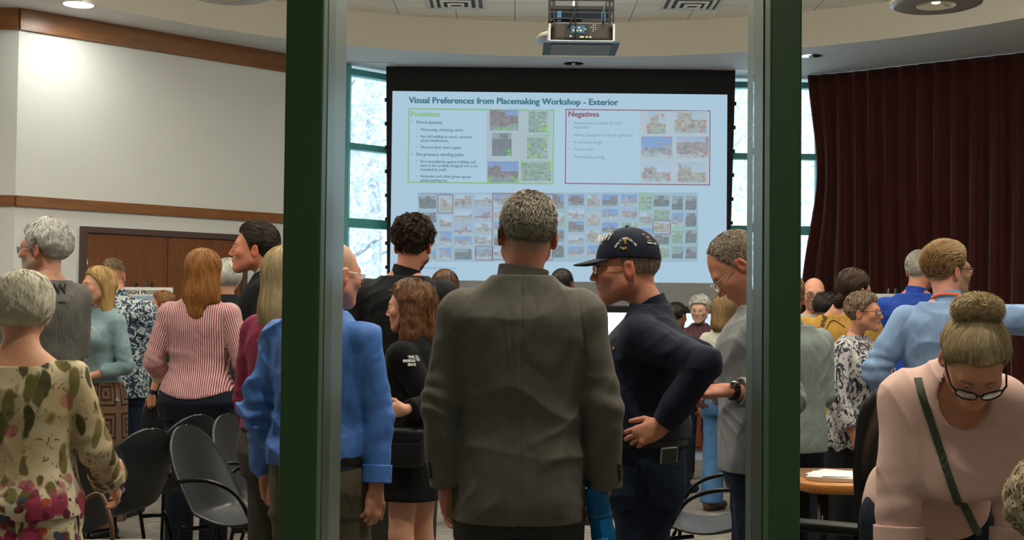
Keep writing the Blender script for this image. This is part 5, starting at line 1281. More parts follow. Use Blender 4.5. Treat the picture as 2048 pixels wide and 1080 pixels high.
@who
def grey_tee_man():
    p = Person(97, 449, 6.45, yaw=58, tone='#b98068', w=.90, d=1.0, head=(24, 2, 0), label='white-haired person in a grey T-shirt with a black letter on the back, in glasses', headshift=(0, .02, 0), hs=1.03,
               arms={1: dict(ua=(-.03, .05, -1), fa=(-.1, .25, -1)), -1: dict(ua=(-.15, -.05, -1), fa=(-.35, .3, -.8))})
    p.body(hair_paint=('normal', '#c9c6be'), bare_arms=(-1, 1), facial=('#c8c4bb', .5))
    p.top('t_shirt', m_greytee, hem=.80, off=.016, sleeve=.5, r=(.074, .074, .05), seed=31, famp=.006, fs=6)
    p.trousers(m_jean); p.shoes(m_shoe)
    p.hair('normal', .022, '#a5a198', '#eeebe2', n=11000, L=.05, lift=.08, wave=.5, sw=.0013, seed=8, ck=.14, clump=.8, noisy=.002, tmod=lambda x, y, z, az: 1 + .4 * np.clip(az - 1.5, 0, 1))
    p.part('goatee', xform([Cone((0, .082, -.100), (0, .082, -.128), .016, .008, .01)], p.hc, p.RH, p.hs), mat('white_beard', '#cfccc4', .8, bstr=.5, bscale=400), .003)
    p.glasses(m_gun, m_lens, w=.022, h=.015)
    k = mat('black_print', '#1b1a19', .8); cloth_text(p, 'printed_letter', 'W', .072, k, 123, 587, 0, ext=.004, bold=.0012); cloth_text(p, 'printed_line', '\u2014', .045, k, 124, 609, 0, ext=.004)
    return p
m_sage = cloth('pale_blue_cardigan', '#8aa3a8', '#7d979d', .85, bscale=500, sheen=.2)
def squares():
    def pat(t, col):
        co = t.coord('Object', (1, 1, 1)); s_ = t.n('ShaderNodeSeparateXYZ'); t.l(co, s_.inputs[0])
        a = t.math('ARCTAN2', s_.outputs[0], s_.outputs[1]); u = t.math('MULTIPLY', a, 1.25); v = t.math('MULTIPLY', s_.outputs[2], 5.0)
        fu = t.math('ABSOLUTE', t.math('SUBTRACT', t.math('FRACT', u), .5)); fv = t.math('ABSOLUTE', t.math('SUBTRACT', t.math('FRACT', v), .5)); m_ = t.math('MAXIMUM', fu, fv)
        w_ = t.math('FRACT', t.math('MULTIPLY', m_, 6.0)); return t.mix(t.ramp(w_, [(.35, 1.), (.4, 0.)]), col, srgb('#3a2417'))
    return cloth('brown_square_print', '#7a6149', '#6f5843', .8, pattern=pat)
@who
def cardigan_woman():
    p = Person(204, 528, 8.0, yaw=142, man=False, tone='#c88f74', w=1.0, bust=.05, hip=.01, head=(-14, 2, 0), label='blonde person in a pale blue buttoned cardigan and brown square-patterned trousers', hs=1.0, headshift=(0, .01, 0),
               arms={-1: dict(ua=(.28, -.1, -1), fa=(-.9, -.25, -.25), hd=(-.9, .1, -.3), hn=(.2, .2, -1), curl=.5), 1: dict(ua=(-.1, .35, -1), fa=(-.45, -.8, -.1), hd=(-.3, -.9, -.3), hn=(.1, .2, -1))})
    p.body(brow='#6b4c30', lipc='#9d4f47'); p.top('cardigan', m_sage, hem=.98, off=.010, sleeve=.80, r=(.056, .048, .040), seed=41, famp=.004, fs=8, neck=1.455)
    m_ = squares(); p.skirt(m_, 'wide_trousers', top=1.03, hem=.12, flare=1.15, nf=6, amp=.012); p.shoes(m_shoe)
    p.hair('normal', .018, '#8a6636', '#cda668', n=9000, L=.08, lift=.02, wave=.30, sw=.0018, seed=9, ck=.08, clump=.9, tips='#d8b87c', extra=[Cone((-.05, -.04, .0), (-.064, -.035, -.155), .048, .034, .03), Cone((.05, -.04, .0), (.064, -.035, -.155), .048, .034, .03), Cone((0, -.06, .0), (0, -.065, -.14), .055, .045, .04)],
           flow=lambda l: np.stack([l[:, 0] * (.9 * (l[:, 2] > .02)) + .05 * np.sign(l[:, 0]) * 0, (l[:, 1] + .03) * .6 * (l[:, 2] > .03), -.10 + 0 * l[:, 0]], 1), cut=lambda l, D: np.maximum(D, -(ln((l - np.array([0, .112, -.05], f32)) / np.array([.135, .14, .128], f32)) - 1) * .07))
    b = MB()
    for j in range(9):
        t_ = j / 8; c = p.tp((0, .108 + .030 * math.exp(-((1.41 - .4 * t_ - 1.25) / .07) ** 2), 1.41 - .4 * t_)); b = MB(); b.lathe([(.0001, .004), (.007, .003), (.008, 0)], seg=8); o = b.build('cardigan_button', m_black, p.topo); o.location = c; o.rotation_euler = (-pi / 2, 0, 0)
    b = MB(); b.box((-.036, -.003, -.016), (.036, .003, .016)); o = b.build('name_badge', mat('white_plastic', '#e8e8e4', .4), p.topo, bevel=.003); o.location = p.tp((-.085, .138, 1.315)); o.rotation_euler = (-.2, 0, .25)
    b = MB(); b.tube([p.wr[-1] + unit(np.cross(p.wr[-1] - p.el[-1], [0, 0, 1])) * .024 * math.cos(a) + vec(0, 0, .024) * math.sin(a) for a in np.linspace(0, 2 * pi, 14)[:-1]], .004, 6, closed=True); b.build('bracelet', m_gold, p.e)
    return p
def floralblue():
    t = NT('blue_white_floral'); co = t.coord('Object'); n = t.noise(co, 30, 3, .6, 1.5); n2 = t.noise(co, 22, 2, .5, .8)
    c = t.ramp(n, [(.44, srgb('#1c3148')), (.47, srgb('#2f5f7d')), (.53, srgb('#c9d2ce'))]); c = t.mix(t.ramp(n2, [(.56, 0.), (.60, 1.)]), c, srgb('#16283c')); t.bsdf(c, .8); return t.m
@who
def blue_floral_man():
    p = Person(240, 518, 8.8, yaw=-12, tone='#bb8069', w=1.12, d=1.1, belly=.02, head=(10, 0, 0), label='balding person in a blue and white leaf-print shirt seen from behind', headshift=(-.06, 0, 0), arms={1: dict(ua=(.18, .15, -1), fa=(-.05, .9, -.3))})
    p.body(bare_arms=(1, -1), hair_paint=('bald', '#7a5f4c')); m_ = floralblue(); p.top('patterned_shirt', m_, hem=.80, off=.020, sleeve=.5, r=(.080, .080, .05), seed=51, famp=.005); p.collar(m_, h=.04)
    p.trousers(m_jean); p.shoes(m_shoe); p.hair([.3, .3, .3, .06, .01, .03, .03, .04, .045], .004, '#5f4633', '#8f7458', n=4000, L=.012, lift=.1, sw=.0014, seed=3)
    return p
@who
def green_shirt_boy():
    p = Person(328, 584, 9.9, yaw=100, tone='#bd8468', w=.88, d=.9, head=(0, 0, 0), label='short-haired youngster in a green shirt and dark shorts beside the poster board', hs=1.0,
               arms={-1: dict(ua=(.0, -.2, -1), fa=(-.25, -.1, -1), hd=(-.05, 0, -1), hn=(0, 1, 0), curl=.9)}, legs={-1: (0, .12), 1: (0, -.1)})
    p.body(bare_arms=(1, -1), bare_legs=True, brow='#6f4b30'); p.top('t_shirt', cloth('green_jersey', '#14482a', '#103a22'), hem=.84, off=.014, sleeve=.45, r=(.068, .068, .05), seed=61)
    p.trousers(cloth('dark_shorts', '#12151b', '#0d1015'), 'shorts', length=.42, r=(.105, .105, .1)); p.shoes(m_shoe)
    p.hair('normal', .012, '#6b4527', '#a3703f', n=6000, L=.03, lift=.12, sw=.0018, seed=11, ck=.14)
    p.band('wristwatch', m_black, p.wr[-1] + (p.el[-1] - p.wr[-1]) * .1, p.wr[-1] - p.el[-1], .027, .03, .005, parent=p.e, cell=.004)
    b = MB(); b.box((-.016, -.006, -.018), (.016, .006, .018)); o = b.build('watch_face', mat('watch_glass_blue', '#1d3f7a', .15), p.e, bevel=.003); o.location = p.wr[-1] + (p.el[-1] - p.wr[-1]) * .1 + rotz(-p.yaw) @ vec(0, -.034, 0)
    return p
def stripes():
    def pat(t, col):
        c = t.n('ShaderNodeAttribute', attribute_name='tc').outputs['Vector']; s_ = t.n('ShaderNodeSeparateXYZ'); t.l(c, s_.inputs[0]); f = t.math('FRACT', t.math('MULTIPLY', s_.outputs[0], 82))
        return t.mix(t.ramp(f, [(.42, 0.), (.5, 1.), (.92, 1.), (1., 0.)]), col, srgb('#a33a4b'))
    return cloth('red_white_stripe', '#dccbc4', '#d3c0ba', .75, pattern=pat)
@who
def striped_woman():
    p = Person(403, 494, 7.45, yaw=-6, man=False, tone='#c48a70', w=1.14, d=1.05, hip=.012, head=(-14, 0, -4), label='person with long red hair in a red and white striped shirt and navy trousers', hs=1.02,
               arms={-1: dict(ua=(-.30, -.05, -1), fa=(.2, .7, -.6), hd=(.1, .9, -.3)), 1: dict(ua=(.30, -.05, -1), fa=(-.15, .9, -.2))}, headshift=(.02, 0, 0))
    p.body(bare_arms=()); m_ = stripes(); p.top('striped_shirt', m_, hem=.90, off=.016, sleeve=.72, r=(.066, .060, .056), seed=71, famp=.006, fs=7, neck=1.46, hemR=lambda x, y: -.05 * np.cos(np.clip(x / .2, -1, 1) * 1.5) + .03, blouse=0)
    p.collar(m_, h=.035, r=.058, z=1.445); [p.cuff(i, m_, .72, .04, .058, .006) for i in (-1, 1)]
    p.trousers(cloth('navy_trousers', '#141c2b', '#0f1622', .8), top=1.0, r=(.112, .082, .08), hipk=1.05); p.shoes(m_shoe)
    p.hair('low', .020, '#6e431d', '#b07a3c', n=15000, L=.11, lift=.015, wave=.14, sw=.0017, seed=12, ck=.06, clump=.8, tips='#a86f38', extra=[Cone((0, -.05, .03), (.0, -.085, -.12), .083, .085, .04, sq=((0, 1, 0), .75)), Cone((-.01, -.08, -.12), (-.01, -.115, -.235), .083, .060, .04, sq=((0, 1, 0), .5)), Cone((-.04, -.03, .02), (-.075, -.05, -.15), .055, .04, .03), Cone((.04, -.03, .02), (.075, -.05, -.16), .055, .04, .03)],
           flow=lambda l: np.stack([l[:, 0] * .6 * (l[:, 2] > .0) + .0, (l[:, 1] + .03) * .5 * (l[:, 2] > .03), -.12 + 0 * l[:, 0]], 1))
    return p
@who
def white_hair_behind():
    p = Person(456, 515, 9.5, yaw=10, man=False, tone='#c08a72', label='white-haired person mostly hidden behind the red-haired person', head=(0, 0, 0))
    p.body(); p.top('sweater', cloth('dark_wool', '#23262b', '#1c1f24'), hem=.85, seed=81); p.trousers(m_suit2); p.shoes(m_shoe)
    p.hair('low', .026, '#bfbcb2', '#f2efe6', n=5000, L=.04, lift=.1, wave=.3, sw=.002, seed=13, tmod=None)
    return p
@who
def dark_suit_man():
    p = Person(528, 459, 8.35, yaw=98, tone='#b9765c', w=.98, label='dark-haired person in a black suit, smiling in profile at the door', head=(0, -2, 0), hs=1.18, nose=1.0, headshift=(0, .04, 0))
    p.body(hair_paint=('normal', '#2a1c14'), brow='#2a1c14', hands=(-1,)); m_ = cloth('black_suit_wool', '#191a1e', '#131418', .8); p.top('suit_jacket', m_, hem=.80, off=.018, seed=91, famp=.004); p.collar(m_, 'jacket', h=.035, r=.066, th=.008)
    p.collar(cloth('white_collar', '#d8d8d8', '#cfcfcf'), 'jacket', 'shirt_collar', h=.052, r=.060, th=.004); p.trousers(m_suit2); p.shoes(m_shoe)
    p.hair('normal', .013, '#150e0a', '#33241a', n=9000, L=.035, lift=.05, sw=.0014, seed=14, ck=.08, flow=lambda l: np.stack([l[:, 0] * .4, -l[:, 1] * 0 - .1, -.3 * np.clip(.06 - l[:, 2], 0, 1) + l[:, 0] * 0], 1), tmod=lambda x, y, z, az: 1 + .9 * np.clip(z / .1, 0, 1) - .5 * np.clip(-z / .04, 0, 1))
    return p
@who
def magenta_woman():
    p = Person(578, 488, 5.3, yaw=-38, man=False, tone='#c58b72', w=1.12, d=1.15, belly=.02, hip=.01, head=(-12, 0, 0), label='person with long straight blonde hair in a magenta sweater beside the left post', hs=1.02)
    p.body(hands=()); m_ = cloth('magenta_knit', '#8a2346', '#7c1e3e', .85, bscale=400, sheen=.25); p.top('knit_sweater', m_, hem=.96, off=.020, sleeve=.95, r=(.080, .070, .05), seed=101, famp=.007, fs=6, blouse=.02)
    pl = cloth('grey_check_wool', '#4e4a42', '#3f3c36', .85, ns=180); p.trousers(pl, r=(.112, .088, .082), top=1.0, hipk=1.05); p.shoes(m_shoe)
    p.hair('low', .020, '#a98c5c', '#e3cda0', n=15000, L=.12, lift=.01, wave=.08, sw=.0015, seed=15, ck=.05, clump=.7, tips='#e8d9ae', extra=[Cone((0, -.05, .03), (.0, -.075, -.13), .085, .088, .04, sq=((0, 1, 0), .8)), Cone((-.0, -.075, -.12), (-.0, -.095, -.18), .088, .075, .04, sq=((0, 1, 0), .55)), Cone((-.045, -.02, .02), (-.07, -.02, -.16), .055, .045, .03)],
           flow=lambda l: np.stack([l[:, 0] * .6 * (l[:, 2] > .0), (l[:, 1] + .03) * .5 * (l[:, 2] > .03), -.12 + 0 * l[:, 0]], 1))
    return p
@who
def curly_tall_man():
    p = Person(812, 448, 6.7, yaw=-4, tone='#c0806a', w=1.05, label='tall person with dark curly hair in a black jacket before the screen', head=(-4, 2, 0), hs=.98, headshift=(.035, 0, 0),
               arms={-1: dict(ua=(-.35, .1, -1), fa=(.1, .7, -.5)), 1: dict(ua=(.2, .1, -1), fa=(0, .5, -1))}, height=1.90)
    p.e.location[2] = 0
    p.body(hair_paint=('normal', '#2a1a12')); m_ = cloth('black_jacket_cloth', '#1b1b1e', '#141416', .75); p.top('jacket', m_, hem=.82, off=.02, r=(.074, .062, .05), seed=111, famp=.006, fs=7); p.collar(m_, 'jacket', h=.045, r=.064, th=.007)
    p.trousers(m_suit2); p.shoes(m_shoe)
    p.hair('normal', .018, '#1d120c', '#3a2517', n=12000, L=.028, lift=.42, wave=1.6, sw=.0013, seed=16, ck=.3, clump=1.0, noisy=.005, tmod=lambda x, y, z, az: 1 + .9 * np.clip(z / .08, -.6, 1), tips='#4a3020')
    return p
@who
def fleece_woman():
    p = Person(832, 556, 5.75, yaw=66, man=False, tone='#cb957b', w=1.06, d=1.08, bust=.03, head=(12, 6, 0), label='person with wavy brown bob in a black zip fleece and black skirt, hand on waist', hs=1.05, headshift=(0, .02, 0), nose=1.0,
               arms={-1: dict(ua=(.62, -.12, -.95), fa=(-.62, -.75, -.05), hd=(-1, -.15, .02), hn=(.2, 1, 0), curl=.12, spread=.55, thumb=.3, fl=.74), 1: dict(ua=(-.1, .3, -1), fa=(-.3, .2, -1))})
    p.body(bare_legs=True, brow='#3a2518', lipc='#a8605a', legr=1.15, eye='#3a2a1c', browk=1.1)
    m_ = cloth('black_fleece', '#101114', '#0b0c0e', .95, sheen=.2, bscale=300, bstr=.3); p.top('zip_fleece', m_, hem=.90, off=.022, sleeve=.93, r=(.070, .062, .048), seed=121, famp=.006, fs=7, neck=1.475); p.collar(m_, 'jacket', h=.06, r=.060, th=.006, z=1.435)
    p.skirt(cloth('black_skirt_cloth', '#0d0e12', '#08090c'), top=1.0, hem=.66, flare=1.08, nf=5, amp=.006); p.shoes(m_shoe)
    p.hair('normal', .022, '#2e1c12', '#5a3a24', n=12000, L=.075, lift=.03, wave=.55, sw=.0015, seed=17, ck=.10, clump=1.0, tips='#9a6a3e', noisy=.002, extra=[Cone((-.055, -.035, .02), (-.085, -.02, -.15), .055, .052, .03), Cone((.055, -.035, .02), (.085, -.02, -.15), .055, .052, .03), Cone((0, -.07, .02), (0, -.085, -.15), .07, .065, .04)],
           flow=lambda l: np.stack([l[:, 0] * .8 * (l[:, 2] > .0), (l[:, 1] + .03) * .5 * (l[:, 2] > .03), -.10 + 0 * l[:, 0]], 1), cut=lambda l, D: np.maximum(D, -(ln((l - np.array([0, .12, -.045], f32)) / np.array([.13, .140, .124], f32)) - 1) * .07))
    # chest emblem: white stitched mark
    wt = mat('white_embroidery', '#e6e6e6', .7)
    cloth_text(p, 'chest_lettering', 'THE\nNORTH\nFACE', .017, wt, 828, 717, 0, ext=.004, bold=.0005, align='RIGHT')
    for r_ in (9, 14, 19):
        pts = [hit(p, 830 + r_ * .42 * math.cos(a), 723 - r_ * .62 * math.sin(a)) for a in np.linspace(0, pi / 2, 8)]; pts = [q[0] + q[1] * .002 for q in pts if q is not None]
        if len(pts) > 2: b = MB(); b.tube(pts, .0022, 6); b.build('chest_arc', wt, p.topo)
    return p
@who
def brown_crown():
    p = Person(890, 536, 8.6, yaw=0, man=False, tone='#b98066', label='brown-haired person showing only the top of the head left of the suited man')
    p.body(); p.top('blouse', cloth('plum_cloth', '#3a2a35', '#32242e'), hem=.85, seed=131); p.trousers(m_suit2); p.shoes(mat('white_patent', '#e4ded2', .3))
    p.hair('low', .022, '#3b2013', '#6b4128', n=5000, L=.06, lift=.03, wave=.1, sw=.002, seed=18, ck=.08)
    return p
@who
def far_dark_head():
    p = Person(1124, 538, 9.4, yaw=-30, tone='#6a4636', label='dark-skinned person whose head shows above the suited right shoulder')
    p.body(hair_paint=('normal', '#1b1512')); p.top('shirt', cloth('white_shirt', '#d0d0cc', '#c6c6c2'), hem=.85, seed=141); p.trousers(m_suit2); p.shoes(m_shoe)
    p.hair('normal', .003, '#1a1411', '#2a211c', n=2500, L=.007, lift=.2, sw=.0014, seed=19)
    return p
# ------------------------------------------------------------------ people on the right
@who
def looking_down_man():
    p = Person(1514, 508, 4.95, yaw=84, tone='#bd7d64', w=1.04, d=1.05, head=(0, 46, 0), label='person in wire glasses and grey sweatshirt looking down, beside the right green post', hs=1.10, headshift=(0, .06, -.0), height=1.735,
               arms={-1: dict(ua=(.30, -.12, -.95), fa=(-.95, -.35, .18), hd=(-1, .15, -.05), hn=(.1, .5, -1), curl=.75, spread=.2, thumb=.9), 1: dict(ua=(.1, .15, -.95), fa=(-.95, -.4, .1), hd=(-.9, -.2, -.25), hn=(0, -.4, 1), curl=.9)})
    p.body(hair_paint=('high', '#8d7c68'), brow='#7d6a58'); m_ = cloth('heather_grey_sweat', '#8f9192', '#84878a', .9, sheen=.2); p.top('sweatshirt', m_, hem=.84, off=.026, sleeve=.90, r=(.072, .062, .052), seed=151, famp=.007); p.collar(m_, 'jacket', h=.02, r=.066, th=.006)
    for i in (-1, 1): p.cuff(i, m_, .90, .05, .050)
    p.trousers(m_jean); p.shoes(m_shoe)
    p.hair('high', .004, '#594a39', '#94836c', n=7000, L=.010, lift=.25, sw=.0011, seed=21, tips='#a5977f')
    p.glasses(m_silver, m_lens, w=.024, h=.017, r=.0012, y=.112)
    i = -1; c = p.wr[i] + (p.el[i] - p.wr[i]) * .08; ax = p.wr[i] - p.el[i]; p.band('watch_strap', m_leather, c, ax, .031, .022, .004, parent=p.e); b = MB(); b.lathe([(.0001, .008), (.017, .008), (.019, .002), (.019, -.003), (.0001, -.003)], seg=20); o = b.build('watch_case', m_silver, p.e); o.location = c + rotz(-p.yaw) @ vec(.0, -.028, .022); o.rotation_euler = (0, .9, 0)
    h = p.hd[i]; p.band('finger_ring', m_gun, p.wr[i] + rotz(-p.yaw) @ vec(-.098, -.012, .008), rotz(-p.yaw) @ vec(-1, .1, -.3), .0102, .006, .002, parent=p.e, cell=.0018)
    return p
@who
def green_grey_sweatshirt_person():
    p = Person(1578, 549, 6.3, yaw=25, tone='#c0846a', w=1.08, d=1.08, head=(-20, 4, 0), label='person in a pale grey green sweatshirt and dark trousers, half behind the right post', arms={1: dict(ua=(.06, -.02, -1), fa=(-.25, .9, -.3))})
    p.body(hair_paint=('normal', '#9a6f42')); m_ = cloth('grey_green_sweat', '#8b9490', '#808985', .9, sheen=.2); p.top('sweatshirt', m_, hem=.815, off=.030, sleeve=.92, r=(.074, .066, .052), seed=161, famp=.008, fs=6); p.collar(m_, 'jacket', h=.018, r=.064)
    p.trousers(cloth('navy_cotton', '#1b2130', '#141a26', .8), r=(.11, .085, .075)); p.shoes(m_shoe); p.hair('normal', .010, '#7a5430', '#b08a58', n=5000, L=.02, lift=.2, sw=.0015, seed=22)
    return p
@who
def bald_glasses_man():
    p = Person(1628, 557, 9.2, yaw=170, tone='#c88e76', head=(0, 4, 0), label='bald person with dark glasses and beard stubble facing the camera far at right'); p.body(hair_paint=('bald', '#6b5446'), facial=('#5b4638', .55), brow='#4a382c')
    p.top('shirt', cloth('pale_shirt', '#b9b7ae', '#adaba2'), hem=.85, seed=171); p.trousers(m_suit2); p.shoes(m_shoe); p.glasses(m_darkframe, m_lens, r=.0022); return p
@who
def dark_haired_low():
    p = Person(1652, 588, 8.7, yaw=-60, tone='#b07a60', w=.95, head=(-10, 10, 0), label='shorter dark-haired person in black behind the yellow T-shirt at right', hs=1.0)
    p.body(hair_paint=('normal', '#1b1411')); p.top('jacket', cloth('black_cotton', '#15161a', '#101114'), hem=.85, seed=181); p.trousers(m_suit2); p.shoes(m_shoe); p.hair('normal', .012, '#17100d', '#2d211b', n=5000, L=.02, lift=.15, sw=.0016, seed=23); return p
@who
def yellow_tee():
    p = Person(1678, 544, 7.6, yaw=-30, tone='#b98068', w=1.08, d=1.05, head=(-34, 4, 0), label='person with a low brown ponytail in a mustard yellow printed T-shirt', headshift=(.085, .03, 0), arms={-1: dict(ua=(-.22, .0, -1), fa=(.0, .4, -1))})
    p.body(bare_arms=(-1, 1), hair_paint=('normal', '#3a2418')); m_ = cloth('mustard_jersey', '#b58a3c', '#a97f36', .85); p.top('t_shirt', m_, hem=.82, off=.020, sleeve=.55, r=(.076, .074, .070), seed=191, famp=.006); p.trousers(cloth('black_cotton', '#15161a', '#101114')); p.shoes(m_shoe)
    p.hair('normal', .017, '#2a1a12', '#4f3626', n=9000, L=.06, lift=.03, sw=.0016, seed=24, ck=.08, flow=lambda l: vec(0, -.12, -.07) - l * vec(1, 1, 1), extra=[Ell((0, -.115, -.075), (.036, .035, .045), k=.02)], tmod=lambda x, y, z, az: 1 + .4 * np.clip(z / .1, 0, 1))
    k = mat('brown_print', '#5a4526', .8)
    for j, ch in enumerate('erland'): cloth_text(p, 'print_lettering', ch, .052, k, 1640 + j * 2.6, 674 - j * 7.2, 66, ext=.003, bold=.001)
    pts = [hit(p, x, y) for x, y in ((1652, 660), (1660, 645), (1668, 641), (1678, 646), (1690, 655))]; pts = [q[0] + q[1] * .001 for q in pts if q is not None]
    if len(pts) > 2: b = MB(); b.tube(smooth_path(pts), .004, 6); b.build('print_curve', k, p.topo)
    return p
def bwprint():
    t = NT('black_white_brush_print'); co = t.coord('Object', (1.6, 1.6, 1)); n = t.noise(co, 17, 3, .6, 1.6); v = t.noise(co, 34, 2, .5, .8); c = t.ramp(n, [(.42, srgb('#22222c')), (.47, srgb('#7d7d88')), (.52, srgb('#c4bfbc'))]); c = t.mix(t.ramp(v, [(.60, 0.), (.64, 1.)]), c, srgb('#1b1b24')); t.bsdf(c, .8); return t.m
@who
def print_blouse_woman():
    p = Person(1714, 578, 6.95, yaw=-128, man=False, tone='#c08468', w=1.12, d=1.15, belly=.02, bust=.03, head=(6, 0, 0), label='person with short curly brown hair and glasses in a black and white print blouse', hs=.97, headshift=(-.0, .03, 0), nose=1.05,
               arms={1: dict(ua=(-.2, -.2, -1), fa=(.35, -.2, -.8)), -1: dict(ua=(.2, .2, -1), fa=(.4, -.1, -.8))})
    p.body(brow='#6b5138', lipc='#a05a50', eye='#3f342a'); m_ = bwprint(); p.top('print_blouse', m_, hem=.80, off=.030, sleeve=.85, r=(.076, .070, .066), seed=201, famp=.007, neck=1.455); p.skirt(cloth('black_skirt_cloth', '#0d0e12', '#08090c'), top=1.0, hem=.25, flare=1.12, nf=12, amp=.008); p.shoes(m_shoe)
    p.hair([.072, .070, .055, .03, .0, .015, -.05, -.06, -.06], .015, '#4f3d2c', '#8f765a', n=9000, L=.024, lift=.2, wave=1.2, sw=.0014, seed=25, ck=.2, clump=1.0, noisy=.003, tips='#a89276', tmod=lambda x, y, z, az: 1 + .4 * np.clip(z / .08, -.5, 1))
    p.glasses(mat('tortoise_frame', '#6b4523', .3), m_lens, w=.026, h=.014, r=.0020); return p
@who
def royal_blue_man():
    p = Person(1832, 503, 8.6, yaw=-20, tone='#b8765e', w=1.05, head=(-25, 0, 0), label='grey-haired person in a royal blue shirt behind the light blue shirt', headshift=(.03, .02, 0), arms={-1: dict(ua=(-.30, .1, -1), fa=(.3, .5, -.8))})
    p.body(hair_paint=('normal', '#a9a49a')); m_ = cloth('royal_blue_cotton', '#1c46a6', '#183e97', .7); p.top('shirt', m_, hem=.84, off=.02, seed=211, famp=.006); p.collar(m_, h=.035); p.trousers(m_suit2); p.shoes(m_shoe); p.hair('normal', .009, '#8f8a80', '#d0ccc2', n=6000, L=.02, lift=.15, sw=.0014, seed=26); p.glasses(m_gun, None, r=.0012); return p
@who
def light_blue_man():
    p = Person(1896, 492, 6.15, yaw=-22, tone='#c78c75', w=1.06, d=1.05, head=(-50, 0, 0), label='person in a light blue shirt with an orange lanyard, arm stretched out to the right', hs=1.02, headshift=(0, .02, 0), nose=1.1,
               arms={-1: dict(ua=(-.52, .05, -.9), fa=(.55, .55, -.62), hd=(.6, .5, -.4)), 1: dict(ua=(1, .15, .02), fa=(1, .1, .10), hd=(1, .1, .1), hn=(0, -.2, -1), curl=.2)})
    p.body(bare_arms=(), hair_paint=('high', '#8a6a48'), brow='#7a5a3c', facial=('#b08a6a', .35)); m_ = cloth('light_blue_oxford', '#8aa6cd', '#7f9cc5', .7, ns=10, wr=.8); p.top('dress_shirt', m_, hem=.86, off=.022, sleeve=.74, r=(.074, .068, .062), seed=221, famp=.012, fs=6); p.collar(m_, h=.040, r=.064)
    for i in (-1, 1): p.cuff(i, m_, .74, .05, .060, .006)
    p.trousers(m_jean); p.shoes(m_shoe)
    p.hair('high', .012, '#6f5333', '#a5824f', n=9000, L=.034, lift=.42, sw=.0013, seed=27, ck=.22, clump=1.0, tips='#c2a070', tmod=lambda x, y, z, az: 1 + .7 * np.clip(z / .08, -.8, 1), flow=lambda l: np.stack([l[:, 0] * .6, l[:, 1] * .6 + .05, .02 + 0 * l[:, 0]], 1) + vec(0, .02, 0))
    p.glasses(m_darkframe, m_lens, w=.025, h=.016, r=.0022); p.part('goatee', xform([Ell((0, .078, -.104), (.020, .014, .018), k=.01)], p.hc, p.RH, p.hs), mat('sandy_beard', '#b59a80', .8, bstr=.5, bscale=400), .003)
    c = p.tp((0, -.014, 1.478)); ax = unit(p.hc - p.nb); p.band('orange_lanyard', mat('orange_ribbon', '#e0622a', .6), c, ax, .0735 * p.k, .016, .0022, parent=p.e, cell=.003); return p
@who
def white_hair_glasses_woman():
    p = Person(1400, 590, 11.0, yaw=160, man=False, tone='#c89a86', head=(0, 8, 0), label='white-haired person in glasses and a dark patterned top far behind the navy polo', hs=1.05)
    p.body(); p.top('blouse', cloth('dark_rose_print', '#2a2430', '#6b3a44', .8, ns=60), hem=.85, seed=231); p.trousers(cloth('navy_trousers', '#141c2b')); p.shoes(m_shoe)
    p.hair([.07, .068, .05, .02, -.01, .0, -.05, -.06, -.065], .026, '#bdb9b2', '#f0ede6', n=5000, L=.03, lift=.15, wave=.6, sw=.002, seed=28, noisy=.003); p.glasses(m_silver, None, r=.0014); return p
@who
def dark_hair_far():
    p = Person(1352, 607, 10.2, yaw=-40, tone='#8a5f4b', w=.95, label='dark-haired person mostly hidden behind the navy polo shoulder', head=(0, 4, 0)); p.body(hair_paint=('normal', '#1c1512')); p.top('jacket', cloth('black_cotton', '#15161a'), hem=.85, seed=241); p.trousers(cloth('navy_trousers', '#141c2b')); p.shoes(cloth('navy_shoe', '#14213a')); p.hair('normal', .012, '#1a1310', '#30241e', n=3000, L=.02, lift=.1, sw=.002, seed=29); return p
@who
def white_sweater_woman():
    p = Person(1450, 588, 9.3, yaw=-48, man=False, tone='#c08a70', w=1.1, label='blonde person in a white sweater and light blue jeans seen from behind', head=(0, 6, 0), hs=1.04, legs={1: (.03, .1), -1: (-.02, -.05)}, arms={-1: dict(ua=(-.2, -.05, -1), fa=(.1, .3, -1)), 1: dict(ua=(.2, .05, -1), fa=(.1, .5, -.6))})
    p.body(); p.top('sweater', cloth('white_knit', '#cfcbc0', '#c4c0b5', .9, sheen=.2), hem=.90, off=.022, seed=251, famp=.005); p.trousers(m_ltjean, r=(.105, .085, .095), hipk=1.04); p.shoes(m_brownleather)
    p.hair('low', .020, '#6a4d30', '#b08f62', n=6000, L=.07, lift=.03, wave=.25, sw=.0022, seed=30, ck=.1, extra=[Cone((0, -.06, .02), (0, -.075, -.11), .078, .070, .04)], flow=lambda l: np.stack([l[:, 0] * .5 * (l[:, 2] > 0), 0 * l[:, 0], -.1 + 0 * l[:, 0]], 1)); return p
def s_top_surface(p):
    P_ = p.top_prims
    return lambda q: p.top_mod(q, field(P_, q))
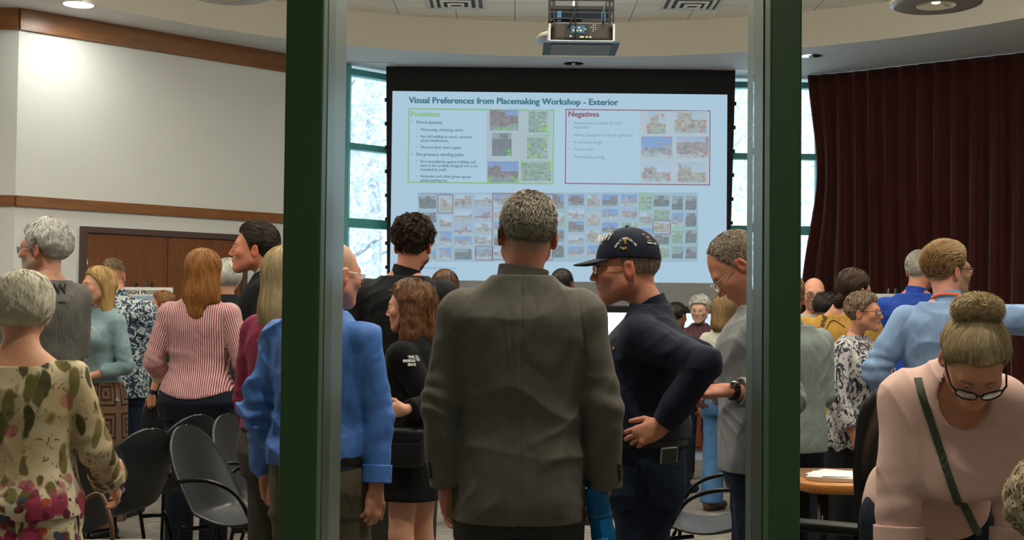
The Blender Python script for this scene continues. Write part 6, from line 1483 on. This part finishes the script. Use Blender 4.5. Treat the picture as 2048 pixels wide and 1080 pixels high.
@who
def leaning_woman():
    p = Person(1856, 640, 3.72, yaw=176, man=False, tone='#c98c70', w=.86, d=1.15, belly=.02, bust=.06, lean=44, head=(-4, 30, 3), height=1.68, label='blonde person in a pale pink top and glasses leaning forward at lower right', hs=.98, headshift=(0, .02, -.042),
               arms={1: dict(ua=(-.10, -.08, -1), fa=(-.01, -.10, -1), hd=(0, -.4, -1)), -1: dict(ua=(.08, -.12, -1), fa=(-.06, -.12, -1), hd=(0, -.4, -1))})
    K = p.k; p.body(chest=True, brow='#8a6a4c', eye='#55606b')
    t = NT('pink_ribbed_knit'); co = t.coord('Object'); wv = t.n('ShaderNodeTexWave'); wv.bands_direction = 'Z'; wv.inputs['Scale'].default_value = 120; wv.inputs['Distortion'].default_value = .8; t.l(co, wv.inputs['Vector']); cl = t.mix(wv.outputs['Fac'], srgb('#d9b2a6'), srgb('#dfbdb2')); t.bsdf(cl, .85, spec=.2, bump=wv.outputs['Fac'], bstr=.15, bdist=.001); m_ = t.m
    def neck_(q, D):
        z = q[..., 2]; y = q[..., 1]; x = q[..., 0]; return np.maximum(D, -(np.sqrt((x / .068) ** 2 + ((y - .045) / .105) ** 2 + ((z - 1.45 * K) / .085) ** 2) - 1) * .09)
    p.top('knit_top', m_, hem=.90, off=.030, sleeve=.70, r=(.074, .064, .056), seed=261, famp=.010, fs=5.5, open_neck=neck_, k=.05, ak=.03, shoulder=.068)
    for i in (-1, 1): p.cuff(i, m_, .70, .06, .062, .006)
    p.trousers(cloth('navy_trousers', '#141c2b'), r=(.115, .088, .08)); p.shoes(m_shoe)
    p.hair([.068, .066, .05, .02, -.005, .02, -.05, -.065, -.07], .016, '#94734f', '#e2c9a0', n=15000, L=.075, lift=.03, wave=.10, sw=.0009, seed=31, ck=.05, clump=.8, tips='#d8c59c', flow=lambda l: vec(0, -.075, .14) - l, extra=[Ell((0, -.070, .118), (.040, .030, .028), k=.012)])
    p.hair(None, .0, '#7a5c3a', '#d2b68a', n=4500, L=.05, lift=.45, wave=.5, sw=.0011, seed=32, ck=.25, base=False, extra=[Ell((0, -.078, .124), (.052, .034, .030))], flow=lambda l: l - vec(0, -.07, .105), name='hair_bun', tips='#e0cda0')
    p.glasses(m_darkframe, m_lens, w=.028, h=.017, r=.0026, y=.116, z0=-.004)
    # cross-body strap
    g = mat('olive_strap', '#3f4a34', .7); sur = s_top_surface(p)
    a0, b0 = p.tp((.100, 0, 1.42)), p.tp((-.13, 0, .93)); yv = p.R @ vec(0, 1, 0); nrm = unit(np.cross(b0 - a0, yv)).astype(f32)
    def strap(q):
        d = sur(q); o_ = q - a0.astype(f32); return np.maximum(np.maximum(np.abs(d - .004) - .0028, np.abs(o_ @ nrm) - .010), -.02 - o_ @ yv.astype(f32))
    p.part('bag_strap', [Fn(strap, p.tp((0, 0, 1.18)), .42, 0)], g, .0035)
    return p
@who
def corner_hair():
    p = Person(2112, 985, 2.95, yaw=-70, man=False, tone='#c08a70', height=1.08, label='wavy blonde head with dark roots at the bottom right corner', hs=1.55, head=(0, 0, 0), w=1.1)
    p.body(hands=()); p.top('blouse', cloth('black_cotton', '#15161a'), hem=.75, sleeve=.9, seed=271)
    p.trousers(m_suit2)
    p.hair('low', .024, '#3a2d20', '#cdb68c', n=9000, L=.06, lift=.08, wave=.8, sw=.0010, seed=33, ck=.15, clump=1.2, noisy=.004, tips='#e8d8b4', tmod=None); return p
# ================================================================== FURNITURE AND SMALL THINGS
m_shell = mat('black_shell_plastic', '#2b2d31', .34, var=.08); m_tube = mat('black_tube', '#0b0b0c', .25, .4)
m_oak = wood('oak_table_edge', '#a8641e', '#c98232', (1, 1, 1), .35, 3); m_top = wood('table_laminate', '#7d5230', '#8d6038', (1, 1, 6), .3, 3)
m_cab = wood('cherry_panel', '#5e2c18', '#7a3c20', (3, 3, .6), .4, 2); m_paper = mat('white_paper', '#e9e8e2', .7, var=.01)
def shell_mesh():
    """moulded shell: seat curving up into an oval back; faces +y"""
    nu, nv = 21, 40; V = []
    for j in range(nv):
        v = j / (nv - 1)
        if v < .42: f = v / .42; y = .24 - .40 * f; z = .455 - .035 * math.sin(f * pi) + .015 * f * f; w = .235 * (1 - .25 * (1 - min(1, f * 5 + .2)) ** 2); lean = 0
        else:
            f = math.sin((v - .42) / .58 * pi / 2); y = -.16 - .07 * math.sin(f * pi / 2) - .085 * f; z = .47 + .40 * f ** 1.05; w = .235 * math.sqrt(max(.004, 1 - max(0, (f - .25) / .752) ** 2.4))
        for i in range(nu):
            u = -1 + 2 * i / (nu - 1); V.append((u * w, y + .050 * u * u * ((1 - f * f) if v > .42 else v / .42), z + (.025 * u * u if v < .42 else .025 * u * u * (1 - (v - .42) / .58))))
    Fs = [(j * nu + i, j * nu + i + 1, (j + 1) * nu + i + 1, (j + 1) * nu + i) for j in range(nv - 1) for i in range(nu - 1)]
    return V, Fs
def shell_chair(x, y, rz, label):
    e = empty('armchair', (x, y, 0), rz, label, 'chair', 'black shell armchairs')
    V, Fs = shell_mesh(); o = obj_from('seat_shell', V, Fs, m_shell, e, True); so = o.modifiers.new('thickness', 'SOLIDIFY'); so.thickness = .012
    for s_ in (-1, 1):
        b = MB(); b.tube(smooth_path([(s_ * .235, -.185, .62), (s_ * .262, -.15, .645), (s_ * .275, .0, .655), (s_ * .272, .14, .60), (s_ * .262, .22, .47), (s_ * .25, .235, .44)], 6), .010, 8); b.build('armrest', m_tube, e)
        for yy, y2 in ((.20, .235), (-.13, -.27)): b = MB(); b.tube(smooth_path([(s_ * .15, yy * .6, .425), (s_ * .235, yy, .425), (s_ * .25, yy + (y2 - yy) * .2, .40), (s_ * .265, y2, .01)], 5), .010, 8); b.build('leg', m_tube, e)
    b = MB(); b.tube([(-.25, .21, .42), (.25, .21, .42)], .009, 8); b.build('stretcher', m_tube, e)
    return e
def chair_copy(src, x, y, rz, label):
    r = src.copy(); C.objects.link(r); r.location = (x, y, 0); r.rotation_euler = (0, 0, rz); r['label'] = label
    for ch in list(src.children): c = ch.copy(); C.objects.link(c); c.parent = r
    return r
def X(px, Y): return (px - 1024) / F * Y
ch0 = shell_chair(-1.27, 6.05, math.radians(-108), 'black shell armchair nearest the camera, facing right, with curved tube arm')
chair_copy(ch0, -1.22, 6.68, math.radians(-112), 'black shell armchair second in the right-facing row, behind the nearest one')
chair_copy(ch0, -1.17, 7.28, math.radians(-112), 'black shell armchair partly hidden by the magenta sweater')
chair_copy(ch0, -1.97, 5.5, math.radians(55), 'black shell armchair seen from behind beside the floral print sleeve')
chair_copy(ch0, -1.93, 6.12, math.radians(58), 'black shell armchair seen from behind, between the floral sleeve and nearest right-facing chair')
chair_copy(ch0, -1.90, 6.90, math.radians(58), 'black shell armchair in front of the red-striped shirt, only its top showing')
chair_copy(ch0, .98, 5.95, math.radians(78), 'black shell armchair by the right green post with a bright seat edge')
# high-backed leather chair
m_lea = mat('black_chair_leather', '#0b0b0c', .38, var=.1, bstr=.15, bscale=200)
e = empty('executive_chair', (.98, 4.36, 0), math.radians(62), 'high-backed black leather chair behind the pale pink top', 'chair')
V = []; nu, nv = 15, 26
for side_ in (0, 1):
    for j in range(nv):
        f = j / (nv - 1); z = .48 + .73 * f; y = -.26 - .10 * f - .03 * math.sin(f * pi * 2) ; th = .045 + .02 * math.exp(-((f - .9) / .1) ** 2)
        for i in range(nu): u = -1 + 2 * i / (nu - 1); V.append((u * .27 * (1 - .04 * f), y + .04 * u * u + (th if side_ else -th) * (1 - abs(u) ** 6 * .6) * (1 if f < .97 else .5), z))
Fs = []
for s0_ in (0, 1):
    B0 = s0_ * nu * nv
    for j in range(nv - 1):
        for i in range(nu - 1): q = (B0 + j * nu + i, B0 + j * nu + i + 1, B0 + (j + 1) * nu + i + 1, B0 + (j + 1) * nu + i); Fs.append(q if s0_ == 0 else q[::-1])
N0 = nu * nv
for j in range(nv - 1):
    Fs.append((j * nu, (j + 1) * nu, N0 + (j + 1) * nu, N0 + j * nu)); Fs.append(((j + 1) * nu + nu - 1, j * nu + nu - 1, N0 + j * nu + nu - 1, N0 + (j + 1) * nu + nu - 1))
for i in range(nu - 1): Fs.append((i + 1, i, N0 + i, N0 + i + 1)); Fs.append(((nv - 1) * nu + i, (nv - 1) * nu + i + 1, N0 + (nv - 1) * nu + i + 1, N0 + (nv - 1) * nu + i))
obj_from('backrest', V, Fs, m_lea, e, True)
b = MB(); b.box((-.26, -.25, .42), (.26, .27, .52)); b.build('seat', m_lea, e, bevel=.035, bseg=4)
for s_ in (-1, 1):
    b = MB(); b.box((s_ * .31 - .04, -.17, .655), (s_ * .31 + .04, .17, .695)); b.build('armrest_pad', m_lea, e, bevel=.015, bseg=3)
    b = MB(); b.tube(smooth_path([(s_ * .22, -.12, .44), (s_ * .31, -.13, .46), (s_ * .31, -.13, .655)], 5), .016); b.tube(smooth_path([(s_ * .31, .12, .655), (s_ * .31, .12, .48), (s_ * .22, .12, .44)], 5), .016); b.build('armrest_frame', m_tube, e)
b = MB(); b.tube([(0, 0, .08), (0, 0, .43)], .028); b.build('column', m_tube, e)
for k in range(5): a = k * 2 * pi / 5; b = MB(); b.tube([(0, 0, .10), (.3 * math.cos(a), .3 * math.sin(a), .065)], [.022, .014]); lg = b.build('leg', m_tube, e); b = MB(); b.lathe([(.0001, -.015), (.027, -.015), (.027, .015), (.0001, .015)], seg=14); w_ = b.build('caster', m_black, lg); w_.location = (.3 * math.cos(a), .3 * math.sin(a), .028); w_.rotation_euler = (pi / 2, 0, a)
def rtable(x0, y0, x1, y1, label, z=.74, th=.05, r=.12):
    e = empty('conference_table', ((x0 + x1) / 2, (y0 + y1) / 2, 0), 0, label, 'table'); hx, hy = (x1 - x0) / 2, (y1 - y0) / 2
    def rr(hx, hy, r): return [(cx_ * (hx - r) + r * math.cos(a), cy_ * (hy - r) + r * math.sin(a)) for cx_, cy_, a0 in ((1, 1, 0), (-1, 1, pi / 2), (-1, -1, pi), (1, -1, 1.5 * pi)) for a in np.linspace(a0, a0 + pi / 2, 8)]
    b = MB(); b.prism(rr(hx, hy, r), z - th, z - .003); b.build('table_edge', m_oak, e, bevel=.018, bseg=3)
    b = MB(); b.prism(rr(hx - .035, hy - .035, r - .03), z - .004, z); b.build('tabletop', m_top, e)
    for sx in (-1, 1):
        for sy in (-1, 1): b = MB(); b.tube([(sx * (hx - .1), sy * (hy - .1), .0), (sx * (hx - .1), sy * (hy - .1), z - th)], .025); b.build('leg', m_tube, e)
    return e
rtable(1.22, 5.32, 1.78, 5.86, 'oak-edged table corner with white papers beside the black leather chair')
rtable(2.13, 7.85, 3.5, 8.12, 'oak-edged table whose rounded end shows left of the leather chair', r=.09)
for k, (dx, dy, rz) in enumerate(((0, 0, .1), (.02, .03, -.15), (.05, .01, .3))):
    b = MB(); b.box((-.108, -.14, 0), (.108, .14, .0025)); o = b.build('paper_sheet', m_paper); o.location = (1.44 + dx, 5.56 + dy, .7402 + k * .0027); o.rotation_euler = (0, 0, rz + 1.1)
    tag(o, ('bottom sheet', 'middle sheet', 'top sheet')[k] + ' of the white papers on the oak-edged table', 'paper', 'papers on the table')
# wooden desk under the windows and cabinet by the door
def cabinet(x0, y0, x1, y1, z, label, n, name='wooden_desk'):
    e = empty(name, ((x0 + x1) / 2, (y0 + y1) / 2, 0), 0, label, 'desk' if 'desk' in name else 'cabinet'); hx, hy = (x1 - x0) / 2, (y1 - y0) / 2
    b = MB(); b.box((-hx, -hy, .10), (hx, hy, z - .03)); b.build('body', m_cab, e, bevel=.004); b = MB(); b.box((-hx - .02, -hy - .02, z - .03), (hx + .02, hy + .02, z)); b.build('top', m_oak, e, bevel=.008)
    b = MB(); b.box((-hx + .02, -hy + .03, 0), (hx - .02, hy - .02, .10)); b.build('plinth', mat('pale_plinth', '#a9b4c2', .6), e); w = 2 * hx / n
    for k in range(n): b = MB(); b.box((-hx + k * w + .015, -hy - .014, .13), (-hx + (k + 1) * w - .015, -hy, z - .06)); b.build('front_panel', m_cab, e, bevel=.004)
    return e
cabinet(.7, 12.4, 3.1, 13.0, .76, 'long cherry wood desk standing below the windows at the back', 4)
cabinet(X(240, 11.3), 11.2, X(330, 11.3), 11.5, .86, 'reddish wood cabinet behind the poster board and youngster', 1, 'wooden_cabinet')
# poster boards on easels
m_board = mat('foam_board', '#e4e4df', .6, var=.01)
def em_pic(name, V, Fs, col, par):
    t = MATS.get('printed_ink')
    if not t: n_ = NT('printed_ink'); a = n_.n('ShaderNodeAttribute', attribute_name='col'); n_.bsdf(a.outputs['Color'], .5); MATS['printed_ink'] = t = n_.m
    return obj_from(name, V, Fs, t, par, False, np.array(col))
def easel(px, Y, w, z0, z1, rz, label, kind):
    e = empty('poster_easel', (X(px, Y), Y, 0), rz, label, 'easel')
    for (xa, ya, xb, yb) in ((-.30, -.06, -.06, .06), (.30, -.06, .06, .06), (0, .52, 0, .09)): b = MB(); b.tube([(xa, ya, 0.01), (xb, yb, 1.62)], .011); b.build('leg', m_tube, e)
    b = MB(); b.box((-.32, -.085, z0 - .025), (.32, -.02, z0)); b.build('ledge', m_tube, e)
    o_ = empty('poster_board', (X(px, Y), Y, 0), rz, label.replace('easel holding ', '').replace('black ', ''), 'poster'); tl = 0
    b = MB(); b.box((-w / 2, -.075, z0), (w / 2, -.065, z1)); b.build('board', m_board, o_)
    V, Fs, col = [], [], []; y = -.0765
    def q(x0, a, x1, c_, c, yy=0):
        n = len(V); V.extend([(x0, y - yy, a), (x1, y - yy, a), (x1, y - yy, c_), (x0, y - yy, c_)]); Fs.append((n, n + 1, n + 2, n + 3)); col.extend([srgb(c)] * 4)
    def pic(x0, a, x1, c_, sky, mid, gr, seed):
        r = np.random.default_rng(seed); n = 24; m = 14
        hz = .5 + .12 * np.convolve(r.normal(0, 1, n + 4), np.ones(5) / 5, 'same')[:n]
        for i in range(n):
            for j in range(m):
                v = (j + .5) / m; c = np.array(srgb(sky)) if v > hz[i] else np.array(srgb(mid)) if v > .25 else np.array(srgb(gr)); k = 1 + r.normal(0, .08); nn = len(V)
                xa, xb = x0 + (x1 - x0) * i / n, x0 + (x1 - x0) * (i + 1) / n; za, zb_ = a + (c_ - a) * j / m, a + (c_ - a) * (j + 1) / m
                V.extend([(xa, y - .0004, za), (xb, y - .0004, za), (xb, y - .0004, zb_), (xa, y - .0004, zb_)]); Fs.append((nn, nn + 1, nn + 2, nn + 3)); col.extend([tuple(np.clip(c * k, 0, 1))] * 4)
    h = z1 - z0
    if kind == 0:
        pic(-w / 2 + .03, z0 + h * .48, w / 2 - .03, z1 - .07, '#9fb4d0', '#8f8478', '#9a9a4c', 1); q(-w / 2 + .03, z0 + h * .42, w / 2 - .03, z0 + h * .46, '#b5b36a'); pic(-w / 2 + .03, z0 + h * .10, w / 2 - .03, z0 + h * .40, '#8fa9cf', '#85796c', '#a8a54e', 2)
    else:
        q(-w / 2 + .05, z0 + .05, w / 2 - .05, z1 - .05, '#cfd3c8'); q(-w * .32, z0 + .06, -.02, z1 - .07, '#9aa274', .0003); q(.01, z0 + .08, w * .33, z1 - .1, '#a9b18c', .0003); q(-w * .2, z1 - .15, -.06, z1 - .12, '#cf6d62', .0006); q(-w * .4, z0 + h * .45, w * .4, z0 + h * .48, '#dfe2da', .0006); q(-w * .26, z0 + h * .3, -.1, z0 + h * .34, '#cf6d62', .0006)
    em_pic('printed_picture', V, Fs, col, o_)
    if kind == 0: text_obj('heading', 'DESIGN PROGRESS', .045, m_black, o_, (-w / 2 + .10, -.0775, z1 - .055), ext=.0003, bold=.0006)
    return e
easel(285, 10.35, .52, .90, 1.585, .05, 'black easel holding white design progress poster board behind the youngster', 0)
easel(1800, 9.2, .56, 1.06, 1.58, 0, 'black easel holding white site map board with green areas at the curtain', 1)
# water bottle
def bottle():
    e = empty('water_bottle', (X(1203, 3.8), 3.80, .70), 0, 'blue translucent water bottle held in the suited right hand', 'bottle')
    t = NT('blue_bottle_plastic'); t.bsdf(srgb('#1483cf'), .12, spec=.6, Transmission_Weight=.65, IOR=1.3); m1 = t.m
    b = MB(); b.lathe([(.0001, 0), (.030, 0), (.036, .008), (.037, .06), (.034, .085), (.036, .11), (.037, .17), (.033, .195), (.020, .205), (.0001, .206)], seg=28); b.build('bottle_body', m1, e)
    b = MB(); b.lathe([(.0001, .232), (.020, .231), (.022, .225), (.022, .204), (.0001, .203)], seg=24); b.build('cap', mat('bottle_cap_blue', '#0d3d6a', .4), e)
    b = MB(); b.lathe([(.0375, .118), (.0378, .12), (.0378, .124), (.0375, .126)], seg=28); b.build('grip_ring', mat('bottle_ring', '#0f5f9c', .3), e)
    text_obj('lettering', 'ecofree', .012, mat('pale_print', '#a9d4ef', .5), e, (-.026, -.0375, .05), ext=.0008)
    return e
bo = bottle(); bo.rotation_euler = (math.radians(4), math.radians(-10), 0); bo.location = (X(1216, 3.83), 3.80, .728)
# waist bag of the fleece wearer, tote on the floor
e = empty('crossbody_bag', (X(812, 5.56), 5.53, .845), math.radians(-4), 'black leather bag worn at the hip over a black skirt', 'bag')
b = MB(); b.prism([(-.085, -.035), (.085, -.035), (.095, 0), (.085, .035), (-.085, .035), (-.095, 0)], -.085, .085); b.build('bag_body', m_leather, e, bevel=.022, bseg=4)
b = MB(); b.box((-.075, -.041, .035), (.075, -.034, .042)); b.build('zip', m_gun, e); b = MB(); b.box((-.08, -.040, -.05), (.08, -.034, .022)); b.build('front_pocket', m_leather, e, bevel=.003)
b = MB(); b.tube(smooth_path([(.085, 0, .06), (.13, .05, .10), (.15, .12, .14)]), .007); b.build('strap', m_leather, e)
m_tote = mat('beige_leather', '#9b8676', .55, var=.05)
e = empty('tote_bag', (X(222, 4.9), 4.9, 0), .1, 'beige leather tote with dark strap on the floor behind the floral skirt', 'bag')
b = MB(); b.prism([(-.17, -.06), (.17, -.06), (.17, .06), (-.17, .06)], 0, .545); b.build('bag_body', m_tote, e, bevel=.012)
b = MB(); b.tube(smooth_path([(-.10, -.065, .50), (-.105, -.06, .62), (-.08, 0, .70), (-.02, 0, .72), (.03, -.05, .62), (.04, -.065, .50)]), .009); b.build('strap', m_brownleather, e)
import time as _t
_only = globals().get('ONLY')
for f_ in PPL:
    if _only and f_.__name__ not in _only: continue
    t_ = _t.time(); f_(); print('built', f_.__name__, round(_t.time() - t_, 1))
